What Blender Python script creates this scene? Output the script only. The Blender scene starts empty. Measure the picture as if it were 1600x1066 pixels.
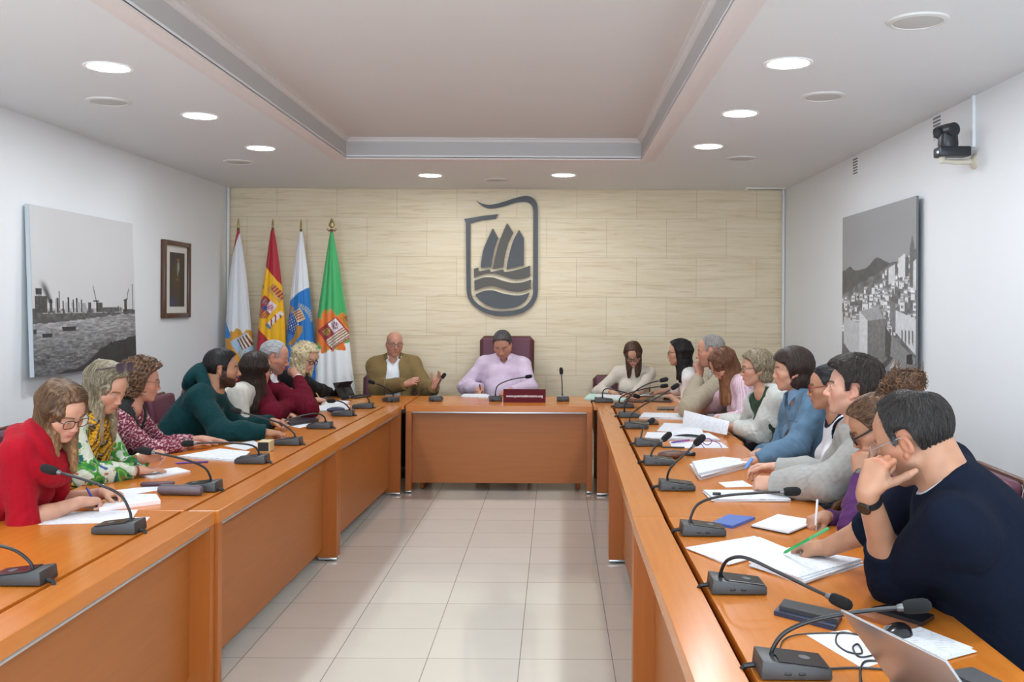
import bpy, bmesh, math, random, time
import numpy as np
from mathutils import Vector, Matrix, Quaternion, Euler

T0 = time.time()
C = bpy.context.scene.collection
rnd = random.Random(7)
PI = math.pi
# ------------------------------------------------------------------ camera numbers (35 mm lens, level, shifted)
FPX = 1600 * 35 / 36.0
EYE = 1.6
VPX, VPY, ROLL = 868.0, 476.0, 0.005
CR, SR = math.cos(ROLL), math.sin(ROLL)
TZ = 0.742                      # desk top height


def ray(px, py):
    a, b = px - VPX, VPY - py
    return (a * CR + b * SR, FPX, -a * SR + b * CR)


def at(px, py, z):
    d = ray(px, py)
    t = (z - EYE) / d[2]
    return Vector((d[0] * t, d[1] * t, z))


def atY(px, py, y):
    d = ray(px, py)
    t = y / d[1]
    return Vector((d[0] * t, y, EYE + d[2] * t))


# ------------------------------------------------------------------ colours and materials
def lin(h):
    h = h.lstrip('#')
    v = [int(h[i:i + 2], 16) / 255.0 for i in (0, 2, 4)]
    return tuple((x / 12.92 if x <= 0.04045 else ((x + 0.055) / 1.055) ** 2.4) for x in v)


MATS = {}


def new_mat(name):
    m = bpy.data.materials.new(name)
    m.use_nodes = True
    nt = m.node_tree
    b = nt.nodes['Principled BSDF']
    return m, nt, b


def nd(nt, kind, **kw):
    n = nt.nodes.new(kind)
    for k, v in kw.items():
        if k in n.inputs.keys():
            n.inputs[k].default_value = v
        else:
            setattr(n, k, v)
    return n


def mat(name, col, rough=0.5, metal=0.0, noise=0.0, nscale=40.0, bump=0.0, bscale=200.0, spec=0.5, coat=0.0, sheen=0.0,
        emit=0.0, stretch=(1, 1, 1)):
    if name in MATS:
        return MATS[name]
    m, nt, b = new_mat(name)
    c = lin(col) if isinstance(col, str) else col
    b.inputs['Base Color'].default_value = (*c, 1)
    b.inputs['Roughness'].default_value = rough
    b.inputs['Metallic'].default_value = metal
    b.inputs['Specular IOR Level'].default_value = spec
    if coat:
        b.inputs['Coat Weight'].default_value = coat
        b.inputs['Coat Roughness'].default_value = 0.12
    if sheen:
        b.inputs['Sheen Weight'].default_value = sheen
    if emit:
        b.inputs['Emission Color'].default_value = (*c, 1)
        b.inputs['Emission Strength'].default_value = emit
    tc = nd(nt, 'ShaderNodeTexCoord')
    mp = nd(nt, 'ShaderNodeMapping')
    mp.inputs['Scale'].default_value = stretch
    nt.links.new(tc.outputs['Object'], mp.inputs['Vector'])
    if noise:
        n = nd(nt, 'ShaderNodeTexNoise', Scale=nscale, Detail=4.0)
        nt.links.new(mp.outputs[0], n.inputs['Vector'])
        mx = nd(nt, 'ShaderNodeMix', data_type='RGBA')
        nt.links.new(n.outputs['Fac'], mx.inputs['Factor'])
        mx.inputs[6].default_value = (*[max(0, x * (1 - noise)) for x in c], 1)
        mx.inputs[7].default_value = (*[min(1, x * (1 + noise)) for x in c], 1)
        nt.links.new(mx.outputs[2], b.inputs['Base Color'])
    if bump:
        n2 = nd(nt, 'ShaderNodeTexNoise', Scale=bscale, Detail=3.0)
        nt.links.new(mp.outputs[0], n2.inputs['Vector'])
        bp = nd(nt, 'ShaderNodeBump', Strength=bump, Distance=0.004)
        nt.links.new(n2.outputs['Fac'], bp.inputs['Height'])
        nt.links.new(bp.outputs[0], b.inputs['Normal'])
    MATS[name] = m
    return m


def vcol_mat(name, rough=0.6, spec=0.4, bump=0.0, bscale=300.0, sss=0.0, sheen=0.0, stretch=(1, 1, 1), var=0.0):
    """material whose base colour is the mesh's own colour attribute (skin, prints, flags)"""
    if name in MATS:
        return MATS[name]
    m, nt, b = new_mat(name)
    a = nd(nt, 'ShaderNodeVertexColor', layer_name='Col')
    b.inputs['Roughness'].default_value = rough
    b.inputs['Specular IOR Level'].default_value = spec
    if sheen:
        b.inputs['Sheen Weight'].default_value = sheen
    if sss:
        b.inputs['Subsurface Weight'].default_value = sss
        b.inputs['Subsurface Radius'].default_value = (0.012, 0.005, 0.003)
        b.inputs['Subsurface Scale'].default_value = 0.6
    tc = nd(nt, 'ShaderNodeTexCoord')
    mp = nd(nt, 'ShaderNodeMapping')
    mp.inputs['Scale'].default_value = stretch
    nt.links.new(tc.outputs['Object'], mp.inputs['Vector'])
    src = a.outputs['Color']
    if var:
        n = nd(nt, 'ShaderNodeTexNoise', Scale=bscale, Detail=3.0)
        nt.links.new(mp.outputs[0], n.inputs['Vector'])
        mr = nd(nt, 'ShaderNodeMapRange')
        mr.inputs[1].default_value = 0.3
        mr.inputs[2].default_value = 0.7
        mr.inputs[3].default_value = 1 - var
        mr.inputs[4].default_value = 1 + var
        nt.links.new(n.outputs['Fac'], mr.inputs[0])
        mu = nd(nt, 'ShaderNodeVectorMath', operation='SCALE')
        nt.links.new(src, mu.inputs[0])
        nt.links.new(mr.outputs[0], mu.inputs['Scale'])
        src = mu.outputs[0]
    nt.links.new(src, b.inputs['Base Color'])
    if bump:
        n2 = nd(nt, 'ShaderNodeTexNoise', Scale=bscale, Detail=3.0)
        nt.links.new(mp.outputs[0], n2.inputs['Vector'])
        bp = nd(nt, 'ShaderNodeBump', Strength=bump, Distance=0.003)
        nt.links.new(n2.outputs['Fac'], bp.inputs['Height'])
        nt.links.new(bp.outputs[0], b.inputs['Normal'])
    MATS[name] = m
    return m


def wood_mat(name, dark, light, rough=0.22, axis='Y', scale=1.0, coat=0.25):
    """varnished veneer: fine streaks along one axis"""
    if name in MATS:
        return MATS[name]
    m, nt, b = new_mat(name)
    tc = nd(nt, 'ShaderNodeTexCoord')
    mp = nd(nt, 'ShaderNodeMapping')
    s = {'X': (1.2, 22, 22), 'Y': (22, 1.2, 22), 'Z': (22, 22, 1.2)}[axis]
    mp.inputs['Scale'].default_value = [x * scale for x in s]
    nt.links.new(tc.outputs['Object'], mp.inputs['Vector'])
    n = nd(nt, 'ShaderNodeTexNoise', Scale=1.6, Detail=6.0, Roughness=0.65, Distortion=0.4)
    nt.links.new(mp.outputs[0], n.inputs['Vector'])
    cr = nd(nt, 'ShaderNodeValToRGB')
    cr.color_ramp.elements[0].position = 0.25
    cr.color_ramp.elements[1].position = 0.78
    cr.color_ramp.elements[0].color = (*lin(dark), 1)
    cr.color_ramp.elements[1].color = (*lin(light), 1)
    nt.links.new(n.outputs['Fac'], cr.inputs[0])
    nt.links.new(cr.outputs[0], b.inputs['Base Color'])
    b.inputs['Roughness'].default_value = rough
    b.inputs['Coat Weight'].default_value = coat
    b.inputs['Coat Roughness'].default_value = 0.1
    MATS[name] = m
    return m


# ------------------------------------------------------------------ mesh collector
class MB:
    def __init__(self):
        self.v, self.f, self.mi = [], [], []

    def add(self, vs, fs, mi=0, M=None):
        o = len(self.v)
        if M is not None:
            vs = [M @ Vector(p) for p in vs]
        self.v += [tuple(p) for p in vs]
        self.f += [tuple(i + o for i in q) for q in fs]
        self.mi += [mi] * len(fs)
        return self

    def box(self, x0, x1, y0, y1, z0, z1, mi=0, M=None):
        vs = [(x, y, z) for z in (z0, z1) for y in (y0, y1) for x in (x0, x1)]
        return self.add(vs, [(0, 2, 3, 1), (4, 5, 7, 6), (0, 1, 5, 4), (2, 6, 7, 3), (0, 4, 6, 2), (1, 3, 7, 5)], mi, M)

    def bbox(self, x0, x1, y0, y1, z0, z1, r=0.004, seg=2, mi=0, M=None):
        """box with rounded edges"""
        bm = bmesh.new()
        bmesh.ops.create_cube(bm, size=1)
        for v in bm.verts:
            v.co = ((x0 + x1) / 2 + v.co.x * (x1 - x0), (y0 + y1) / 2 + v.co.y * (y1 - y0), (z0 + z1) / 2 + v.co.z * (z1 - z0))
        r = min(r, 0.49 * min(abs(x1 - x0), abs(y1 - y0), abs(z1 - z0)))
        bmesh.ops.bevel(bm, geom=bm.edges[:], offset=r, segments=seg, profile=0.5, affect='EDGES')
        return self.addbm(bm, mi, M)

    def addbm(self, bm, mi=0, M=None):
        bm.verts.index_update()
        self.add([v.co.copy() for v in bm.verts], [[v.index for v in f.verts] for f in bm.faces], mi, M)
        bm.free()
        return self

    def tube(self, pts, r, n=10, mi=0, M=None, cap=True):
        pts = [Vector(p) for p in pts]
        rs = r if isinstance(r, (list, tuple)) else [r] * len(pts)
        vs, fs = [], []
        t = (pts[1] - pts[0]).normalized()
        a = t.orthogonal().normalized()
        for i, p in enumerate(pts):
            tn = (pts[min(i + 1, len(pts) - 1)] - pts[max(i - 1, 0)]).normalized()
            a = (a - tn * a.dot(tn)).normalized()
            b = tn.cross(a)
            for k in range(n):
                w = 2 * PI * k / n
                vs.append(p + (a * math.cos(w) + b * math.sin(w)) * rs[i])
        for i in range(len(pts) - 1):
            for k in range(n):
                k2 = (k + 1) % n
                fs.append((i * n + k, i * n + k2, (i + 1) * n + k2, (i + 1) * n + k))
        if cap:
            fs.append(tuple(range(n - 1, -1, -1)))
            fs.append(tuple((len(pts) - 1) * n + k for k in range(n)))
        return self.add(vs, fs, mi, M)

    def lathe(self, prof, n=24, mi=0, M=None):
        """prof: (radius, z) from bottom to top"""
        vs, fs = [], []
        for r, z in prof:
            for k in range(n):
                w = 2 * PI * k / n
                vs.append((r * math.cos(w), r * math.sin(w), z))
        for i in range(len(prof) - 1):
            for k in range(n):
                k2 = (k + 1) % n
                fs.append((i * n + k, i * n + k2, (i + 1) * n + k2, (i + 1) * n + k))
        fs.append(tuple(range(n - 1, -1, -1)))
        fs.append(tuple((len(prof) - 1) * n + k for k in range(n)))
        return self.add(vs, fs, mi, M)

    def prism(self, poly, z0, z1, mi=0, M=None):
        n = len(poly)
        A = sum(poly[i][0] * poly[(i + 1) % n][1] - poly[(i + 1) % n][0] * poly[i][1] for i in range(n))
        if A < 0:
            poly = poly[::-1]
        vs = [(x, y, z0) for x, y in poly] + [(x, y, z1) for x, y in poly]
        fs = [tuple(range(n - 1, -1, -1)), tuple(range(n, 2 * n))]
        fs += [(i, (i + 1) % n, n + (i + 1) % n, n + i) for i in range(n)]
        return self.add(vs, fs, mi, M)

    def sphere(self, c, r, nu=16, nv=10, mi=0, M=None):
        r = r if isinstance(r, (tuple, list)) else (r, r, r)
        vs = [(c[0], c[1], c[2] - r[2])]
        for j in range(1, nv):
            ph = -PI / 2 + PI * j / nv
            for k in range(nu):
                w = 2 * PI * k / nu
                vs.append((c[0] + r[0] * math.cos(ph) * math.cos(w), c[1] + r[1] * math.cos(ph) * math.sin(w), c[2] + r[2] * math.sin(ph)))
        vs.append((c[0], c[1], c[2] + r[2]))
        fs = [(0, 1 + (k + 1) % nu, 1 + k) for k in range(nu)]
        for j in range(nv - 2):
            for k in range(nu):
                a, b = 1 + j * nu + k, 1 + j * nu + (k + 1) % nu
                fs.append((a, b, b + nu, a + nu))
        L = len(vs) - 1
        o = 1 + (nv - 2) * nu
        fs += [(o + k, o + (k + 1) % nu, L) for k in range(nu)]
        return self.add(vs, fs, mi, M)

    def build(self, name, mats, parent=None, sharp=35, tri=False):
        me = bpy.data.meshes.new(name)
        me.from_pydata(self.v, [], self.f)
        if not isinstance(mats, (list, tuple)):
            mats = [mats]
        for m in mats:
            me.materials.append(m)
        if len(mats) > 1:
            me.polygons.foreach_set('material_index', self.mi)
        me.polygons.foreach_set('use_smooth', [True] * len(me.polygons))
        me.update()
        me.set_sharp_from_angle(angle=math.radians(sharp))
        o = bpy.data.objects.new(name, me)
        C.objects.link(o)
        if parent is not None:
            o.parent = parent
        return o


def empty(name, loc=(0, 0, 0), rz=0.0):
    o = bpy.data.objects.new(name, None)
    o.empty_display_size = 0.1
    o.location = loc
    o.rotation_euler = (0, 0, rz)
    C.objects.link(o)
    return o


def tag(o, label, cat, group=None, kind=None):
    if label:
        o['label'] = label
    if cat:
        o['category'] = cat
    if group:
        o['group'] = group
    if kind:
        o['kind'] = kind
    return o


def struct(o, label=None, cat=None):
    o['kind'] = 'structure'
    if label:
        o['label'] = label
    if cat:
        o['category'] = cat
    return o


def dup(root, loc, rz=0.0):
    """copy of a thing with its parts and sub-parts"""
    r = root.copy()
    C.objects.link(r)
    r.location = loc
    r.rotation_euler = (0, 0, rz)
    for ch in list(root.children):
        c = ch.copy()
        C.objects.link(c)
        c.parent = r
        for g in list(ch.children):
            d = g.copy()
            C.objects.link(d)
            d.parent = c
    return r


def colour_attr(me, cols):
    """per-vertex colours (linear)"""
    a = me.color_attributes.new('Col', 'FLOAT_COLOR', 'POINT')
    buf = np.ones((len(me.vertices), 4), dtype=np.float32)
    buf[:, :3] = cols
    a.data.foreach_set('color', buf.ravel())


def np_mesh(name, V, F, mats, parent=None, cols=None, fmat=None):
    """mesh from numpy arrays; F is (n,4) quads"""
    me = bpy.data.meshes.new(name)
    me.vertices.add(len(V))
    me.vertices.foreach_set('co', np.asarray(V, dtype=np.float32).ravel())
    k = F.shape[1]
    me.loops.add(len(F) * k)
    me.loops.foreach_set('vertex_index', np.asarray(F, dtype=np.int32).ravel())
    me.polygons.add(len(F))
    me.polygons.foreach_set('loop_start', np.arange(0, len(F) * k, k, dtype=np.int32))
    me.polygons.foreach_set('use_smooth', np.ones(len(F), dtype=bool))
    if not isinstance(mats, (list, tuple)):
        mats = [mats]
    for m in mats:
        me.materials.append(m)
    if fmat is not None:
        me.polygons.foreach_set('material_index', np.asarray(fmat, dtype=np.int32))
    me.update(calc_edges=True)
    if cols is not None:
        colour_attr(me, cols)
    o = bpy.data.objects.new(name, me)
    C.objects.link(o)
    if parent is not None:
        o.parent = parent
    return o


def cr_spline(P, n=8):
    """Catmull-Rom through points"""
    P = [Vector(p) for p in P]
    Q = [P[0] * 2 - P[1]] + P + [P[-1] * 2 - P[-2]]
    out = []
    for i in range(1, len(Q) - 2):
        for k in range(n):
            t = k / n
            a, b, c, d = Q[i - 1], Q[i], Q[i + 1], Q[i + 2]
            out.append(0.5 * ((2 * b) + (c - a) * t + (2 * a - 5 * b + 4 * c - d) * t * t + (3 * b - a - 3 * c + d) * t ** 3))
    out.append(P[-1])
    return out
# ================================================================== ROOM
XL, XR, YB, CZ = -3.39, 2.36, 10.3, 2.79
YF = -1.4                                    # the room runs on behind the camera, open to the daylight there


def wall_white():
    return mat('white wall paint', '#E6E8EA', rough=0.75, noise=0.015, nscale=3, bump=0.05, bscale=120)


def stone_wall():
    m, nt, b = new_mat('travertine cladding')
    tc = nd(nt, 'ShaderNodeTexCoord')
    sp = nd(nt, 'ShaderNodeSeparateXYZ')
    nt.links.new(tc.outputs['Object'], sp.inputs[0])
    cb = nd(nt, 'ShaderNodeCombineXYZ')
    nt.links.new(sp.outputs['X'], cb.inputs['X'])
    nt.links.new(sp.outputs['Z'], cb.inputs['Y'])
    ad = nd(nt, 'ShaderNodeVectorMath', operation='ADD')
    ad.inputs[1].default_value = (10 * 0.62 + 1.335, 10 * 0.407 - 1.68 + 0.407 * 2, 0)
    nt.links.new(cb.outputs[0], ad.inputs[0])
    br = nd(nt, 'ShaderNodeTexBrick', offset=0.5, offset_frequency=2, squash=1.0)
    br.inputs['Scale'].default_value = 1.0
    br.inputs['Brick Width'].default_value = 0.62
    br.inputs['Row Height'].default_value = 0.407
    br.inputs['Mortar Size'].default_value = 0.0022
    br.inputs['Mortar Smooth'].default_value = 0.3
    br.inputs['Bias'].default_value = 0.0
    br.inputs['Color1'].default_value = (*lin('#E9DBC0'), 1)
    br.inputs['Color2'].default_value = (*lin('#E5D6BA'), 1)
    br.inputs['Mortar'].default_value = (*lin('#C3B498'), 1)
    nt.links.new(ad.outputs[0], br.inputs['Vector'])
    # bedding streaks
    mp = nd(nt, 'ShaderNodeMapping')
    mp.inputs['Scale'].default_value = (0.9, 1, 17)
    nt.links.new(tc.outputs['Object'], mp.inputs['Vector'])
    n = nd(nt, 'ShaderNodeTexNoise', Scale=2.2, Detail=7.0, Roughness=0.62, Distortion=0.9)
    nt.links.new(mp.outputs[0], n.inputs['Vector'])
    rp = nd(nt, 'ShaderNodeValToRGB')
    rp.color_ramp.elements[0].position = 0.30
    rp.color_ramp.elements[0].color = (*lin('#CDB88E'), 1)
    rp.color_ramp.elements[1].position = 0.62
    rp.color_ramp.elements[1].color = (1, 1, 1, 1)
    e = rp.color_ramp.elements.new(0.45)
    e.color = (*lin('#F2EAD8'), 1)
    nt.links.new(n.outputs['Fac'], rp.inputs[0])
    mx = nd(nt, 'ShaderNodeMix', data_type='RGBA', blend_type='MULTIPLY')
    mx.inputs['Factor'].default_value = 0.5
    nt.links.new(br.outputs['Color'], mx.inputs[6])
    nt.links.new(rp.outputs[0], mx.inputs[7])
    nt.links.new(mx.outputs[2], b.inputs['Base Color'])
    b.inputs['Roughness'].default_value = 0.5
    bp = nd(nt, 'ShaderNodeBump', Strength=0.25, Distance=0.004)
    nt.links.new(n.outputs['Fac'], bp.inputs['Height'])
    nt.links.new(bp.outputs[0], b.inputs['Normal'])
    return m


def floor_mat():
    m, nt, b = new_mat('polished floor tile')
    tc = nd(nt, 'ShaderNodeTexCoord')
    ad = nd(nt, 'ShaderNodeVectorMath', operation='ADD')
    ad.inputs[1].default_value = (20 * 0.417 - 0.264, 20 * 0.412 - 4.49, 0)
    nt.links.new(tc.outputs['Object'], ad.inputs[0])
    br = nd(nt, 'ShaderNodeTexBrick', offset=0.0, offset_frequency=2, squash=1.0)
    br.inputs['Scale'].default_value = 1.0
    br.inputs['Brick Width'].default_value = 0.417
    br.inputs['Row Height'].default_value = 0.412
    br.inputs['Mortar Size'].default_value = 0.0022
    br.inputs['Mortar Smooth'].default_value = 0.2
    br.inputs['Color1'].default_value = (*lin('#D9D4CA'), 1)
    br.inputs['Color2'].default_value = (*lin('#D3CDC2'), 1)
    br.inputs['Mortar'].default_value = (*lin('#8E887E'), 1)
    nt.links.new(ad.outputs[0], br.inputs['Vector'])
    n = nd(nt, 'ShaderNodeTexNoise', Scale=5.0, Detail=5.0)
    nt.links.new(tc.outputs['Object'], n.inputs['Vector'])
    mr = nd(nt, 'ShaderNodeMapRange')
    mr.inputs[3].default_value = 0.95
    mr.inputs[4].default_value = 1.03
    nt.links.new(n.outputs['Fac'], mr.inputs[0])
    mu = nd(nt, 'ShaderNodeVectorMath', operation='SCALE')
    nt.links.new(br.outputs['Color'], mu.inputs[0])
    nt.links.new(mr.outputs[0], mu.inputs['Scale'])
    nt.links.new(mu.outputs[0], b.inputs['Base Color'])
    b.inputs['Roughness'].default_value = 0.09
    b.inputs['Specular IOR Level'].default_value = 0.55
    n3 = nd(nt, 'ShaderNodeTexNoise', Scale=3.5, Detail=2.0)
    nt.links.new(tc.outputs['Object'], n3.inputs['Vector'])
    bp = nd(nt, 'ShaderNodeBump', Strength=0.06, Distance=0.01)
    nt.links.new(n3.outputs['Fac'], bp.inputs['Height'])
    nt.links.new(bp.outputs[0], b.inputs['Normal'])
    return m


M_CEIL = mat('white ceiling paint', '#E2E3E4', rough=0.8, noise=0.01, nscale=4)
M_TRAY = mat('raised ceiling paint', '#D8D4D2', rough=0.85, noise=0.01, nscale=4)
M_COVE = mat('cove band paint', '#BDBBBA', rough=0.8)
M_WALL = wall_white()

o = MB().box(XL - 0.1, XR + 0.1, YF, YB + 0.1, -0.1, 0).build('floor', floor_mat())
struct(o, 'glossy pale beige square floor tiles', 'floor')
o = MB().box(XL - 0.12, XL, YF, YB, 0, CZ + 0.3).build('wall_left', M_WALL)
struct(o, 'white side wall with the harbour photograph', 'wall')
o = MB().box(XR, XR + 0.12, YF, YB, 0, CZ + 0.3).build('wall_right', M_WALL)
struct(o, 'white side wall with the hill town photograph', 'wall')
o = MB().box(XL - 0.12, XR + 0.12, YB, YB + 0.12, 0, CZ + 0.3).build('wall_back', stone_wall())
struct(o, 'back wall clad in cream travertine slabs', 'wall')

# ceiling with its raised middle
TX0, TX1, TY0, TY1, TH = -1.71, 0.69, 0.2, 8.10, 0.16
c = MB()
for x0, x1, y0, y1 in ((XL, TX0, YF, YB), (TX1, XR, YF, YB), (TX0, TX1, TY1, YB), (TX0, TX1, YF, TY0)):
    c.box(x0, x1, y0, y1, CZ, CZ + 0.02)
o = c.build('ceiling', M_CEIL)
struct(o, 'white lowered ceiling border with round downlights', 'ceiling')
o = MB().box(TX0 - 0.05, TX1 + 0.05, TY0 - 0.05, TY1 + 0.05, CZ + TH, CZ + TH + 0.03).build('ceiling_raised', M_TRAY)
struct(o, 'raised middle panel of the ceiling', 'ceiling')
c = MB()
w = 0.03
for x0, x1, y0, y1 in ((TX0 - w, TX0, TY0 - w, TY1 + w), (TX1, TX1 + w, TY0 - w, TY1 + w), (TX0, TX1, TY1, TY1 + w), (TX0, TX1, TY0 - w, TY0)):
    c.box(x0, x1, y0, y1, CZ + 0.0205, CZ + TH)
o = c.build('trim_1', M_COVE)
struct(o, 'grey upright band round the raised ceiling', 'trim')


def frame_mould(name, prof, m, x0, x1, y0, y1, label):
    """moulding: profile (outward offset, z) swept round a rectangle with mitred corners"""
    vs, fs = [], []
    n = len(prof)
    for d, z in prof:
        vs += [(x0 - d, y0 - d, z), (x1 + d, y0 - d, z), (x1 + d, y1 + d, z), (x0 - d, y1 + d, z)]
    for i in range(n - 1):
        for k in range(4):
            fs.append((i * 4 + k, i * 4 + (k + 1) % 4, (i + 1) * 4 + (k + 1) % 4, (i + 1) * 4 + k))
    ob = MB().add(vs, fs).build(name, m, sharp=25)
    return struct(ob, label, 'trim')


frame_mould('trim_2', [(0.0, CZ + 0.005), (0.0, CZ - 0.012), (0.03, CZ - 0.022), (0.06, CZ - 0.022), (0.065, CZ - 0.014), (0.09, CZ - 0.012),
                       (0.094, CZ - 0.006), (0.125, CZ - 0.004), (0.128, CZ + 0.004)], mat('moulding paint', '#E2D9D6', rough=0.75), TX0, TX1, TY0, TY1,
            'stepped plaster moulding round the raised ceiling')
frame_mould('trim_3', [(0.0, CZ + TH - 0.035), (-0.012, CZ + TH - 0.03), (-0.02, CZ + TH - 0.012), (-0.035, CZ + TH - 0.01), (-0.036, CZ + TH)],
            M_TRAY, TX0, TX1, TY0, TY1, 'thin pale bead under the raised ceiling panel')
for i, y in enumerate((YB - 0.035,)):
    o = MB().bbox(XL + 0.005, XL + 0.03, y - 0.03, y, 0, CZ, 0.005).build('trim_4', M_WALL)
    struct(o, 'thin white conduit in the left corner', 'trim')
    o = MB().bbox(XR - 0.03, XR - 0.005, y - 0.03, y, 0, CZ, 0.005).build('trim_5', M_WALL)
    struct(o, 'thin white conduit in the right corner', 'trim')
b = MB()
b.box(XL, XL + 0.012, YF, YB, 0, 0.08)
struct(b.build('baseboard_left', M_WALL), 'white skirting along the left wall', 'baseboard')
b = MB()
b.box(XR - 0.012, XR, YF, YB, 0, 0.08)
struct(b.build('baseboard_right', M_WALL), 'white skirting along the right wall', 'baseboard')

# ------------------------------------------------------------------ downlights and ceiling speakers
M_LAMP = mat('lamp disc', (0.88, 0.95, 1.0), rough=0.4, emit=44.0)
M_RING = mat('white lamp ring', '#F4F4F2', rough=0.4)
M_GRILL = mat('pale speaker grille', '#C9C7C3', rough=0.7, bump=0.5, bscale=900)


def make_downlight():
    r = empty('downlight')
    MB().lathe([(0.102, 0.0), (0.100, -0.005), (0.118, -0.006), (0.121, -0.0002), (0.102, 0.0)], 40).build('bezel', M_RING, r)
    MB().lathe([(0.1, -0.004), (0.1, -0.001)], 40).build('diffuser', M_LAMP, r)
    return r


lights = [(-2.265, y, 'row along the left wall') for y in (1.16, 2.45, 3.75, 5.03, 6.33, 7.63)]
lights += [(1.135, y, 'row along the right wall') for y in (1.0, 2.3, 3.59, 4.88, 6.16, 7.44)]
lights += [(-1.165, 9.2, 'back'), (0.066, 9.13, 'back')]
LAB = {(-2.265, 5.03): 'lit round downlight left of the raised ceiling, nearest one in view',
       (-2.265, 6.33): 'lit round downlight left of the raised ceiling, middle of its three in view',
       (-2.265, 7.63): 'lit round downlight left of the raised ceiling, farthest of its row',
       (1.135, 4.88): 'lit round downlight right of the raised ceiling, nearest one in view',
       (1.135, 6.16): 'lit round downlight right of the raised ceiling, middle of its three in view',
       (1.135, 7.44): 'lit round downlight right of the raised ceiling, farthest of its row',
       (-1.165, 9.2): 'lit round downlight before the stone wall, on the flag side of the emblem',
       (0.066, 9.13): 'lit round downlight before the stone wall, above and right of the emblem'}
proto = None
for x, y, g in lights:
    if (x, y) not in LAB and y > 4:
        continue
    o = proto = make_downlight() if proto is None else dup(proto, (x, y, CZ))
    o.location = (x, y, CZ)
    tag(o, LAB.get((x, y), 'round downlight behind the camera, out of the photograph'), 'downlight', 'round ceiling downlights')

proto = None
for x, y, lab in ((-2.645, 5.88, 'round grey ceiling speaker beside the nearest left downlight'), (-2.67, 8.37, 'round grey ceiling speaker beside the farthest left downlight'),
                  (-0.562, 9.5, 'round grey ceiling speaker between the two back downlights'), (1.50, 8.03, 'small round ceiling speaker beside the farthest right downlight'),
                  (1.51, 5.64, 'round ceiling speaker between the first and second right downlights'), (1.50, 4.14, 'large near ceiling speaker at the top right corner')):
    if proto is None:
        o = proto = empty('ceiling_speaker')
        MB().lathe([(0.1, -0.008), (0.104, -0.012), (0.122, -0.008), (0.125, 0.0), (0.1, 0.0)], 36).build('rim', mat('speaker rim', '#DAD8D4', rough=0.5), o)
        MB().lathe([(0.02, -0.0125), (0.07, -0.0105), (0.101, -0.008), (0.101, -0.002)], 36).build('grille', M_GRILL, o)
    else:
        o = dup(proto, (x, y, CZ))
    o.location = (x, y, CZ)
    tag(o, lab, 'speaker', 'round ceiling speakers')

# air slot diffuser in the ceiling corner and the two wall vents
p = at(1193, 291, CZ)
o = empty('air_vent', (p.x, p.y, CZ))
MB().bbox(-0.2, 0.2, -0.06, 0.06, -0.012, 0, 0.004).build('frame', M_RING, o)
b = MB()
b.box(-0.17, 0.17, -0.015, -0.005, -0.0135, -0.011)
b.box(-0.17, 0.17, 0.01, 0.02, -0.0135, -0.011)
b.build('slot', mat('vent slot', '#6A6866', rough=0.8), o)
tag(o, 'white slotted air outlet in the ceiling corner at the stone wall', 'air vent')


def atX(px, py, x):
    d = ray(px, py)
    t = x / d[0]
    return Vector((x, d[1] * t, EYE + d[2] * t))


for (px, py), lab in (((1335, 255), 'slotted vent high on the right wall, nearer the stone wall'), ((1462, 192), 'slotted vent on the right wall behind the camera device')):
    p = atX(px, py, XR)
    o = empty('wall_vent', p)
    b = MB()
    for k in range(6):
        z = (k - 2.5) * 0.022
        b.box(-0.005, 0.001, -0.058, 0.058, z - 0.0055, z + 0.0055)
    b.build('louvre', mat('vent slit', '#7C7C7E', rough=0.8), o)
    MB().bbox(-0.003, 0.001, -0.066, 0.066, -0.08, 0.08, 0.001).build('plate', M_WALL, o)
    tag(o, lab, 'vent')

# ------------------------------------------------------------------ conference camera on the right wall
p = atX(1521, 246, XR)
cam_r = empty('conference_camera', p)
MD = mat('black camera shell', '#23262B', rough=0.35, noise=0.05)
MBG = mat('beige bracket', '#C9C0AE', rough=0.5)
b = MB()
Mr = Matrix.Rotation(-PI / 2, 4, 'Y')
b.lathe([(0.056, 0.0), (0.056, 0.012), (0.04, 0.022), (0.022, 0.03)], 24, 0, Mr)
b.tube([(-0.02, 0, 0), (-0.14, 0, -0.005), (-0.23, 0, 0.005)], [0.021, 0.019, 0.017], 14)
b.tube([(-0.23, 0, -0.012), (-0.23, 0, 0.03)], 0.022, 14)
b.build('bracket', MBG, cam_r)
b = MB()
b.bbox(-0.27, -0.05, -0.07, 0.07, 0.03, 0.1, 0.012)
b.build('base', MD, cam_r)
b = MB()
b.lathe([(0.066, 0.098), (0.07, 0.12), (0.064, 0.19), (0.05, 0.2)], 28, 0, Matrix.Translation((-0.19, 0, 0)))
b.build('swivel', MD, cam_r)
b = MB()
hd = Matrix.Translation((-0.2, 0, 0.215)) @ Matrix.Rotation(math.radians(-72), 4, 'Z') @ Matrix.Rotation(math.radians(12), 4, 'X')
b.lathe([(0.036, -0.085), (0.048, -0.08), (0.05, 0), (0.048, 0.08), (0.036, 0.085)], 24, 0, hd @ Matrix.Rotation(PI / 2, 4, 'Y'))
b.build('head', MD, cam_r)
b = MB()
lm = hd @ Matrix.Translation((-0.03, -0.03, -0.002)) @ Matrix.Rotation(PI / 2, 4, 'X')
b.lathe([(0.04, 0.0), (0.042, 0.02), (0.036, 0.036), (0.03, 0.03)], 24, 0, lm)
b.build('lens_barrel', MD, cam_r)
MB().sphere((0, 0, 0.018), (0.028, 0.028, 0.012), mi=0, M=lm).build('lens', mat('camera lens glass', '#14161C', rough=0.05, coat=1.0), cam_r)
MB().sphere((-0.271, -0.03, 0.06), 0.008).build('status_lamp', mat('blue status lamp', (0.15, 0.3, 1.0), emit=3.0), cam_r)
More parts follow.
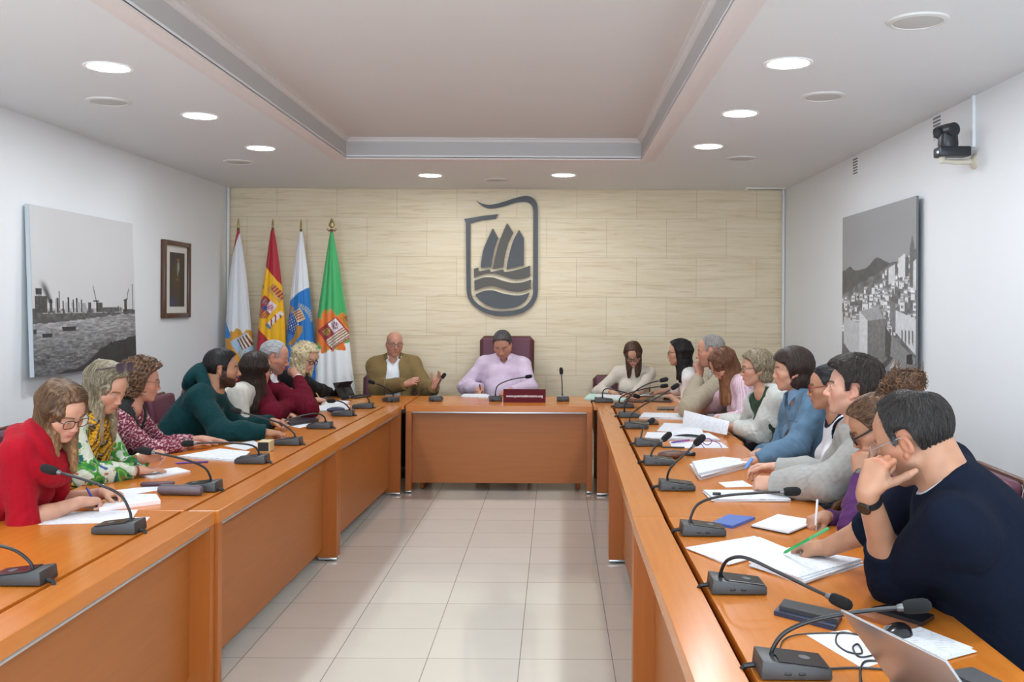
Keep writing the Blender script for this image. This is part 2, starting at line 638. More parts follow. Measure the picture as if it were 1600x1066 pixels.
cam_r.scale = (.8, .8, .8)
tag(cam_r, 'black swivelling conference camera on a beige bracket on the right wall', 'camera')
q = atX(1524, 128, XR)
o = MB().bbox(XR - 0.02, XR, p.y - 0.014, p.y + 0.014, p.z + 0.08, CZ, 0.004).build('cable_conduit', M_WALL)
tag(o, 'white upright cable conduit above the black conference camera', 'conduit')
# ================================================================== EMBLEM ON THE STONE WALL
def zq(x, y, ox, oy, s):
    return (ox + x * s, oy + y * s)


EY = YB - 0.03
M_EMB = mat('dark slate metal emblem', '#4B4C4E', rough=0.42, metal=0.35, noise=0.12, nscale=6)
M_EMB2 = mat('brown slate metal emblem', '#56514B', rough=0.45, metal=0.3, noise=0.12, nscale=6)


def emb(name, pts, m, parent, smooth_n=0):
    P = []
    for x, y in pts:
        w = atY(*zq(x, y, 700, 290, 170 / 824.0), EY)
        P.append((w.x, w.z))
    M = Matrix(((1, 0, 0, 0), (0, 0, -1, EY), (0, 1, 0, 0), (0, 0, 0, 1)))
    b = MB().prism(P, -0.025, 0.0, 0, M)
    b.v = [(v[0] - parent.location.x, v[1] - parent.location.y, v[2] - parent.location.z) for v in b.v]
    return b.build(name, m, parent, sharp=40)


def arc(cx, cy, rx, ry, a0, a1, n=14):
    return [(cx + rx * math.cos(math.radians(a0 + (a1 - a0) * k / n)), cy + ry * math.sin(math.radians(a0 + (a1 - a0) * k / n))) for k in range(n + 1)]


def qb(p0, p1, p2, n=10):
    return [((1 - t) ** 2 * p0[0] + 2 * t * (1 - t) * p1[0] + t * t * p2[0], (1 - t) ** 2 * p0[1] + 2 * t * (1 - t) * p1[1] + t * t * p2[1]) for t in [k / n for k in range(n + 1)]]


def spl2(P, n=6):
    return [(p.x, p.y) for p in cr_spline([(x, y, 0) for x, y in P], n)]


ce = atY(782, 400, EY)
em = empty('wall_emblem', (ce.x, EY, ce.z))
# outline band: ribbon from the wavy pennant round to the left top
outer = spl2([(205, 118), (240, 138), (290, 150), (345, 146), (420, 125), (500, 98), (580, 80), (632, 94), (664, 132), (674, 190)]) + [(678, 500), (680, 780)] \
    + spl2([(680, 800), (672, 850), (640, 910), (580, 960), (500, 985), (410, 993), (330, 985), (250, 955), (185, 905), (148, 850), (138, 790)]) + [(132, 500), (128, 290), (116, 260), (250, 236), (372, 221)]
inner = [(356, 256), (250, 268), (163, 292), (164, 500), (170, 790)] + spl2([(170, 800), (182, 850), (212, 890), (260, 925), (330, 950), (410, 957), (490, 950), (560, 930), (610, 890), (638, 840), (644, 790)]) \
    + [(642, 500), (640, 200)] + spl2([(640, 200), (632, 160), (608, 134), (570, 126), (500, 134), (420, 160), (345, 176), (290, 176), (245, 156), (205, 118)])[:-1]
# build the band as a quad strip between two open curves joined end to end


def resample(P, n):
    d = [0]
    for a, b in zip(P, P[1:]):
        d.append(d[-1] + math.hypot(b[0] - a[0], b[1] - a[1]))
    out = []
    j = 0
    for k in range(n):
        s = d[-1] * k / (n - 1)
        while j < len(P) - 2 and d[j + 1] < s:
            j += 1
        t = (s - d[j]) / max(1e-9, d[j + 1] - d[j])
        out.append((P[j][0] + (P[j + 1][0] - P[j][0]) * t, P[j][1] + (P[j + 1][1] - P[j][1]) * t))
    return out


emb('outline_band', outer + inner, M_EMB, em)
emb('sail', [(245, 628)] + spl2([(246, 600), (262, 500), (296, 410), (333, 330)]) + [(374, 402)] + spl2([(352, 470), (334, 550), (324, 622)]), M_EMB, em)
emb('sail', [(338, 634)] + spl2([(350, 560), (378, 450), (410, 360), (442, 288)]) + [(488, 362)] + spl2([(452, 440), (428, 530), (416, 622)]), M_EMB2, em)
emb('sail', spl2([(440, 636), (452, 560), (486, 430), (532, 338)]) + [(570, 402), (572, 606)], M_EMB, em)
emb('hull', [(194, 636), (226, 628), (228, 656), (312, 640), (322, 660), (414, 640), (424, 660)] + spl2([(424, 660), (500, 646), (570, 626), (618, 608)]) + [(622, 684)]
    + spl2([(622, 684), (560, 708), (490, 710), (420, 690), (350, 672), (280, 672), (194, 704)]), M_EMB2, em)
emb('wave', spl2([(198, 726), (270, 702), (340, 702), (410, 724), (480, 740), (560, 736), (626, 714)]) + [(626, 778)] + spl2([(626, 778), (560, 802), (490, 804), (420, 788), (350, 768), (280, 772), (200, 802)]), M_EMB2, em)
emb('wave', spl2([(206, 830), (270, 804), (340, 800), (410, 820), (490, 834), (560, 832), (616, 812)]) + spl2([(616, 812), (590, 870), (530, 915), (450, 934), (370, 934), (290, 908), (236, 868), (206, 830)])[:-1], M_EMB, em)
tag(em, 'dark metal sailing boat and waves emblem on the stone wall', 'emblem')

# ================================================================== PRINTS ON THE SIDE WALLS


def sstep(a, b, x):
    t = np.clip((x - a) / (b - a + 1e-9), 0, 1)
    return t * t * (3 - 2 * t)


def hash2(i, j, s=0):
    v = np.sin(i * 127.1 + j * 311.7 + s * 74.7) * 43758.5453
    return v - np.floor(v)


def vnoise(x, y, s=0):
    i, j = np.floor(x), np.floor(y)
    u, v = x - i, y - j
    u, v = u * u * (3 - 2 * u), v * v * (3 - 2 * v)
    return (hash2(i, j, s) * (1 - u) + hash2(i + 1, j, s) * u) * (1 - v) + (hash2(i, j + 1, s) * (1 - u) + hash2(i + 1, j + 1, s) * u) * v


def fbm(x, y, n=4, s=0):
    r, a = 0, 0.5
    for k in range(n):
        r = r + a * vnoise(x * 2 ** k, y * 2 ** k, s + k)
        a *= 0.5
    return r / (1 - 0.5 ** n)


def srgb2lin(g):
    return np.where(g <= 0.04045, g / 12.92, ((np.maximum(g, 0) + 0.055) / 1.055) ** 2.4)


def painted_panel(name, P00, P10, P01, nu, nv, cols, thick, normal, edge_mat, parent):
    """flat printed panel: P00 top-left, P10 top-right, P01 bottom-left; cols (nv+1, nu+1, 3)"""
    P00, P10, P01 = (np.array(p) for p in (P00, P10, P01))
    u, v = np.meshgrid(np.linspace(0, 1, nu + 1), np.linspace(0, 1, nv + 1))
    V = P00 + u[..., None] * (P10 - P00) + v[..., None] * (P01 - P00)
    idx = np.arange((nu + 1) * (nv + 1)).reshape(nv + 1, nu + 1)
    F = np.stack([idx[:-1, :-1], idx[1:, :-1], idx[1:, 1:], idx[:-1, 1:]], -1).reshape(-1, 4)
    n = np.cross(P01 - P00, P10 - P00)
    if n @ np.array(normal) < 0:
        F = F[:, ::-1]
    return np_mesh(name, V.reshape(-1, 3), F, edge_mat, parent, cols.reshape(-1, 3))


def poly_mask(U, Vv, pts):
    """points in polygon"""
    m = np.zeros(U.shape, bool)
    n = len(pts)
    for i in range(n):
        x0, y0 = pts[i]
        x1, y1 = pts[(i + 1) % n]
        c = ((y0 > Vv) != (y1 > Vv)) & (U < (x1 - x0) * (Vv - y0) / (y1 - y0 + 1e-12) + x0)
        m ^= c
    return m


def seg_dist(U, Vv, a, b):
    ax, ay = a
    bx, by = b
    t = np.clip(((U - ax) * (bx - ax) + (Vv - ay) * (by - ay)) / ((bx - ax) ** 2 + (by - ay) ** 2 + 1e-9), 0, 1)
    return np.hypot(U - ax - t * (bx - ax), Vv - ay - t * (by - ay))


M_PRINT = vcol_mat('photo print', rough=0.45, spec=0.35)
M_EDGE = mat('print board edge', '#B9C0C6', rough=0.5)
# --- harbour: u 0..1 left to right, v 0..1 down
nu, nv = 260, 220
U, V = np.meshgrid(np.linspace(0, 1, nu + 1), np.linspace(0, 1, nv + 1))
g = 0.80 + 0.015 * fbm(U * 4, V * 4)
g = g - 0.02 * V
quay_top = 0.625 + 0.0 * U
water = sstep(0.655, 0.66, V + 0.03 * (U - 0.5))
rip = fbm(U * 26, V * 130, 3, 3)
rip2 = fbm(U * 60, V * 240, 2, 9)
wt = 0.60 - 0.22 * sstep(0.66, 0.95, V) + (rip - 0.5) * 0.42 + (rip2 - 0.5) * 0.25 * sstep(0.7, 0.9, V)
g = np.where(water > 0.5, wt, g)
qline = 0.602 + 0.012 * U
quay = (V > qline) & (V < 0.69 - 0.055 * U + 0.01 * vnoise(U * 20, V * 2))
g = np.where(quay, 0.24 + 0.22 * fbm(U * 40, V * 50, 3, 5), g)
g = np.where((V > 0.60) & (V < 0.635) & (U > 0.06) & (U < 0.86) & (vnoise(U * 45, V * 40, 8) > 0.45), 0.66, g)
# sheds and funnels on the quay
for k, (a, w_, h_, gg) in enumerate([(0.02, 0.10, 0.10, .3), (0.14, .025, .085, .28), (.19, .03, .08, .62), (.2, .016, .09, .25), (.25, .014, .085, .27), (.27, .03, .07, .68), (.3, .012, .09, .22),
                                     (.33, .03, .06, .7), (.345, .012, .085, .25), (.375, .014, .09, .24), (.385, .03, .06, .66), (.42, .05, .055, .62), (.42, .012, .07, .25), (.49, .03, .05, .3),
                                     (.58, .055, .07, .33), (.57, .015, .075, .2), (.80, .012, .025, .3), (.83, .012, .022, .3), (.875, .03, .075, .26), (.62, .2, .014, .35)]):
    h_ = h_ * (.62 + .3 * hash2(np.float64(k), 3.0))
    m = (U > a) & (U < a + w_) & (V > 0.61 - h_) & (V < 0.63)
    g = np.where(m, gg + 0.16 * (fbm(U * 70, V * 70, 2, k) - .5), g)
leg = [((.04, .52), (.02, .62)), ((.07, .52), (.10, .62)), ((.055, .5), (.055, .62))]
g = np.where((U > .03) & (U < .08) & (V > .485) & (V < .52), .22, g)
for a, b_ in leg + [((.545, .46), (.575, .56)), ((.545, .555), (.6, .555)), ((.93, .47), (.9, .57)), ((.87, .55), (.915, .54)), ((.975, .44), (.975, .62)), ((.225, .5), (.225, .6))]:
    g = np.where(seg_dist(U * 1.37, V, (a[0] * 1.37, a[1]), (b_[0] * 1.37, b_[1])) < .0045, .25, g)
sm = np.exp(-((U - (.145 - .5 * (.56 - V))) / (.018 + .06 * np.clip(.56 - V, 0, 1))) ** 2) * sstep(.42, .5, V) * (V < .57)
g = g * (1 - .6 * np.clip(sm, 0, 1))
for bx, by, bw in ((.07, .765, .09), (.24, .73, .13), (.0, .74, .03)):
    hull = (np.abs(U - bx - bw / 2) < bw / 2 - .3 * np.clip(V - by + .012, 0, 1)) & (V > by - .014) & (V < by + .012)
    g = np.where(hull, .2, g)
shore = V > (1.02 - .16 * sstep(.0, 1.0, U) + .03 * (fbm(U * 14, V * 6, 3, 2) - .5) - .05 * sstep(.45, .62, U))
g = np.where(shore, .16 + .1 * fbm(U * 60, V * 60, 2, 4), g)
g = np.clip(g, .05, .95)
col = np.stack([g, g * .995, g * 1.0], -1)
col = srgb2lin(col)
xt, xb = XL + 0.045, XL + 0.085
ps = empty('harbour_print', (XL, 7.09, 1.67))
pl = MB()
o = painted_panel('print_face', (xt - XL, 6.32 - 7.09, 2.222 - 1.67), (xt - XL, 7.86 - 7.09, 2.222 - 1.67), (xb - XL, 6.32 - 7.09, 1.12 - 1.67), nu, nv, col, 0, (1, 0, 0), M_PRINT, ps)
vs = []
for (x, z) in ((xt - .002 - XL, 2.222 - 1.67), (xb - .002 - XL, 1.12 - 1.67), (xb - .03 - XL, 1.12 - 1.67), (xt - .03 - XL, 2.222 - 1.67)):
    vs += [(x, -.77, z), (x, .77, z)]
pl.add(vs, [(0, 2, 3, 1), (2, 4, 5, 3), (4, 6, 7, 5), (6, 0, 1, 7), (0, 6, 4, 2), (1, 3, 5, 7)])
pl.build('board', M_EDGE, ps, sharp=20)
MB().bbox(0.001, 0.02, -.6, .6, .3, .34, .003).build('batten', M_EDGE, ps)
tag(ps, 'large black and white harbour photograph on a board, leaning off the left wall', 'photo print')

# --- hill town
nu, nv = 200, 240
U, V = np.meshgrid(np.linspace(0, 1, nu + 1), np.linspace(0, 1, nv + 1))
g = 0.56 + .06 * sstep(.3, 0, V) + .02 * fbm(U * 5, V * 5) + .04 * sstep(.1, .3, V)
ridge = .37 - .055 * np.exp(-((U - .52) / .1) ** 2) - .03 * np.exp(-((U - .12) / .05) ** 2) - .02 * np.exp(-((U - .75) / .2) ** 2) + .012 * (fbm(U * 16, U * 0, 3) - .5)
g = np.where(V > ridge, .36 + .1 * (fbm(U * 22, V * 26, 3, 1) - .5), g)
town = .53 - .24 * U + .02 * (vnoise(U * 14, 0 * U, 2) - .5)
rt = random.Random(11)
tw = V > town
g = np.where(tw, .42 + .3 * (fbm(U * 26, V * 30, 3, 6) - .4), g)
boxes = []
for k in range(230):
    u = rt.random() * 1.05 - .05
    v = rt.uniform(.28, .74)
    s = .02 + .10 * max(0, v - .30)
    boxes.append((v, u, s * rt.uniform(.9, 1.9), s * rt.uniform(.55, 1.1)))
boxes.sort()
for v, u, w_, h_ in boxes:
    if v < .53 - .24 * u + .01:
        continue
    lit = rt.uniform(.82, .97)
    m1 = (U > u) & (U < u + w_ * .62) & (V > v) & (V < v + h_)
    m2 = (U >= u + w_ * .62) & (U < u + w_) & (V > v + .004) & (V < v + h_)
    roof = (U > u) & (U < u + w_) & (V > v - .008) & (V <= v)
    g = np.where(m1, lit, g)
    g = np.where(m2, lit * .48, g)
    g = np.where(roof, .62, g)
    if h_ > .035:
        for a in (.15, .36):
            g = np.where((U > u + a * w_) & (U < u + a * w_ + .01) & (V > v + h_ * .35) & (V < v + h_ * .7), .3, g)


def quad(pts, val, tex=.06, s=0):
    global g
    g = np.where(poly_mask(U, V, pts), val + tex * (fbm(U * 60, V * 60, 3, s) - .5) * 2, g)


quad([(.68, .38), (.76, .36), (.76, .46), (.68, .48)], .84)
quad([(.80, .33), (.86, .31), (.88, .31), (.88, .44), (.80, .44)], .86)
quad([(.88, .33), (.92, .33), (.92, .44), (.88, .44)], .4)
quad([(.93, .28), (.95, .22), (.96, .22), (.98, .28), (.98, .5), (.93, .5)], .42)
quad([(.97, .36), (1.01, .34), (1.01, .52), (.97, .52)], .85)
quad([(.03, .68), (.28, .72), (.3, 1.0), (.03, .86)], .8)
quad([(.28, .64), (.40, .70), (.40, .98), (.28, .93)], .87)
quad([(.40, .70), (.64, .68), (.64, .91), (.40, .93)], .48, .09, 5)
quad([(.28, .64), (.52, .61), (.64, .68), (.40, .70)], .66)
quad([(.64, .72), (.72, .79), (.70, .92), (.64, .9)], .3)
quad([(.77, .63), (1.01, .68), (1.01, .88), (.77, .76)], .84)
quad([(.70, .58), (.77, .6), (.77, .76), (.70, .72)], .5)
for a in (.84, .88, .92, .96):
    quad([(a, .74), (a + .012, .745), (a + .012, .83), (a, .81)], .38, 0)
quad([(.0, .86), (.28, .98), (.3, 1.01), (.0, 1.01)], .42)
quad([(.72, .78), (1.01, .9), (1.01, 1.01), (.58, 1.01), (.70, .92)], .55)
quad([(.40, .96), (.58, .94), (.66, 1.01), (.40, 1.01)], .8)
quad([(.52, 1.0), (.70, .90), (.74, .91), (.60, 1.01)], .3)
quad([(.90, .88), (.96, .87), (.97, .93), (.9, .93)], .18)
quad([(.7, .97), (.76, .92), (.86, 1.01), (.68, 1.01)], .78)
g = np.clip(g, .08, .95)
col = srgb2lin(np.stack([g * .985, g * .99, g * 1.005], -1))
x = XR - .05
ps = empty('hill_town_print', (XR, 7.19, 1.72))
painted_panel('print_face', (-.05, 8.02 - 7.19, 2.31 - 1.72), (-.05, 6.38 - 7.19, 2.31 - 1.72), (-.05, 8.02 - 7.19, 1.14 - 1.72), nu, nv, col, 0, (-1, 0, 0), M_PRINT, ps)
MB().box(-.0485, -.036, -.81, .83, 1.14 - 1.72, 2.31 - 1.72).build('board', mat('grey board edge', '#6E7276', rough=.6), ps)
MB().bbox(-.036, -.001, -.6, .6, .3, .34, .003).build('batten', M_EDGE, ps)
tag(ps, 'large black and white hillside town photograph on a board on the right wall', 'photo print')

# --- framed portrait
x = XL
pr = empty('framed_portrait', (XL, 8.86, 1.8))
Y0, Y1, Z0, Z1 = -.32, .31, -.335, .345
b = MB()
fw_ = .058
for y0, y1, z0, z1 in ((Y0, Y0 + fw_, Z0, Z1), (Y1 - fw_, Y1, Z0, Z1), (Y0 + fw_, Y1 - fw_, Z1 - fw_ * .75, Z1), (Y0 + fw_, Y1 - fw_, Z0, Z0 + fw_ * .75)):
    b.bbox(0, .035, y0, y1, z0, z1, .006)
b.build('frame', wood_mat('dark brown frame wood', '#3E2418', '#5E3B28', axis='Z', rough=.35), pr)
MB().box(0.004, .014, Y0 + fw_ * .8, Y1 - fw_ * .8, Z0 + fw_ * .6, Z1 - fw_ * .6).build('mount', mat('cream picture mount', '#DAD8D0', rough=.7), pr)
nu, nv = 60, 110
U, V = np.meshgrid(np.linspace(0, 1, nu + 1), np.linspace(0, 1, nv + 1))
bg = np.stack([.24 + .05 * fbm(U * 4, V * 5), .21 + .04 * fbm(U * 4, V * 5), .2 + .03 * fbm(U * 4, V * 5, 4, 2)], -1)


def blob(cx, cy, rx, ry, c_, soft=.3):
    global bg
    d = np.hypot((U - cx) / rx, (V - cy) / ry)
    w_ = (1 - sstep(1 - soft, 1 + soft, d))[..., None]
    bg = bg * (1 - w_) + np.array(c_) * w_


blob(.45, .5, .3, .34, (.30, .26, .17))
blob(.45, .75, .24, .35, (.31, .26, .20))
blob(.25, .92, .25, .12, (.27, .27, .36))
blob(.58, .26, .06, .1, (.62, .62, .6))
blob(.52, .32, .04, .14, (.55, .55, .54))
blob(.57, .12, .075, .055, (.55, .38, .30))
blob(.57, .085, .08, .03, (.22, .18, .15))
blob(.5, .5, .12, .022, (.45, .33, .24))
painted_panel('portrait_image', (.016, Y0 + .165, Z1 - .10), (.016, Y1 - .12, Z1 - .10), (.016, Y0 + .165, Z0 + .10), nu, nv, srgb2lin(bg), 0, (1, 0, 0), M_PRINT, pr)
tag(pr, 'small brown framed portrait of a standing figure on the left wall', 'picture')
# ================================================================== FLAGS
M_FLAG = vcol_mat('flag satin', rough=0.42, spec=0.35, bump=0.08, bscale=500, sheen=0.2)
M_POLE = mat('flag pole wood', '#6B4A2C', rough=0.4)
M_BRASS = mat('aged brass', '#9C8454', rough=0.35, metal=0.85)
FY = 10.02


def hexl(h):
    return np.array(lin(h))


def px_uv(V, y0):
    """world points -> photograph-frame coordinates used to place the printed devices on the cloth"""
    x = V[:, 0] * FPX / y0
    z = (V[:, 2] - EYE) * FPX / y0
    return VPX + x * CR - z * SR, VPY - (x * SR + z * CR)


def make_flag(name, tip, prof, paint, label, seed, finial='spear'):
    """prof: rows (py, left px, right px); cloth hangs in folds round the pole"""
    w0 = atY(tip[0], tip[1], FY)
    root = empty('flag', (w0.x, FY, 0))
    rows = 300
    n = 150
    py = np.linspace(prof[0][0], prof[-1][0], rows)
    lx = np.interp(py, [p[0] for p in prof], [p[1] for p in prof])
    rx = np.interp(py, [p[0] for p in prof], [p[2] for p in prof])
    rg = np.random.RandomState(seed)
    ph = rg.rand(6) * 6.28
    Vs = []
    for i in range(rows):
        a = atY(lx[i], py[i], FY)
        b_ = atY(rx[i], py[i], FY)
        cxm, hw, z = (a.x + b_.x) / 2, (b_.x - a.x) / 2, (a.z + b_.z) / 2
        t = i / (rows - 1)
        th = np.linspace(0, 2 * PI, n, endpoint=False)
        fold = 0.16 * np.sin(5 * th + ph[0] + .8 * t) + .10 * np.sin(9 * th + ph[1] - 1.2 * t) + .05 * np.sin(14 * th + ph[2])
        d = (0.42 * hw + .012) * (1 + fold * min(1, t * 3 + .15))
        x_ = cxm + hw * np.cos(th) * (1 + .04 * np.sin(3 * th + ph[3]))
        y_ = FY - d * np.sin(th)
        Vs.append(np.stack([x_, y_, np.full(n, z)], 1))
    V = np.concatenate(Vs)
    idx = np.arange(rows * n).reshape(rows, n)
    F = np.stack([idx[:-1], idx[1:], np.roll(idx, -1, 1)[1:], np.roll(idx, -1, 1)[:-1]], -1).reshape(-1, 4)
    X, Y_ = px_uv(V, FY)
    tpos = np.repeat(np.linspace(0, 1, rows), n)
    cols = paint(X, Y_)
    V2 = V - np.array([w0.x, FY, 0])
    np_mesh('cloth', V2, F[:, ::-1], M_FLAG, root, cols)
    top = atY(prof[0][0] and (prof[0][1] + prof[0][2]) / 2, prof[0][0], FY)
    MB().tube([(0, 0.0, 0.03), (0, 0.0, top.z + .02)], .014, 12).build('pole', M_POLE, root)
    zt, zb = w0.z, top.z
    h = zt - zb
    b = MB()
    b.lathe([(.010, zb - .01), (.013, zb + .02 * h), (.009, zb + .12 * h), (.015, zb + .16 * h), (.007, zb + .25 * h)], 14)
    if finial in ('spear', 'needle'):
        b.lathe([(.008, zb + .25 * h), (.012, zb + .45 * h), (.007, zb + .75 * h), (.001, zt)], 8)
    else:
        b.lathe([(.01, zb + .3 * h), (.032, zb + .5 * h), (.018, zb + .75 * h), (.001, zt)], 8, 0, Matrix.Scale(.5, 4, (0, 1, 0)))
        for s in (-1, 1):
            b.tube([(0, 0, zb + .2 * h), (s * .03, 0, zb + .12 * h), (s * .045, 0, zb + .22 * h), (s * .035, 0, zb + .3 * h)], [.008, .009, .008, .003], 8)
    b.build('finial', M_BRASS, root)
    MB().lathe([(.16, 0), (.16, .015), (.06, .03), (.03, .06), (.02, .3)], 28).build('stand', M_BRASS, root)
    tag(root, label, 'flag', 'flags on poles by the stone wall')
    return root


def rotq(X, Y, cx, cy, deg):
    a = math.radians(deg)
    dx, dy = X - cx, Y - cy
    return dx * math.cos(a) + dy * math.sin(a), -dx * math.sin(a) + dy * math.cos(a)


def put(C_, m, h):
    C_[m] = hexl(h) if isinstance(h, str) else h


def crest_scroll(C_, X, Y, cx, cy, r, h, seed):
    a = np.arctan2(Y - cy, X - cx)
    rr = np.hypot(X - cx, (Y - cy) * .95)
    lim = r * (1 + .10 * np.sin(7 * a + seed) + .07 * np.sin(13 * a + 2 * seed) + .04 * np.sin(23 * a))
    put(C_, rr < lim, h)
    put(C_, (rr < lim) & (rr > lim * .84) & (np.sin(11 * a + seed) > .35), '#C79A45')
    return rr, lim


def paint_green(X, Y):
    C_ = np.tile(hexl('#43AE66'), (len(X), 1))
    put(C_, Y > 545 - .25 * (X - 520), '#EEF0F2')
    X, Y = (X - 519) / 1.12 + 519, (Y - 521) / 1.12 + 521
    crest_scroll(C_, X, Y, 519, 521, 27, '#E8772A', 1.0)
    u, v = rotq(X, Y, 524, 524, -37)
    put(C_, (np.abs(u) < 16.5) & (np.abs(v) < 17), '#9C2A28')
    put(C_, (np.abs(u) < 15) & (v > 1.5) & (v < 15.5), '#E9DFD0')
    put(C_, (np.abs(u) < 15) & (v > 1.5) & (v < 15.5) & (np.mod(v * .9, 3.0) < 1.4), '#8A5238')
    put(C_, (u > .8) & (u < 15) & (v < .2) & (v > -15.5), '#E6DCE0')
    put(C_, (np.hypot(u - 8, (v + 8) * .8) < 4.8) & (np.sin(u * 2.2 + v * 1.3) > -.35), '#7A2248')
    put(C_, (np.hypot(u + 7, v + 8) < 5.5) & (np.sin(u * 1.6) + np.cos(v * 1.7) > -.3), '#9C9A4A')
    u, v = rotq(X, Y, 541, 508, 58)
    put(C_, (np.abs(u) < 9) & (np.abs(v) < 4), '#A8843A')
    put(C_, (np.abs(u) < 8) & (v < 0) & (v > -4) & (np.sin(u * 1.7) > -.2), '#8A2A26')
    return C_


def paint_canary(X, Y):
    C_ = np.tile(hexl('#E4E6EA'), (len(X), 1))
    bl = Y > 462 - .75 * (X - 468) + .012 * (X - 468) ** 2
    put(C_, bl, '#1E78C4')
    X, Y = (X - 463) / 1.22 + 463, (Y - 505) / 1.22 + 505
    u, v = rotq(X, Y, 461, 509, 20)
    put(C_, bl & (np.abs(u) < 10) & (v > -11) & (v < 14 - .05 * u * u), '#1B55A0')
    put(C_, bl & (np.abs(u) < 8) & (np.abs(v) < 10) & (np.sin(u * 1.5 + 1) * np.sin(v * 1.25 + .5) > .62), '#E9EDF2')
    u, v = rotq(X, Y, 468.5, 498.5, 62)
    put(C_, bl & (np.abs(u) < 7.5) & (np.abs(v) < 5.5), '#E0C9A0')
    put(C_, bl & (np.abs(u) < 6.5) & (np.abs(v) < 4.5) & (np.sin(u * 2.0) > -.1), '#9A3A2E')
    d = np.hypot(X - 462, Y - 508)
    a = np.degrees(np.arctan2(Y - 508, X - 462))
    put(C_, bl & (d > 20) & (d < 26) & (a > -75) & (a < -5) & (np.sin(a * .9) > -.1), '#B9B29A')
    put(C_, bl & (np.hypot((X - 456) / 6, (Y - 491) / 5) < 1) & (np.sin(X * 1.4 + Y) > -.5), '#B0813C')
    put(C_, bl & (np.abs(X - (466 + 4 * np.sin((Y - 510) / 7) - .35 * (Y - 516))) < 4) & (Y > 511) & (Y < 536), '#B5853C')
    return C_


def paint_spain(X, Y):
    C_ = np.tile(hexl('#F2B50F'), (len(X), 1))
    put(C_, Y < 432 + 1.15 * (X - 425), '#B01C2B')
    put(C_, Y > 520 + 1.05 * (X - 408), '#B01C2B')
    X, Y = (X - 422) / 1.18 + 422, (Y - 486) / 1.18 + 486
    u, v = rotq(X, Y, 417, 486, 38)
    sh = (np.abs(u) < 11) & (v > -13) & (v < 15 - .06 * u * u)
    put(C_, sh, '#A82A34')
    put(C_, sh & (u > 0) & (v < 1), '#E8D6DC')
    put(C_, (np.hypot(u - 5.5, v + 5.5) < 4.2) & (np.sin(u * 2 + v) > -.3), '#C04A78')
    put(C_, (np.hypot(u + 5.5, v + 6.5) < 4) & (np.sin(u * 1.7) > -.3), '#8E8A86')
    put(C_, sh & (u > 1) & (v > 2) & (np.sin(u * 2.4) > .2), '#D9A43C')
    put(C_, sh & (u < 0) & (v > 3) & (np.sin(u * 2.0) * np.sin(v * 2.0) > .2), '#D9A43C')
    put(C_, np.hypot(u, v) < 3.4, '#2E4A86')
    u, v = rotq(X, Y, 432, 466, 48)
    put(C_, (np.abs(u) < 12) & (np.abs(v) < 6), '#D6A24A')
    put(C_, (np.abs(u) < 11) & (v < 2) & (v > -6) & (np.sin(u * 1.5) > -.3), '#A83038')
    u, v = rotq(X, Y, 430.5, 501, -46)
    put(C_, (np.abs(u) < 13) & (np.abs(v) < 3), '#E6E2DA')
    put(C_, (np.abs(u) < 9) & (np.abs(v) < 4) & (np.sin(u * .8 + v * .7) > .45), '#A83038')
    put(C_, (u < -10) & (u > -14) & (np.abs(v) < 4.4), '#5C7C96')
    put(C_, np.hypot(X - 413, Y - 458) < 3, '#B98A3A')
    return C_


def paint_local(X, Y):
    C_ = np.tile(hexl('#DDDFE4'), (len(X), 1))
    put(C_, (X < 374.5 - .30 * (Y - 367)) & (Y < 412), '#A8283C')
    put(C_, Y > 512 + 1.75 * (X - 356), '#2C86D2')
    X, Y = (X - 380) / 1.1 + 380, (Y - 548) / 1.1 + 548
    crest_scroll(C_, X, Y, 380, 548, 24, '#D9982E', 2.4)
    u, v = rotq(X, Y, 384, 546, -30)
    put(C_, (np.abs(u) < 13) & (np.abs(v) < 15), '#A9C4DA')
    put(C_, (u > -4) & (u < 13) & (v < 4) & (v > -13), '#E8DCCB')
    put(C_, (u > -4) & (u < 13) & (v < 4) & (v > -13) & (np.mod(u, 4.4) < 2.4), '#6E4436')
    put(C_, (u < -1) & (np.abs(u + 6) < 7) & (v > 3) & (np.sin(u + v * 1.3) > .4), '#C9A23E')
    return C_


make_flag('flag', (371, 345), [(365, 369.5, 373), (380, 366.5, 376), (400, 363, 379.5), (440, 358, 385), (500, 353.5, 391), (560, 351, 398), (620, 349, 404), (690, 348, 408)], paint_local,
          'white and blue flag with a red strip, nearest the left wall', 3, 'needle')
make_flag('flag', (425, 346), [(364, 422.5, 427), (385, 419.5, 431.5), (414, 416, 436), (460, 409.5, 442), (500, 406, 446), (550, 402, 449), (610, 399, 453), (690, 398, 455)], paint_spain,
          'red and yellow striped flag with a coat of arms', 5, 'needle')
make_flag('flag', (469, 346), [(366, 467, 471.5), (390, 462.5, 475), (430, 457.5, 480.5), (480, 453, 486), (540, 448, 492.5), (600, 446, 496), (690, 445, 498)], paint_canary,
          'white and bright blue flag with a crest', 8, 'spear')
make_flag('flag', (517, 344), [(367, 514.5, 519.5), (400, 509.5, 526), (440, 504, 533), (500, 496, 543), (560, 494, 549), (620, 493, 557), (690, 492, 560)], paint_green,
          'green over white flag with an orange edged crest, farthest from the left wall', 12, 'leaf')
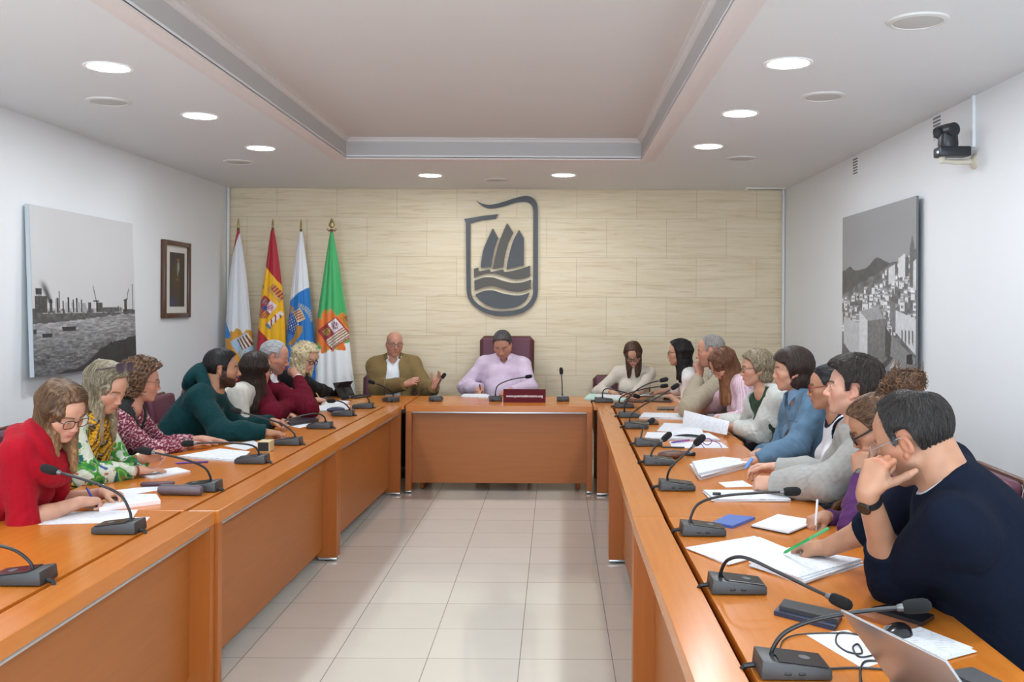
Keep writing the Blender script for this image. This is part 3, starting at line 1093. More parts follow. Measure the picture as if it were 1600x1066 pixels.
# ================================================================== CONFERENCE DESKS
W_Y = wood_mat('cherry veneer lengthwise', '#BE6C22', '#CB7B2E', axis='Y', rough=.22, coat=.0)
W_X = wood_mat('cherry veneer crosswise', '#BE6C22', '#CB7B2E', axis='X', rough=.22, coat=.0)
W_Z = wood_mat('cherry veneer upright', '#A3581C', '#AE6224', axis='Z', rough=.35, coat=.0)
W_PY = wood_mat('cherry panel lengthwise', '#9E5A22', '#A96429', axis='Y', rough=.42, coat=.0)
W_PX = wood_mat('cherry panel crosswise', '#9E5A22', '#A96429', axis='X', rough=.42, coat=.0)
M_ALU = mat('brushed aluminium strip', '#C9CACB', rough=.32, metal=.8)
M_FOOT = mat('dark foot', '#2A2A2A', rough=.5)


def desk(name, p0, p1, side, depth, label, slot=0.02, ledge=0.125):
    """one table unit: front ledge and modesty screen facing the aisle, worktop behind a cable slot.
    local x runs away from the aisle (side=+1 right, -1 left), local y along the unit"""
    L = math.hypot(p1[0] - p0[0], p1[1] - p0[1])
    rz = math.atan2(p1[1] - p0[1], p1[0] - p0[0]) - PI / 2
    r = empty(name, (p0[0], p0[1], 0), rz)
    e = 0.0015
    T = 0.052

    def X(a, b_):
        return (a, b_) if side > 0 else (-b_, -a)
    MB().bbox(*X(0, ledge), e, L - e, TZ - T, TZ, .0012, 1).build('ledge', W_Y, r)
    MB().bbox(*X(0.004, 0.03), .05, L - .05, TZ - T - .014, TZ - T - .0005, .002).build('metal_strip', M_ALU, r)
    MB().box(*X(0.085, 0.103), .05, L - .05, .075, TZ - T).build('modesty_panel', W_PY, r)
    for y0, y1 in ((e, .05), (L - .05, L - e)):
        MB().bbox(*X(0.001, ledge), y0, y1, .022, TZ - T - .0005, .001, 1).build('post', W_Z, r)
        MB().bbox(*X(0.0, ledge - .01), y0 + .001, y1 - .001, .008, .022, .002).build('foot_plate', M_ALU, r)
        MB().lathe([(.02, 0), (.02, .008)], 12, 0, Matrix.Translation((side * .06, (y0 + y1) / 2, 0))).build('foot', M_FOOT, r)
    MB().bbox(*X(ledge + slot, depth), e, L - e, TZ - .032, TZ, .0012, 1).build('worktop', W_Y, r)
    MB().box(*X(ledge + .001, depth - .18), .06, L - .06, TZ - .11, TZ - .095).build('cable_tray', W_PY, r)
    for y in (.10, L - .13):
        MB().bbox(*X(ledge + .06, depth - .06), y, y + .03, .01, TZ - .033, .002).build('side_panel', W_Z, r)
    tag(r, label, 'conference table', 'cherry wood conference table units')
    return r


desk('conference_table', (-1.398, 1.98), (-1.398, 4.10), -1, .80, 'nearest cherry wood table unit on the left side, before the woman in red')
desk('conference_table', (-1.385, 4.103), (-1.349, 6.222), -1, .83, 'middle cherry wood table unit on the left side, before the curly haired woman')
desk('conference_table', (-1.349, 6.225), (-1.29, 8.36), -1, .88, 'far cherry wood table unit on the left side, before the man in the maroon sweater')
desk('conference_table', (.322, 1.90), (.316, 4.03), 1, .785, 'nearest cherry wood table unit on the right side, before the man in navy')
desk('conference_table', (.318, 4.033), (.338, 6.205), 1, .82, 'middle cherry wood table unit on the right side, before the woman in denim')
desk('conference_table', (.338, 6.208), (.354, 8.375), 1, .84, 'far cherry wood table unit on the right side, before the woman in pink stripes')
# head table: local x runs from the aisle to the stone wall
h = desk('conference_table', (.318, 8.405), (-1.262, 8.405), 1, .88, 'head table of cherry wood facing the camera, under the emblem')


def corner(name, poly, label):
    cx = sum(p[0] for p in poly) / len(poly)
    cy = sum(p[1] for p in poly) / len(poly)
    r = empty(name, (cx, cy, 0))
    P = [(a - cx, b_ - cy) for a, b_ in poly]
    MB().prism(P, TZ - .032, TZ).build('worktop', W_X, r)
    for px_, py_ in [(p[0] * .86, p[1] * .86) for p in P]:
        MB().bbox(px_ - .025, px_ + .025, py_ - .025, py_ + .025, 0, TZ - .033, .003).build('leg', W_Z, r)
    tag(r, label, 'corner table', 'cherry wood corner table tops')


corner('corner_table', [(-2.17, 8.372), (-1.272, 8.372), (-1.272, 9.285), (-2.17, 9.285)], 'cherry wood corner top joining the left tables to the head table')
corner('corner_table', [(.327, 8.387), (1.19, 8.387), (1.19, 9.285), (.327, 9.285)], 'cherry wood corner top joining the right tables to the head table')

# ================================================================== CHAIRS
M_LEATH = mat('maroon leather', '#5E2A3C', rough=.42, noise=.06, nscale=60, bump=.12, bscale=600)
W_CH = wood_mat('chair arm wood', '#8A5428', '#B37A42', axis='Y', rough=.3)
M_STUD = mat('brass piping', '#8C7748', rough=.4, metal=.6)


def make_chair(high=False):
    r = empty('armchair')
    top = 1.27 if high else .885
    MB().bbox(-.26, .26, -.24, .27, .40, .475, .03, 4).build('seat', M_LEATH, r)
    sl = Matrix.Translation((0, -.26, .47)) @ Matrix.Rotation(math.radians(5 if high else 8), 4, 'X')
    hb = top - .47
    b = MB()
    bm = bmesh.new()
    nx, nz = 10, 10
    w = .255 if high else .27
    b.bbox(-w, w, -.045, .035, .03, hb, .03, 4, 0, sl)
    b.build('backrest', M_LEATH, r)
    b = MB()
    pts = [(-w + .012, -.03, .05), (-w + .012, -.03, hb - .03), (-w + .04, -.03, hb - .008), (w - .04, -.03, hb - .008), (w - .012, -.03, hb - .03), (w - .012, -.03, .05)]
    b.tube([sl @ Vector(p) for p in pts], .009, 8)
    b.build('piping', mat('dark leather piping', '#43202C', rough=.4), r)
    b = MB()
    w2 = w + .008
    b.tube([sl @ Vector(p) for p in [(-w2, -.05, -.05), (-w2, -.05, hb - .03), (-w2 + .03, -.05, hb + .002), (w2 - .03, -.05, hb + .002), (w2, -.05, hb - .03), (w2, -.05, -.05)]], .014, 10)
    b.build('back_frame', mat('dark chair rail wood', '#5A3420', rough=.35), r)
    for s in (-1, 1):
        b = MB()
        b.tube(cr_spline([(s * .285, -.30, .66), (s * .295, -.1, .69), (s * .295, .1, .69), (s * .29, .2, .675), (s * .285, .235, .63)], 5), .021, 10)
        b.tube([(s * .285, .2, .67), (s * .275, .2, .42), (s * .262, .21, .36)], .018, 10)
        b.build('arm', W_CH, r)
    for s in (-1, 1):
        for y, dy in ((.22, .02), (-.24, -.06)):
            MB().tube([(s * .24, y, .41), (s * .25, y + dy, 0.0)], [.024, .017], 10).build('leg', W_CH, r)
    MB().bbox(-.25, .25, -.24, .25, .36, .40, .004).build('seat_frame', W_CH, r)
    return r


CH0 = make_chair()
CH1 = make_chair(True)
CH_USED = [False, False]


def place_chair(x, y, face_deg, label, high=False):
    k = 1 if high else 0
    rz = math.radians(face_deg) - PI / 2
    if not CH_USED[k]:
        o = CH1 if high else CH0
        o.location = (x, y, 0)
        o.rotation_euler = (0, 0, rz)
        CH_USED[k] = True
    else:
        o = dup(CH1 if high else CH0, (x, y, 0), rz)
    tag(o, label, 'chair', 'maroon leather armchairs round the tables')
    return o


# ================================================================== MICROPHONES
M_MB = mat('microphone base plastic', '#3A3A3B', rough=.42, noise=.04)
M_MB2 = mat('microphone base top', '#242425', rough=.25)
M_NECK = mat('black gooseneck', '#1C1C1E', rough=.4)
M_FOAM = mat('black foam windscreen', '#19191A', rough=.95, bump=.7, bscale=1500)
M_RINGM = mat('grey collar', '#77777A', rough=.35, metal=.5)


def mic(base_px, root_px, neck_px, head_px, yh, side, label, rz=None):
    """side: direction (world x) from the gooseneck root towards the speaker; 0 means the base faces the stone wall"""
    p = at(base_px[0], base_px[1], TZ)
    r = empty('microphone', (p.x, p.y, TZ), 0 if rz is None else rz)
    # base: local x towards the seat
    if side == 0:
        Mb = Matrix.Rotation(PI / 2, 4, 'Z')
    elif side < 0:
        Mb = Matrix.Rotation(PI, 4, 'Z')
    else:
        Mb = Matrix.Identity(4)
    lx, ly = .082, .056
    vs = [(-lx, -ly, 0.003), (lx, -ly, 0.003), (lx, ly, 0.003), (-lx, ly, 0.003), (-lx + .004, -ly + .003, .046), (lx, -ly + .003, .026), (lx, ly - .003, .026), (-lx + .004, ly - .003, .046)]
    bm = bmesh.new()
    bv = [bm.verts.new(v) for v in vs]
    for f in ((3, 2, 1, 0), (4, 5, 6, 7), (0, 1, 5, 4), (1, 2, 6, 5), (2, 3, 7, 6), (3, 0, 4, 7)):
        bm.faces.new([bv[i] for i in f])
    bmesh.ops.bevel(bm, geom=bm.edges[:], offset=.004, segments=2, profile=.5, affect='EDGES')
    MB().addbm(bm, 0, Mb).build('base', M_MB, r)
    sl = Mb @ Matrix.Translation((.018, 0, .0362)) @ Matrix.Rotation(math.atan2(.02, .16), 4, 'Y')
    b = MB().bbox(-.058, .058, -.046, .046, -.002, .0018, .0015, 1, 0, sl)
    b.build('control_panel', M_MB2, r)
    b = MB()
    b.lathe([(.0135, .0019), (.0135, .003), (.011, .003), (.011, .0022)], 20, 0, sl @ Matrix.Translation((.012, 0, 0)))
    b.build('talk_button', M_RINGM, r)
    for q in (-.02, .012):
        MB().bbox(q - .008, q + .008, -ly - .002, -ly + .004, .014, .02, .002, 1, 0, Mb).build('socket', M_NECK, r)
    b = MB()
    b.tube([(-lx, .02, .012), (-lx - .022, .022, .008), (-lx - .03, .03, -.006 if side else .006)], .007, 8, 0, Mb)
    b.build('cable_plug', M_NECK, r)
    # gooseneck
    y0 = p.y
    P = [atY(root_px[0], root_px[1], y0)]
    n = len(neck_px) + 1
    for i, q in enumerate(neck_px):
        P.append(atY(q[0], q[1], y0 + (yh - y0) * min(1, (i + .6) / n)))
    hd = atY(head_px[0], head_px[1], yh)
    P.append(hd)
    P[0].z = min(P[0].z, TZ + .05)
    P = [Vector((P[0].x, P[0].y, TZ + .035))] + [P[0]] * 0 + P[1:]
    Mi = Matrix.Rotation(-(0 if rz is None else rz), 4, 'Z')
    off = Vector((p.x, p.y, TZ))
    P = [Mi @ (q - off) for q in P]
    S = cr_spline(P, 8)
    d = (S[-1] - S[-3]).normalized()
    b = MB()
    st = [S[0], S[0] + (S[4] - S[0]) * .5, S[4]]
    b.tube(S, [.0052] * len(S), 10)
    k = max(2, len(S) // 7)
    b.tube(S[:k + 1], [.0088 - .003 * i / k for i in range(k + 1)], 10)
    b.build('gooseneck', M_NECK, r)
    e = S[-1]
    Q = d.to_track_quat('Z', 'Y').to_matrix().to_4x4()
    Mh = Matrix.Translation(e) @ Q
    MB().lathe([(.006, -.045), (.0085, -.04), (.0095, -.026)], 14, 0, Mh).build('collar', M_RINGM, r)
    MB().lathe([(.004, -.032), (.0125, -.03), (.0165, -.02), (.0175, 0), (.0172, .018), (.014, .028), (.007, .034), (.001, .0352)], 18, 0, Mh).build('windscreen', M_FOAM, r)
    tag(r, label, 'microphone', 'gooseneck desk microphones')
    return r


mic((40, 918), (55, 905), [(52, 888), (30, 870), (0, 861)], (-60, 852), 3.05, -1, 'gooseneck microphone cut by the left edge of the photo, nearest on the left')
mic((190, 838), (208, 828), [(206, 806), (190, 780), (150, 762)], (80, 742), 3.72, -1, 'gooseneck microphone reaching across in front of the woman in red')
mic((318, 772), (331, 764), [(331, 750), (320, 735), (284, 722)], (229, 711), 4.5, -1, 'gooseneck microphone beside the grey glitter pencil case')
mic((397, 728), (407, 722), [(405, 708), (392, 700), (350, 697)], (296, 699), 5.3, -1, 'gooseneck microphone beside the small cream box, reaching to the curly haired woman')
mic((452, 699), (464, 691), [(460, 680), (440, 666), (405, 656)], (371, 647), 6.0, -1, 'gooseneck microphone lying before the green hoodie sleeve')
mic((502, 673), (511, 669), [(508, 655), (495, 650), (465, 656)], (431, 668), 6.72, -1, 'gooseneck microphone bent low by the hands of the man in the hoodie')
mic((538, 653), (549, 650), [(547, 641), (540, 634), (530, 630)], (519, 630), 7.5, -1, 'gooseneck microphone beside the dark blue glasses case')
mic((569, 641), (579, 637), [(577, 627), (569, 621), (556, 622)], (541, 625), 8.1, -1, 'gooseneck microphone in front of the black tablet on the left')
mic((612, 630), (616, 625), [(615, 618), (608, 611), (596, 605)], (582, 600), 8.6, 0, 'gooseneck microphone at the left corner, its neck crossing the olive jacket', rz=.5)
mic((683, 628), (682, 622), [(683, 612), (687, 600)], (694, 589.5), 8.95, 0, 'gooseneck microphone between the hands of the man in the olive jacket')
mic((776, 627), (775.5, 621), [(776, 611), (781, 602), (800, 594)], (827, 589), 8.95, 0, 'gooseneck microphone beside the dark red web address sign')
mic((881, 626), (880, 619), [(879.5, 600)], (878, 580), 8.95, 0, 'gooseneck microphone standing straight up, right of the dark red sign')
mic((945, 628), (943, 622), [(943, 613), (948, 607), (965, 609)], (996, 618), 8.75, 1, 'gooseneck microphone at the right corner, beside the pale green folder')
mic((977, 636), (969, 633), [(970, 622), (980, 615), (1010, 606)], (1039, 601.5), 8.1, 1, 'second gooseneck microphone from the right corner')
mic((985, 651), (977, 647), [(979, 630), (993, 611), (1015, 598)], (1038.5, 592), 7.5, 1, 'third gooseneck microphone from the right corner')
mic((996, 668), (985, 663), [(988, 648), (1002, 635), (1030, 619)], (1056, 602.5), 6.95, 1, 'gooseneck microphone left of the dark leather pad, before the woman in pink stripes')
mic((1015, 695), (1003, 690), [(1004, 680), (1008, 666)], (1019, 657), 6.2, 1, 'short upright gooseneck microphone before the white cardigan papers')
mic((1032, 724), (1019, 720), [(1020, 708), (1026, 697)], (1043.5, 681), 5.4, 1, 'gooseneck microphone beside the brown patterned case')
mic((1060, 763), (1046, 757), [(1046, 740), (1053, 726), (1074, 706)], (1095, 686), 4.6, 1, 'gooseneck microphone left of the thick white paper stack')
mic((1101, 832), (1082, 824), [(1083, 805), (1095, 785), (1130, 773), (1190, 767)], (1240, 764.5), 3.74, 1, 'gooseneck microphone left of the blue phone, reaching to the purple sleeve')
mic((1155, 920), (1131, 909), [(1131, 890), (1142, 872), (1170, 869), (1222, 892), (1275, 917)], (1318, 936), 2.8, 1, 'gooseneck microphone before the navy man, bent down over the black phone')
mic((1242, 1048), (1212, 1037), [(1213, 1010), (1232, 985), (1275, 966), (1350, 951)], (1436, 942), 2.3, 1, 'nearest gooseneck microphone on the right, beside the laptop')

# sign with the web address
p = atY(821, 630, 8.72)
sg = empty('web_address_sign', (p.x, p.y, TZ))
hw_, hh_ = .185, .115
M_SIGN = mat('wine red sign', '#5E1020', rough=.6, spec=.2)
vs = [(-hw_, -.02, 0), (hw_, -.02, 0), (hw_, .03, 0), (-hw_, .03, 0), (-hw_, .0, hh_), (hw_, .0, hh_), (hw_, .012, hh_), (-hw_, .012, hh_)]
MB().add(vs, [(3, 2, 1, 0), (4, 5, 6, 7), (0, 1, 5, 4), (1, 2, 6, 5), (2, 3, 7, 6), (3, 0, 4, 7)]).build('plate', M_SIGN, sg, sharp=20)
fc = bpy.data.curves.new('lettering', 'FONT')
fc.body = 'www.puertodelrosario.org'
fc.align_x = 'CENTER'
fc.align_y = 'CENTER'
fc.size = .0295
fc.extrude = .0004
fc.offset = .0006
fc.materials.append(mat('white lettering', '#F2ECEC', rough=.5))
tmp = bpy.data.objects.new('lettering', fc)
C.objects.link(tmp)
bpy.context.view_layer.update()
lme = bpy.data.meshes.new_from_object(tmp.evaluated_get(bpy.context.evaluated_depsgraph_get()))
bpy.data.objects.remove(tmp)
ft = bpy.data.objects.new('lettering', lme)
C.objects.link(ft)
ft.parent = sg
ft.location = (0, -.0112, hh_ * .48)
ft.rotation_euler = (PI / 2 - math.atan2(.02, hh_), 0, 0)
tag(sg, 'wine red sign with a white web address on the head table', 'sign')
# ================================================================== PAPERS AND SMALL THINGS ON THE DESKS
M_PAPER = mat('white paper', '#DFE1E6', rough=.75)
M_PAPER2 = mat('off white paper', '#D4D7DC', rough=.75)


def printed(name, lines=True):
    """paper with faint printed lines"""
    if name in MATS:
        return MATS[name]
    m, nt, b = new_mat(name)
    tc = nd(nt, 'ShaderNodeTexCoord')
    wv = nd(nt, 'ShaderNodeTexWave', bands_direction='Y')
    wv.inputs['Scale'].default_value = 26.0
    wv.inputs['Distortion'].default_value = 0.6
    nt.links.new(tc.outputs['Object'], wv.inputs['Vector'])
    n = nd(nt, 'ShaderNodeTexNoise', Scale=60.0, Detail=2.0)
    nt.links.new(tc.outputs['Object'], n.inputs['Vector'])
    ma = nd(nt, 'ShaderNodeMath', operation='MULTIPLY')
    nt.links.new(wv.outputs['Fac'], ma.inputs[0])
    nt.links.new(n.outputs['Fac'], ma.inputs[1])
    rp = nd(nt, 'ShaderNodeValToRGB')
    rp.color_ramp.elements[0].position = .42
    rp.color_ramp.elements[0].color = (*lin('#DFE1E6'), 1)
    rp.color_ramp.elements[1].position = .62
    rp.color_ramp.elements[1].color = (*lin('#AEB0B8'), 1)
    nt.links.new(ma.outputs[0], rp.inputs[0])
    nt.links.new(rp.outputs[0], b.inputs['Base Color'])
    b.inputs['Roughness'].default_value = .75
    MATS[name] = m
    return m


M_PRN = printed('printed paper')


def sheet(name, quad_px, label, cat, m=None, z=0.0006, th=0.0008, mats=None, group=None, curl=0.0, r=0.0):
    """flat sheet, stack or slab given by its four corners on the desk"""
    Q = [at(x, y, TZ + z + th) for x, y in quad_px]
    c = sum((q for q in Q), Vector()) / 4
    o0 = Vector((c.x, c.y, TZ + z))
    n = 8
    vs, fs = [], []
    for lvl in (0, 1):
        for j in range(n + 1):
            for i in range(n + 1):
                u, v = i / n, j / n
                p = (Q[0] * (1 - u) + Q[1] * u) * (1 - v) + (Q[3] * (1 - u) + Q[2] * u) * v - o0
                zz = th if lvl else 0
                zz += curl * (max(0, abs(u - .5) - .25) ** 2 * 4 + .25 * math.sin(3 * u + 2 * v) ** 2)
                vs.append((p.x, p.y, zz))
    N = (n + 1) ** 2
    for j in range(n):
        for i in range(n):
            a = j * (n + 1) + i
            fs.append((N + a, N + a + 1, N + a + n + 2, N + a + n + 1))
            fs.append((a + n + 1, a + n + 2, a + 1, a))
    rim = [i for i in range(n + 1)] + [j * (n + 1) + n for j in range(1, n + 1)] + [n * (n + 1) + i for i in range(n - 1, -1, -1)] + [j * (n + 1) for j in range(n - 1, 0, -1)]
    for k in range(len(rim)):
        a, b_ = rim[k], rim[(k + 1) % len(rim)]
        fs.append((a, b_, N + b_, N + a))
    mb = MB().add(vs, fs)
    # make sure the top faces up
    ob = mb.build(name, m or M_PAPER, None, sharp=30)
    bm = bmesh.new()
    bm.from_mesh(ob.data)
    bmesh.ops.recalc_face_normals(bm, faces=bm.faces[:])
    bm.to_mesh(ob.data)
    bm.free()
    ob.location = o0
    tag(ob, label, cat, group)
    return ob


def stack(name, quad_px, th, n, label, cat='paper stack', z=0.0, group=None, seed=0):
    """pile of loose sheets, each layer slightly turned: one thing with its layers as parts"""
    rr = random.Random(seed + 3)
    Q = [at(x, y, TZ + z + th) for x, y in quad_px]
    c = sum((q for q in Q), Vector()) / 4
    r = empty(name, (c.x, c.y, TZ + z))
    for k in range(n):
        a = rr.uniform(-.05, .05)
        dx, dy = rr.uniform(-.008, .008), rr.uniform(-.008, .008)
        P = []
        for q in Q:
            x, y = q.x - c.x, q.y - c.y
            P.append((x * math.cos(a) - y * math.sin(a) + dx, x * math.sin(a) + y * math.cos(a) + dy))
        MB().prism(P, th * k / n + .0003, th * (k + .88) / n).build('sheaf', [M_PAPER, M_PAPER2, M_PRN][k % 3 if k < n - 1 else 2], r)
    tag(r, label, cat, group)
    return r


G = 'loose papers on the tables'
sheet('paper_sheet', [(63, 828), (99, 808), (219, 803), (206, 823)], 'printed white sheet on the near left table before the red woman', 'paper', M_PRN, group=G)
sheet('paper_sheet', [(190, 822), (205, 815), (238, 814), (231, 822)], 'small sheet corner behind the second left microphone base', 'paper', mat('pinkish paper', '#EBD9D6', rough=.75), z=.0018, group=G)
sheet('notebook', [(158, 801), (186, 780), (248, 779), (254, 788)], 'white ring notebook with a pink edge under the red woman\'s pen', 'notebook', mat('pink edged notebook', '#EFE4E6', rough=.7), th=.016)
sheet('notebook_page', [(159, 799), (187, 779), (247, 778), (251, 787)], 'open white page on the pink edged notebook', 'paper', M_PRN, z=.0168, group=G)
sheet('paper_sheet', [(176, 774), (260, 763), (271, 769), (200, 781)], 'white sheet under the brown case, beside the grey pencil case', 'paper', M_PAPER, group=G)
# brown slim case and glitter pencil case
p0, p1 = at(216, 771, TZ), at(266, 769, TZ)
o = MB().bbox(-.075, .075, -.02, .02, 0, .018, .008, 3).build('slim_case', mat('brown slim case', '#54323A', rough=.4))
o.location = (p0 + p1) / 2 + Vector((0, .06, .003))
o.rotation_euler = (0, 0, math.atan2(p1.y - p0.y, p1.x - p0.x))
tag(o, 'slim brown case lying on white paper behind the pencil case', 'case')
p0, p1 = at(252, 779, TZ), at(318, 781, TZ)
r = empty('pencil_case', (p0 + p1) / 2, math.atan2(p1.y - p0.y, p1.x - p0.x) + .1)
L_ = (p1 - p0).length / 2
pr_ = [(.004, -L_), (.018, -L_ + .004), (.023, -L_ + .02), (.022, 0), (.023, L_ - .02), (.018, L_ - .004), (.004, L_)]
MB().lathe(pr_, 18, 0, Matrix.Translation((0, 0, .0225)) @ Matrix.Rotation(PI / 2, 4, 'Y')).build('body', mat('grey glitter cloth', '#6A5F66', rough=.35, metal=.35, noise=.35, nscale=500, bump=.4, bscale=700), r)
MB().tube([(-L_ * .85, -.004, .0455), (L_ * .85, -.004, .0455)], .0025, 8).build('zip', M_RINGM, r)
tag(r, 'grey glitter pencil case beside the third left microphone', 'pencil case')
sheet('notepad', [(215, 746), (279, 736), (300, 741.5), (239, 753)], 'white notepad beside the hand of the woman with the mustard scarf', 'notepad', M_PAPER, th=.008)
stack('paper_stack', [(279, 718), (347, 706), (392, 710.5), (373, 724)], .012, 3, 'white papers with a blue edge before the curly haired woman', seed=1, group='paper stacks on the tables')
sheet('paper_sheet', [(352, 702), (398, 693), (412, 700), (385, 708)], 'white sheet under the hand of the curly haired woman', 'paper', M_PAPER2, group=G)


def rod(name, a, b_, r, m, label, cat, group=None, cap=None, tip=None):
    a, b_ = Vector(a), Vector(b_)
    ro = empty(name, a)
    d = b_ - a
    L = d.length
    Mq = d.to_track_quat('Z', 'Y').to_matrix().to_4x4()
    MB().lathe([(r * .25, 0), (r * .9, .012), (r, .02), (r, L * .97), (r * .6, L)], 12, 0, Mq).build('barrel', m, ro)
    if tip is not None:
        MB().lathe([(r * .15, -.004), (r * .3, .0), (r * 1.02, .018), (r * 1.02, .026)], 12, 0, Mq).build('tip', tip, ro)
    if cap is not None:
        MB().lathe([(r * 1.05, L * .62), (r * 1.08, L * .64), (r * 1.08, L * .99), (r * .5, L * 1.02)], 12, 0, Mq).build('cap', cap, ro)
        MB().tube([Mq @ Vector((r * 1.5, 0, L * .97)), Mq @ Vector((r * 1.6, 0, L * .72))], r * .25, 6).build('clip', M_RINGM, ro)
    tag(ro, label, cat, group)
    return ro


M_PURP = mat('purple pen', '#5C3C9A', rough=.35)
rod('pen', at(276, 730, TZ + .006), at(328, 727, TZ + .006), .005, M_PURP, 'purple pen lying before the curly haired woman', 'pen', 'pens')
# small cream speaker box
a, b_ = at(404, 711, TZ), at(423, 711, TZ)
r = empty('small_box', ((a.x + b_.x) / 2, a.y + .05, TZ))
w_ = (b_.x - a.x) / 2
MB().bbox(-w_, w_, -.05, .05, 0, .06, .003).build('body', mat('cream box', '#CDB88F', rough=.5), r)
MB().box(-w_ + .005, w_ - .005, -.0515, -.049, .005, .055).build('front', mat('black box front', '#17171A', rough=.5), r)
tag(r, 'small cream box with a black front beside the fourth left microphone', 'box')
sheet('tablet_case', [(444, 660), (490, 654), (500, 659), (456, 666)], 'dark tablet in a case beside the hands of the hoodie man', 'tablet', mat('dark tablet case', '#2B2A33', rough=.35), z=.006, th=.014)
sheet('paper_sheet', [(446, 668), (486, 662), (492, 667), (470, 673)], 'white paper under the dark tablet on the left table', 'paper', M_PRN, group=G)
stack('paper_stack', [(479, 645), (512, 634), (548, 637), (541, 645.5)], .012, 3, 'white papers beside the maroon sleeve, behind the dark blue case', seed=2, group='paper stacks on the tables')
p0, p1 = at(512, 649, TZ), at(541, 647, TZ)
r = empty('glasses_case', (p0 + p1) / 2, math.atan2(p1.y - p0.y, p1.x - p0.x))
MB().sphere((0, 0, .022), ((p1 - p0).length / 2, .032, .022), 20, 12).build('shell', mat('navy glasses case', '#2A3550', rough=.35), r)
tag(r, 'dark blue glasses case on the left table before the maroon man', 'glasses case')
sheet('notebook', [(504, 634), (517, 628), (548, 630), (541, 635.5)], 'white topped black notebook under the blonde woman\'s pen', 'notebook', M_PAPER, th=.014)
# tablet on a folding stand with its keyboard
a, b_ = at(545, 626, TZ), at(563, 622, TZ)
r = empty('tablet_on_stand', (a + b_) / 2, math.radians(66))
TM = Matrix.Translation((0, 0, .0)) @ Matrix.Rotation(math.radians(-28), 4, 'X')
MB().bbox(-.12, .12, .06, .068, .0, .185, .003, 2, 0, TM).build('screen', mat('black tablet', '#15161A', rough=.2), r)
MB().bbox(-.12, .12, -.11, .055, 0.0, .012, .004).build('keyboard', mat('dark keyboard', '#25262C', rough=.5), r)
MB().add([(-.1, .075, .14), (.1, .075, .14), (.1, .19, .002), (-.1, .19, .002), (-.1, .079, .14), (.1, .079, .14), (.1, .196, .002), (-.1, .196, .002)],
         [(0, 1, 2, 3), (7, 6, 5, 4), (0, 4, 5, 1), (2, 6, 7, 3), (0, 3, 7, 4), (1, 5, 6, 2)]).build('kickstand', mat('dark keyboard', '#25262C'), r)
tag(r, 'black tablet standing on its kickstand beside the blonde woman', 'tablet')
# mayor
stack('notepad', [(722, 621), (728, 616.5), (764, 616.5), (763, 621.5)], .012, 2, 'white notepad under the pen of the man in the lilac shirt', 'notepad', seed=5)
# right corner
sheet('folder', [(914, 622), (922, 614.5), (985, 617), (976, 624.5)], 'pale green folder before the woman in cream', 'folder', mat('pale green folder', '#B9DCD2', rough=.5), th=.012)
sheet('paper_sheet', [(930, 620), (936, 615), (975, 616.5), (968, 622)], 'white paper lying on the pale green folder', 'paper', M_PRN, z=.013, group=G)
sheet('paper_sheet', [(985, 618), (992, 612), (1030, 611), (1026, 617)], 'white paper before the woman at the right corner', 'paper', M_PAPER, group=G)
sheet('tablet_case', [(1008, 624.5), (1016, 619), (1054, 620), (1050, 625.5)], 'dark tablet lying before the dark haired woman at the right corner', 'tablet', mat('black tablet', '#15161A'), th=.01)
sheet('mobile_phone', [(976, 626), (980, 622.5), (1010, 623), (1007, 626.5)], 'dark phone between the corner microphones on the right', 'phone', mat('black phone', '#1B1C20', rough=.2), th=.009)
sheet('mobile_phone', [(1028, 637.5), (1030, 633.5), (1062, 633.5), (1062, 637.5)], 'black phone lying before the grey haired man', 'phone', mat('black phone', '#1B1C20'), th=.009)
stack('paper_stack', [(1001, 650), (1010, 643), (1070, 644), (1072, 651)], .014, 3, 'white papers before the woman in pink stripes', seed=6, group='paper stacks on the tables')
r = empty('leather_pad', at(1010, 661, TZ), .05)
MB().bbox(-.09, .09, -.07, .07, 0, .012, .004).build('cover', mat('dark brown leather', '#4A3226', rough=.4), r)
MB().bbox(-.08, .085, -.062, .062, .0122, .018, .003).build('pages', mat('gilt page block', '#B79A5C', rough=.5), r)
MB().bbox(-.088, .088, -.068, .068, .0182, .022, .002).build('cover', mat('dark brown leather', '#4A3226'), r)
tag(r, 'brown leather pad with gilt pages beside the fourth right microphone', 'notebook')
sheet('paper_sheet', [(1028, 672), (1040, 659), (1092, 661), (1088, 675)], 'spread white paper under the sheets held by the cardigan woman', 'paper', M_PRN, group=G)
stack('paper_stack', [(1011, 682), (1014, 674), (1110, 674), (1128, 683)], .016, 4, 'white paper stack in front of the woman in the white cardigan', seed=7, group='paper stacks on the tables')
sheet('paper_sheet', [(1052, 698), (1048, 688), (1128, 688), (1141, 697.5)], 'white sheet under the purple eyeglasses', 'paper', M_PAPER, group=G)


def eyeglasses(name, c, rz, m, label, lensm=None):
    r = empty(name, c, rz)
    b = MB()
    for s in (-1, 1):
        b.tube([(s * .033 + .026 * math.cos(w) * (1 + .12 * math.cos(2 * w)), 0, .022 + .02 * math.sin(w)) for w in [2 * PI * k / 20 for k in range(21)]], .0026, 6, cap=False)
    b.tube([(-.009, 0, .028), (0, -.002, .03), (.009, 0, .028)], .0026, 6)
    b.build('rim', m, r)
    for s in (-1, 1):
        MB().tube([(s * .06, 0, .028), (s * .062, .04, .027), (s * .06, .10, .022), (s * .058, .13, .004)], .0028, 6).build('temple', m, r)
    return tag(r, label, 'eyeglasses')


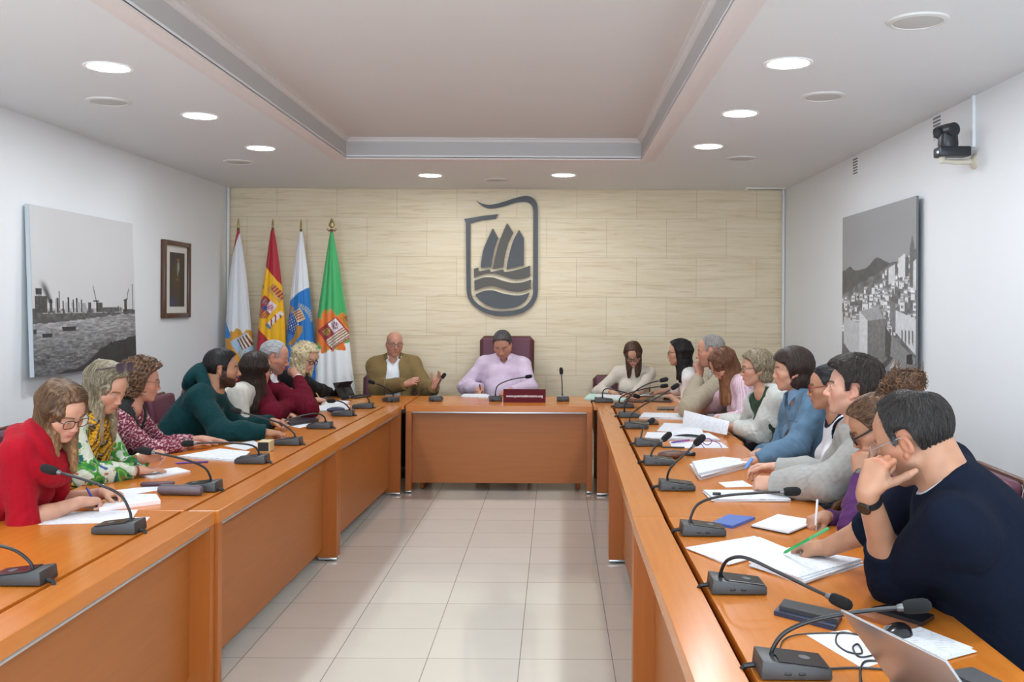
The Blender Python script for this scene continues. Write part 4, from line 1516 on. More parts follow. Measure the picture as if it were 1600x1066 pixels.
M_MAG = mat('purple spectacle frame', '#7A2A86', rough=.3)
eyeglasses('eyeglasses', at(1100, 694, TZ + .002), math.radians(200), M_MAG, 'purple rimmed eyeglasses lying on white paper before the denim woman')
rod('pen', at(1050, 690, TZ + .01), at(1079, 686, TZ + .01), .005, M_PURP, 'purple pen on white papers before the denim woman', 'pen', 'pens', cap=mat('magenta cap', '#A83C8C', rough=.4))
rod('pen', at(1034, 697, TZ + .006), at(1072, 697.5, TZ + .006), .005, mat('black pen', '#1E1F24', rough=.4), 'dark pen beside the fifth right microphone', 'pen', 'pens')
p = at(1052, 715, TZ)
r = empty('patterned_case', p, math.radians(14))
bm = bmesh.new()
bmesh.ops.create_uvsphere(bm, u_segments=24, v_segments=12, radius=1)
for v in bm.verts:
    v.co = (v.co.x * .085, v.co.y * .042, max(-.0, .024 + v.co.z * .024))
MB().addbm(bm).build('shell', mat('brown snake pattern', '#6A4A3C', rough=.45, noise=.7, nscale=55, bump=.5, bscale=90), r)
MB().tube([(-.08, -.012, .04), (0, -.02, .048), (.08, -.012, .04)], .0025, 6).build('zip', M_RINGM, r)
tag(r, 'brown patterned soft case beside the sixth right microphone', 'case')
o = MB().bbox(-.028, .028, -.022, .022, 0, .022, .006, 3).build('earphone_case', mat('glossy black case', '#16171A', rough=.15))
o.location = at(1081, 710, TZ)
tag(o, 'small glossy black case right of the brown patterned case', 'case')
stack('paper_stack', [(1097, 738), (1082, 719), (1128, 711), (1180, 716)], .035, 6, 'thick stack of papers before the grey sweatshirt hands', seed=8, group='paper stacks on the tables')
sheet('paper_sheet', [(1137, 759), (1125, 751.5), (1163, 748), (1180, 757)], 'small white sheet below the grey sweatshirt hands', 'paper', M_PAPER, group=G)
stack('paper_stack', [(1119, 777.5), (1102, 763), (1216, 762), (1238, 776)], .013, 4, 'white clipped papers left of the purple sleeve', seed=9, group='paper stacks on the tables')
b = MB()
p = at(1118, 771, TZ + .014)
o = MB().bbox(-.018, .018, -.01, .006, -.012, .006, .003).tube([(-.01, -.012, .003), (-.012, -.03, .008), (.012, -.03, .008), (.01, -.012, .003)], .0012, 6).build('binder_clip', mat('black binder clip', '#18181A', rough=.3))
o.location = p + Vector((.015, .01, 0.004))
tag(o, 'black binder clip on the papers left of the purple sleeve', 'clip')
r = sheet('mobile_phone', [(1117, 813), (1141, 801), (1183, 804.5), (1148, 819)], 'blue phone on the right table between microphone and notebook', 'phone', mat('blue phone shell', '#2A66C0', rough=.3, coat=.4), th=.011)
sheet('notebook', [(1178, 817), (1218.6, 800), (1281, 809.5), (1236, 828)], 'open white notebook under the purple woman\'s pen', 'notebook', M_PAPER, z=.006, th=.006)
sheet('notebook_cover', [(1177, 819), (1217, 801.5), (1282, 811), (1236, 830)], 'dark notebook cover under the white page on the purple woman\'s side', 'notebook', mat('dark notebook cover', '#2A2A38', rough=.5), th=.005)
stack('paper_stack', [(1077, 852), (1187, 834), (1237, 853), (1141, 878)], .008, 2, 'open left pages before the navy man', seed=10, group='paper stacks on the tables')
stack('paper_stack', [(1175, 872), (1237, 852), (1352, 868), (1259, 899)], .022, 5, 'thick white papers under the navy man\'s hand and green pen', seed=11, group='paper stacks on the tables')
sheet('notebook_cover', [(1214, 951), (1226, 938), (1321, 957), (1310, 975)], 'dark blue folder under the phone nearest the laptop', 'folder', mat('navy folder', '#232C44', rough=.45), th=.012)
sheet('mobile_phone', [(1222, 943), (1230, 932), (1319, 951), (1314, 964)], 'dark phone on the dark blue folder', 'phone', mat('grey black phone', '#33363A', rough=.3), z=.0125, th=.012)
sheet('leather_wallet', [(1336, 952), (1372, 948), (1448, 966), (1424, 977)], 'brown leather wallet beside the computer mouse', 'wallet', mat('tan leather', '#8A5434', rough=.45, bump=.2, bscale=400), th=.01)
sheet('mobile_phone', [(1366, 944), (1398, 937), (1465, 955), (1446, 967)], 'black phone on the brown leather wallet', 'phone', mat('black phone', '#1B1C20'), z=.0105, th=.011)
sheet('paper_sheet', [(1265, 988), (1330, 980), (1405, 1022), (1354, 1040)], 'white sheet under the black cable, left of the laptop', 'paper', M_PAPER, group=G)
stack('paper_stack', [(1400, 985), (1445, 975), (1525, 1007), (1472, 1023)], .008, 3, 'printed papers right of the mouse, near the wooden chair arm', seed=12, group='paper stacks on the tables')
p = at(1404, 992, TZ)
r = empty('computer_mouse', p, math.radians(205))
bm = bmesh.new()
bmesh.ops.create_uvsphere(bm, u_segments=24, v_segments=14, radius=1)
for v in bm.verts:
    z = v.co.z
    v.co = (v.co.x * .052, v.co.y * .031 * (1 - .12 * v.co.x), .004 + max(0, z) * .034 * (1 - .25 * v.co.x) + min(0, z) * .003)
MB().addbm(bm).build('shell', mat('black mouse', '#141416', rough=.18), r)
MB().lathe([(.008, -.003), (.009, 0), (.008, .003)], 14, 0, Matrix.Translation((.03, 0, .028)) @ Matrix.Rotation(PI / 2, 4, 'X')).build('wheel', M_RINGM, r)
tag(r, 'black computer mouse beside the laptop', 'mouse')


def cable(name, px_pts, rad, label, z=.004):
    P = [at(x, y, TZ + z + (0 if len(q) < 1 else q[0])) for x, y, *q in px_pts]
    S = cr_spline(P, 8)
    o = MB().tube([s - P[0] for s in S], rad, 8).build(name, M_NECK)
    o.location = P[0]
    tag(o, label, 'cable')


cable('mouse_cable', [(1378, 990), (1350, 988), (1318, 984), (1312, 1000), (1330, 1014), (1352, 1016), (1346, 1002), (1338, 1008), (1350, 1022), (1385, 1015)], .0022, 'thin black mouse cable coiled on the white sheet')
cable('power_cable', [(1300, 1041), (1340, 1039), (1375, 1040), (1410, 1044)], .003, 'black cable running from the nearest microphone under the laptop')
cable('thin_cable', [(1226, 1021), (1224, 1010), (1232, 995), (1260, 987), (1330, 985), (1372, 992)], .002, 'thin black cable looping behind the nearest microphone base')
cable('cable_loop', [(1352, 1066), (1350, 1045), (1356, 1030), (1375, 1028), (1400, 1034)], .003, 'short thick cable loop at the laptop edge')
# laptop
M_LAP = mat('silver laptop shell', '#A9A9AC', rough=.3, metal=.75)
LT = math.radians(38)
_a, _b = at(1316, 948, TZ + .014 + .215 * math.cos(LT)), at(1482, 1027, TZ + .014 + .215 * math.cos(LT))
ax = (_b - _a).normalized()
_p = Vector((-ax.y, ax.x, 0))
_m = (_a + _b) / 2 + _p * .215 * math.sin(LT)
_h = max(.15, (_b - _a).length / 2)
A_ = Vector((_m.x, _m.y, TZ)) - ax * _h
B_ = Vector((_m.x, _m.y, TZ)) + ax * _h
ax = (B_ - A_).normalized()
r = empty('laptop', (A_ + B_) / 2, math.atan2(ax.y, ax.x))
LW = (B_ - A_).length / 2
MB().bbox(-LW, LW, .0, .235, .004, .016, .005, 2).build('keyboard_base', M_LAP, r)
b = MB()
for i in range(12):
    for j in range(5):
        b.box(-LW + .02 + i * (2 * LW - .04) / 12, -LW + .02 + (i + .85) * (2 * LW - .04) / 12, .06 + j * .02, .077 + j * .02, .016, .0172)
b.build('keys', mat('black keys', '#222326', rough=.5), r)
LM = Matrix.Translation((0, .004, .014)) @ Matrix.Rotation(LT, 4, 'X')
MB().bbox(-LW, LW, -.004, .003, 0, .215, .0035, 2, 0, LM).build('lid', M_LAP, r)
MB().box(-LW + .008, LW - .008, .003, .0036, .012, .205, 0, LM).build('screen', mat('dark screen', '#101216', rough=.15), r)
tag(r, 'silver laptop with raised lid at the bottom right corner', 'laptop')
# ================================================================== PEOPLE: implicit-surface sculpting
f32 = np.float32


def V3(*a):
    return np.array(a, dtype=float)


def unit(v):
    v = np.asarray(v, float)
    return v / (np.linalg.norm(v) + 1e-12)


class Sculpt:
    """signed distance grid: primitives are blended in, the zero surface is pulled out as a quad mesh"""

    def __init__(self, lo, hi, res):
        self.lo = np.asarray(lo, float)
        self.res = res
        self.n = np.ceil((np.asarray(hi, float) - self.lo) / res).astype(int) + 1
        self.D = np.full(self.n, 0.5, f32)

    def region(self, lo, hi):
        a = np.clip(np.floor((np.asarray(lo) - self.lo) / self.res).astype(int), 0, self.n)
        b = np.clip(np.ceil((np.asarray(hi) - self.lo) / self.res).astype(int) + 1, 0, self.n)
        if np.any(b <= a):
            return None
        sl = tuple(slice(a[i], b[i]) for i in range(3))
        ax = [(self.lo[i] + self.res * np.arange(a[i], b[i])).astype(f32) for i in range(3)]
        return sl, ax[0][:, None, None], ax[1][None, :, None], ax[2][None, None, :]

    def merge(self, sl, d, k, op):
        A = self.D[sl]
        if op == 'sub':
            d = -d
            if k > 0:
                h = np.maximum(k - np.abs(A - d), 0) / k
                A[...] = np.maximum(A, d) + h * h * k * .25
            else:
                np.maximum(A, d, out=A)
        else:
            if k > 0:
                h = np.maximum(k - np.abs(A - d), 0) / k
                A[...] = np.minimum(A, d) - h * h * k * .25
            else:
                np.minimum(A, d, out=A)

    def cone(self, a, b, ra, rb, k=.01, op='add', flat=None, capb=False, capa=False):
        """tapered capsule; flat=(axis, factor) squeezes it along an axis; cap* cuts the end square"""
        a, b = np.asarray(a, float), np.asarray(b, float)
        R = max(ra, rb) + k + 3 * self.res
        g = self.region(np.minimum(a, b) - R, np.maximum(a, b) + R)
        if g is None:
            return
        sl, X, Y, Z = g
        ba = b - a
        L2 = float(ba @ ba) + 1e-12
        px, py, pz = X - f32(a[0]), Y - f32(a[1]), Z - f32(a[2])
        t0 = (px * f32(ba[0]) + py * f32(ba[1]) + pz * f32(ba[2])) / f32(L2)
        t = np.clip(t0, 0, 1)
        qx, qy, qz = px - t * f32(ba[0]), py - t * f32(ba[1]), pz - t * f32(ba[2])
        q2 = qx * qx + qy * qy + qz * qz
        if flat is not None:
            e, fct = unit(flat[0]), flat[1]
            c = qx * f32(e[0]) + qy * f32(e[1]) + qz * f32(e[2])
            q2 = q2 + c * c * f32(fct * fct - 1)
        d = np.sqrt(q2) - (f32(ra) + f32(rb - ra) * t)
        L = math.sqrt(L2)
        if capb:
            d = np.maximum(d, (t0 - 1) * f32(L))
        if capa:
            d = np.maximum(d, -t0 * f32(L))
        self.merge(sl, d, k, op)

    def ell(self, c, r, R=None, k=.01, op='add'):
        c = np.asarray(c, float)
        r = np.asarray(r, float)
        m = r.max() + k + 3 * self.res
        g = self.region(c - m, c + m)
        if g is None:
            return
        sl, X, Y, Z = g
        p = [X - f32(c[0]), Y - f32(c[1]), Z - f32(c[2])]
        if R is not None:
            p = [p[0] * f32(R[0, i]) + p[1] * f32(R[1, i]) + p[2] * f32(R[2, i]) for i in range(3)]
        k0 = np.sqrt((p[0] / f32(r[0])) ** 2 + (p[1] / f32(r[1])) ** 2 + (p[2] / f32(r[2])) ** 2)
        k1 = np.sqrt((p[0] / f32(r[0] ** 2)) ** 2 + (p[1] / f32(r[1] ** 2)) ** 2 + (p[2] / f32(r[2] ** 2)) ** 2)
        d = k0 * (k0 - 1) / np.maximum(k1, 1e-6)
        self.merge(sl, d.astype(f32), k, op)

    def chain(self, P, r, k=.01, op='add', flat=None):
        rs = r if isinstance(r, (list, tuple, np.ndarray)) else [r] * len(P)
        for i in range(len(P) - 1):
            self.cone(P[i], P[i + 1], rs[i], rs[i + 1], k, op, flat)

    def cut_plane(self, p, n, lo=None, hi=None):
        """remove everything on the +n side of the plane (inside an optional box)"""
        g = self.region(self.lo if lo is None else lo, self.lo + self.res * self.n if hi is None else hi)
        if g is None:
            return
        sl, X, Y, Z = g
        n = unit(n)
        d = (X - f32(p[0])) * f32(n[0]) + (Y - f32(p[1])) * f32(n[1]) + (Z - f32(p[2])) * f32(n[2])
        self.D[sl] = np.maximum(self.D[sl], d)

    def displace(self, fn, band=.03):
        """add fn(points) to the field near the surface"""
        idx = np.nonzero(np.abs(self.D) < band)
        P = np.stack([self.lo[i] + self.res * idx[i] for i in range(3)], -1)
        self.D[idx] += fn(P).astype(f32)

    def mesh(self, smooth=1):
        D = self.D
        nx, ny, nz = D.shape
        S = D < 0
        c = S[:-1, :-1, :-1].astype(np.int8)
        for dx in (0, 1):
            for dy in (0, 1):
                for dz in (0, 1):
                    if dx or dy or dz:
                        c = c + S[dx:nx - 1 + dx, dy:ny - 1 + dy, dz:nz - 1 + dz]
        act = (c > 0) & (c < 8)
        I, J, K = np.nonzero(act)
        N = len(I)
        vid = np.full(act.shape, -1, np.int32)
        vid[I, J, K] = np.arange(N)
        cs = [(0, 0, 0), (1, 0, 0), (0, 1, 0), (1, 1, 0), (0, 0, 1), (1, 0, 1), (0, 1, 1), (1, 1, 1)]
        val = [D[I + a, J + b, K + e] for a, b, e in cs]
        acc = np.zeros((N, 3))
        cnt = np.zeros(N)
        for i in range(8):
            for j in range(i + 1, 8):
                if sum(abs(cs[i][q] - cs[j][q]) for q in range(3)) != 1:
                    continue
                m = (val[i] < 0) != (val[j] < 0)
                t = np.where(m, val[i] / np.where(m, val[i] - val[j], 1), 0)
                for q in range(3):
                    acc[:, q] += np.where(m, cs[i][q] + t * (cs[j][q] - cs[i][q]), 0)
                cnt += m
        V = acc / np.maximum(cnt, 1)[:, None] + np.stack([I, J, K], -1)
        F = []
        for ax in range(3):
            a = [slice(1, -1)] * 3
            b = [slice(1, -1)] * 3
            a[ax] = slice(0, -1)
            b[ax] = slice(1, None)
            s0, s1 = S[tuple(a)], S[tuple(b)]
            m = s0 != s1
            ii = list(np.nonzero(m))
            flip = s0[m]
            o = [0, 0, 0]
            base = [ii[q] + (1 if q != ax else 0) for q in range(3)]
            u, v = [q for q in range(3) if q != ax]

            def at_(du, dv):
                w = [base[q].copy() for q in range(3)]
                w[u] = w[u] - du
                w[v] = w[v] - dv
                return vid[w[0], w[1], w[2]]
            q = np.stack([at_(1, 1), at_(0, 1), at_(0, 0), at_(1, 0)], -1)
            if ax == 1:
                q = q[:, ::-1]
            q = np.where(flip[:, None], q, q[:, ::-1])
            F.append(q)
        F = np.concatenate(F)
        F = F[(F >= 0).all(1)]
        for _ in range(smooth):
            s = np.zeros_like(V)
            w = np.zeros(len(V))
            for i in range(4):
                j = (i + 1) % 4
                np.add.at(s, F[:, i], V[F[:, j]])
                np.add.at(s, F[:, j], V[F[:, i]])
                np.add.at(w, F[:, i], 1)
                np.add.at(w, F[:, j], 1)
            V = V * .5 + .5 * s / np.maximum(w, 1)[:, None]
        return V * self.res + self.lo, F

    def tri(self, P):
        q = np.clip((P - self.lo) / self.res, 0, self.n - 1.001)
        i = q.astype(int)
        f = q - i
        r = 0
        for a in (0, 1):
            for b in (0, 1):
                for c in (0, 1):
                    w = (f[:, 0] if a else 1 - f[:, 0]) * (f[:, 1] if b else 1 - f[:, 1]) * (f[:, 2] if c else 1 - f[:, 2])
                    r = r + w * self.D[i[:, 0] + a, i[:, 1] + b, i[:, 2] + c]
        return r

    def grad(self, P):
        h = self.res * 1.2
        g = np.stack([self.tri(P + np.eye(3)[k] * h) - self.tri(P - np.eye(3)[k] * h) for k in range(3)], -1)
        return g / (np.linalg.norm(g, axis=1)[:, None] + 1e-9)

    def sample(self, P):
        q = (np.asarray(P) - self.lo) / self.res
        i = np.clip(np.round(q).astype(int), 0, self.n - 1)
        return self.D[i[:, 0], i[:, 1], i[:, 2]]


def wob(seed, wl, stretch=(1, 1, 1), n=7):
    """smooth random field, about -1..1, wavelength wl"""
    rg = np.random.RandomState(seed)
    K = rg.normal(size=(n, 3))
    K = K / np.linalg.norm(K, axis=1)[:, None] * (2 * PI / wl) * rg.uniform(.6, 1.5, n)[:, None] / np.asarray(stretch)
    ph = rg.rand(n) * 6.28

    def fn(P):
        s = 0
        for i in range(n):
            s = s + np.sin(P @ K[i] + ph[i])
        return s / math.sqrt(n)
    return fn


def creases(seed, wl, amp, stretch=(1, 1, 1)):
    a, b = wob(seed, wl, stretch), wob(seed + 50, wl * 2.5)

    def fn(P):
        r = np.abs(a(P))
        return amp * ((1 - np.minimum(r * 1.6, 1)) ** 1.5 * np.clip(.55 + .6 * b(P), 0, 1.2) - .25)
    return fn


class Frame:
    """right, forward, up axes at a point"""

    def __init__(self, o, fwd, up):
        self.o = np.asarray(o, float)
        self.f = unit(fwd)
        self.r = unit(np.cross(self.f, up))
        self.u = np.cross(self.r, self.f)
        self.R = np.stack([self.r, self.f, self.u], 1)

    def __call__(self, x, y, z):
        return self.o + self.R @ np.array([x, y, z], float)

    def loc(self, P):
        return (np.asarray(P) - self.o) @ self.R


def head_frame(o, yaw, pitch=0, roll=0):
    """yaw: world direction of the gaze in degrees (0 = +x, 90 = towards the stone wall); pitch > 0 looks down; roll > 0 tips to the person's right"""
    a, b, c = (math.radians(q) for q in (yaw, pitch, roll))
    f = V3(math.cos(a) * math.cos(b), math.sin(a) * math.cos(b), -math.sin(b))
    r0 = V3(math.sin(a), -math.cos(a), 0)
    u0 = np.cross(r0, f)
    u = u0 * math.cos(c) + r0 * math.sin(c)
    return Frame(o, f, u)


# ------------------------------------------------------------------ head
def sculpt_head(S, H, s=1.0, male=False, full=1.0, closed=0.0, chin=1.0):
    """s: size factor, H: frame with its origin between the eyes' height and the ears"""
    def p(x, y, z):
        return H(x * s, y * s, z * s)

    def E(x, y, z, rx, ry, rz, k=.012, op='add', R=None):
        S.ell(p(x, y, z), V3(rx, ry, rz) * s, H.R if R is None else H.R @ R, k * s, op)

    def Cn(a, b, ra, rb, k=.01, op='add', flat=None):
        S.cone(p(*a), p(*b), ra * s, rb * s, k * s, op, flat)
    E(0, -.012, .034, .074, .096, .083, .0)                      # skull
    E(0, .034, .028, .062, .056, .062, .02)                      # forehead
    E(0, .028, -.03, .060 * full, .060, .078, .025)              # face block
    Cn((0, .055, -.085), (0, .066, -.096), .024, .016 + .003 * male, .03)   # chin
    for q in (-1, 1):
        Cn((q * .052 * full, .005, -.052), (q * .016, .062, -.094), .016 + .003 * male, .013, .022)   # jaw
        E(q * .036, .058, -.03, .024 * full, .022, .026, .02)    # cheek
        E(q * .056 * full, .03, -.02, .014, .03, .014, .02)      # cheekbone
        Cn((q * .012, .086, .017), (q * .046, .070, .016), .0085 + .0015 * male, .006, .012)         # brow
    E(0, .026, -.062, .044, .05, .03, .02)
    nz = 1.0 if male else .86
    Cn((0, .086, .008), (0, .106 - .004 * (1 - male), -.030), .0075 * nz, .0105 * nz, .012)                  # nose bridge
    E(0, .107 - .005 * (1 - male), -.034, .0115 * nz, .0115 * nz, .0105 * nz, .006)                  # tip
    for q in (-1, 1):
        E(q * .0115, .097, -.037, .0085, .010, .0075, .006)      # wings
        E(q * .007, .103, -.0455, .0035, .0045, .004, .003, 'sub')
        E(q * .032, .094, .0005, .0165, .014, .0105, .012, 'sub')   # sockets
        E(q * .0315, .0765, .0, .0132, .0132, .0132, .002)        # ball + lids
        if closed < .7:
            E(q * .0315, .0905, -.001 - .0035 * closed, .0125, .0045, .0058 * (1 - closed) + .0008, .0015, 'sub')
        Cn((q * .019, .0865, -.0105), (q * .043, .081, -.0085), .0042, .003, .008)                  # lower lid bag
    E(0, .079, -.062, .024, .016, .018, .016)                    # mouth mound
    Cn((-.021, .0845, -.0635), (0, .0925, -.0605), .0028, .0042, .005)         # upper lip
    Cn((.021, .0845, -.0635), (0, .0925, -.0605), .0028, .0042, .005)
    Cn((-.016, .0845, -.0708), (.016, .0845, -.0708), .0040, .0040, .005)
    Cn((0, .088, -.0714), (0, .0885, -.0714), .0052, .0052, .006)
    Cn((-.0245, .087, -.0664), (0, .0985, -.0662), .0013, .0013, .0025, 'sub')
    Cn((.0245, .087, -.0664), (0, .0985, -.0662), .0013, .0013, .0025, 'sub')
    E(0, .093, -.0815, .016, .006, .0045, .008, 'sub')
    for q in (-1, 1):                                            # ears
        t = math.radians(-14)
        c, d = math.cos(t), math.sin(t)
        Rx = np.array([[1, 0, 0], [0, c, -d], [0, d, c]])
        w = math.radians(q * 13)
        Rz = np.array([[math.cos(w), -math.sin(w), 0], [math.sin(w), math.cos(w), 0], [0, 0, 1]])
        E(q * .0755, -.010, -.008, .0075, .0172, .0285, .006, 'add', Rz @ Rx)
        E(q * .0825, -.006, -.006, .0055, .0095, .0172, .004, 'sub', Rz @ Rx)
        E(q * .074, .002, -.035, .006, .008, .009, .006)
    return p


SKIN_TONES = {'fair': '#CFA08A', 'light': '#C4947C', 'tan': '#AE7F64', 'ruddy': '#BE8A74', 'olive': '#C4906F'}


def skin_colours(P, H, s, tone, lips, brow, stubble=None, beard=None, male=False, bald=None, frx=wob(3, .03)):
    L = H.loc(P) / s
    x, y, z = L[:, 0], L[:, 1], L[:, 2]
    base = hexl(SKIN_TONES[tone])
    C_ = np.tile(base, (len(P), 1)) * (1 + .05 * frx(P))[:, None]
    ax = np.abs(x)
    head = (np.abs(z) < .16) & (np.hypot(x, y) < .16)

    def tint(w, col):
        nonlocal C_
        w = np.clip(w, 0, 1)[:, None]
        C_ = C_ * (1 - w) + np.asarray(col) * w
    red = base * V3(1.05, .74, .70)
    tint(.5 * head * np.exp(-((ax - .042) / .02) ** 2 - ((z + .03) / .02) ** 2) * (y > .03), red)
    tint(.45 * head * np.exp(-(x / .013) ** 2 - ((z + .036) / .012) ** 2) * (y > .09), red)
    tint(.5 * head * (ax > .07) * (np.abs(z) < .05), red)
    lip = np.exp(-((np.abs(z + .0662) / .0095) ** 4) - (ax / (.0235)) ** 6) * (y > .079)
    tint(.75 * head * lip, hexl(lips))
    if stubble:
        m = head * (y > -.01) * np.clip((-.045 - z) / .015, 0, 1) * np.clip((z + .125) / .02, 0, 1)
        m = np.maximum(m, head * np.exp(-((z + .052) / .006) ** 2) * (ax < .026) * (y > .07))
        tint(stubble[0] * m * (1 - np.clip(lip * 1.3, 0, 1)), hexl(stubble[1]))
    if beard:
        m = head * (y > -.012) * np.clip((-.036 - z - .35 * np.clip(y - .03, 0, 1) * (ax > .02)) / .012, 0, 1) * np.clip((z + .13) / .012, 0, 1)
        side = head * (ax > .055) * (y > -.002) * (y < .03) * (z < .02) * (z > -.08)
        mou = head * np.exp(-((z + .0525) / .0065) ** 2) * (ax < .03) * (y > .075)
        m = np.maximum(np.maximum(m, side), mou)
        tint(beard[0] * m * (1 - np.clip(lip * 1.4, 0, 1)), hexl(beard[1]))
    if brow:
        arcz = .0225 - 55 * (ax - .03) ** 2 * .15
        w = np.exp(-((z - arcz) / (.0042 + .001 * male)) ** 4) * (ax > .010) * (ax < .051) * (y > .055)
        tint(head * w * .85, hexl(brow))
    lash = np.exp(-((z - .0045 - 0 * x) / .0018) ** 2 - ((ax - .0315) / .0125) ** 4) * (y > .078)
    tint(head * lash * .7, hexl('#2A1C16'))
    return C_


# ------------------------------------------------------------------ hands
POSES = {
    'flat': dict(c=[(6, 8, 6)] * 4, sp=.10, th=(.75, .75, -.10), tb=10),
    'rest': dict(c=[(22, 26, 16), (26, 30, 18), (30, 32, 20), (34, 34, 20)], sp=.06, th=(.78, .55, -.35), tb=15),
    'soft': dict(c=[(40, 42, 25), (46, 46, 28), (50, 50, 28), (54, 50, 28)], sp=.03, th=(.8, .4, -.5), tb=20),
    'fist': dict(c=[(72, 92, 62), (76, 95, 62), (80, 95, 62), (84, 92, 60)], sp=.0, th=(.62, .42, -.62), tb=55),
    'pen': dict(c=[(38, 48, 22), (52, 56, 30), (66, 66, 36), (74, 70, 40)], sp=.0, th=(.86, .22, -.55), tb=18),
    'open': dict(c=[(8, 12, 8), (10, 14, 8), (14, 16, 10), (18, 18, 10)], sp=.22, th=(.62, .8, -.25), tb=8),
    'cup': dict(c=[(30, 34, 20), (32, 36, 20), (36, 38, 22), (40, 40, 22)], sp=.05, th=(.7, .55, -.45), tb=20),
    'cheek': dict(c=[(62, 88, 55), (68, 92, 58), (72, 92, 58), (78, 90, 56)], sp=.04, th=(.62, .66, -.30), tb=6),
    'point': dict(c=[(14, 18, 10), (62, 80, 50), (72, 84, 52), (78, 84, 52)], sp=.0, th=(.75, .35, -.55), tb=35),
}


def sculpt_hand(S, W, d, n, right, pose, s=1.0):
    """W wrist, d direction of the fingers, n back of the hand"""
    d = unit(d)
    n = unit(n - d * (n @ d))
    t = np.cross(n, d) if right else np.cross(d, n)            # towards the thumb
    P = POSES[pose]

    def q(a, b, c):
        return W + (d * a + t * b + n * c) * s
    S.cone(q(-.01, 0, 0), q(.03, 0, 0), .026 * s, .027 * s, .012, flat=(n, 1.35))
    for b, e, r in ((.026, .094, .0135), (.009, .096, .0145), (-.009, .091, .0138), (-.025, .083, .0125)):
        S.cone(q(.018, b * .62, .002), q(e - .01, b, .0), r * s * 1.05, r * s * .86, .014)
    S.cone(q(.02, .022, -.008), q(.055, .03, -.010), .017 * s, .014 * s, .012)           # thumb ball
    S.cone(q(.025, -.02, -.008), q(.06, -.024, -.006), .013 * s, .011 * s, .012)
    tips = []
    for i, (b, e, L, r) in enumerate(((.029, .092, .074, .0086), (.0098, .096, .081, .0089), (-.0098, .091, .075, .0084), (-.028, .082, .060, .0075))):
        K = q(e - .006, b, .001)
        sp = P['sp'] * (1.5 - i) * .8
        dd = unit(d + t * sp)
        a = 0
        pts = [K]
        for L_, c in zip((L * .45, L * .30, L * .25), P['c'][i]):
            a += math.radians(c)
            pts.append(pts[-1] + (dd * math.cos(a) - n * math.sin(a)) * L_ * s)
        S.chain(pts, [r * s * 1.06, r * s, r * s * .93, r * s * .8], .004)
        tips.append(pts[-1])
    tv = V3(*P['th'])
    td = unit(d * tv[0] + t * tv[1] + n * tv[2])
    B = q(.028, .030, -.008)
    p1 = B + td * .040 * s
    td2 = unit(td + unit(d * .8 - t * .5 - n * .25) * math.radians(P['tb']) * 1.1)
    p2 = p1 + td2 * .032 * s
    td3 = unit(td2 + unit(d * .7 - t * .7 - n * .1) * math.radians(P['tb']) * .9)
    p3 = p2 + td3 * .026 * s
    S.chain([B, p1, p2, p3], [.0135 * s, .0112 * s, .0104 * s, .0082 * s], .007)
    return dict(tips=tips, thumb=p3, knuckle=q(.09, .02, .0), d=d, n=n, t=t)


def ik(A, W, la, lb, pole):
    v = W - A
    L = np.linalg.norm(v)
    m = (la + lb) * .995
    if L > m:
        k = L / m
        la, lb = la * k, lb * k
    x = (la * la - lb * lb + L * L) / (2 * L)
    h = math.sqrt(max(0, la * la - x * x))
    u = v / L
    p = unit(pole - u * (pole @ u))
    return A + u * x + p * h
# ------------------------------------------------------------------ hair
def hair_line(style):
    """(y, z) of the lower border of short hair, head-local metres"""
    t = {
        'short': [(-.12, -.062), (-.06, -.066), (-.034, -.05), (-.030, .015), (-.02, .027), (.008, .026), (.012, -.012), (.028, -.014), (.034, .03), (.048, .058), (.062, .076), (.08, .088), (.12, .10)],
        'receding': [(-.12, -.06), (-.06, -.062), (-.034, -.045), (-.030, .015), (-.02, .027), (.008, .026), (.012, -.01), (.024, -.01), (.028, .045), (.034, .075), (.045, .096), (.07, .107), (.12, .125)],
        'bob': [(-.12, -.13), (-.03, -.13), (.0, -.10), (.022, -.09), (.030, .0), (.046, .045), (.062, .068), (.08, .08), (.12, .09)],
        'mid': [(-.12, -.10), (-.03, -.10), (-.002, -.075), (.016, -.06), (.026, .0), (.040, .045), (.058, .07), (.08, .083), (.12, .095)],
        'back': [(-.12, -.05), (-.06, -.055), (-.034, -.03), (-.028, .018), (-.02, .03), (.008, .03), (.014, .0), (.028, .018), (.042, .052), (.058, .074), (.08, .088), (.12, .10)],
        'long': [(-.12, -.16), (-.02, -.16), (.0, -.12), (.012, -.08), (.022, .0), (.036, .045), (.054, .070), (.075, .083), (.12, .095)],
    }[style]
    return np.array([a for a, _ in t]), np.array([b for _, b in t])


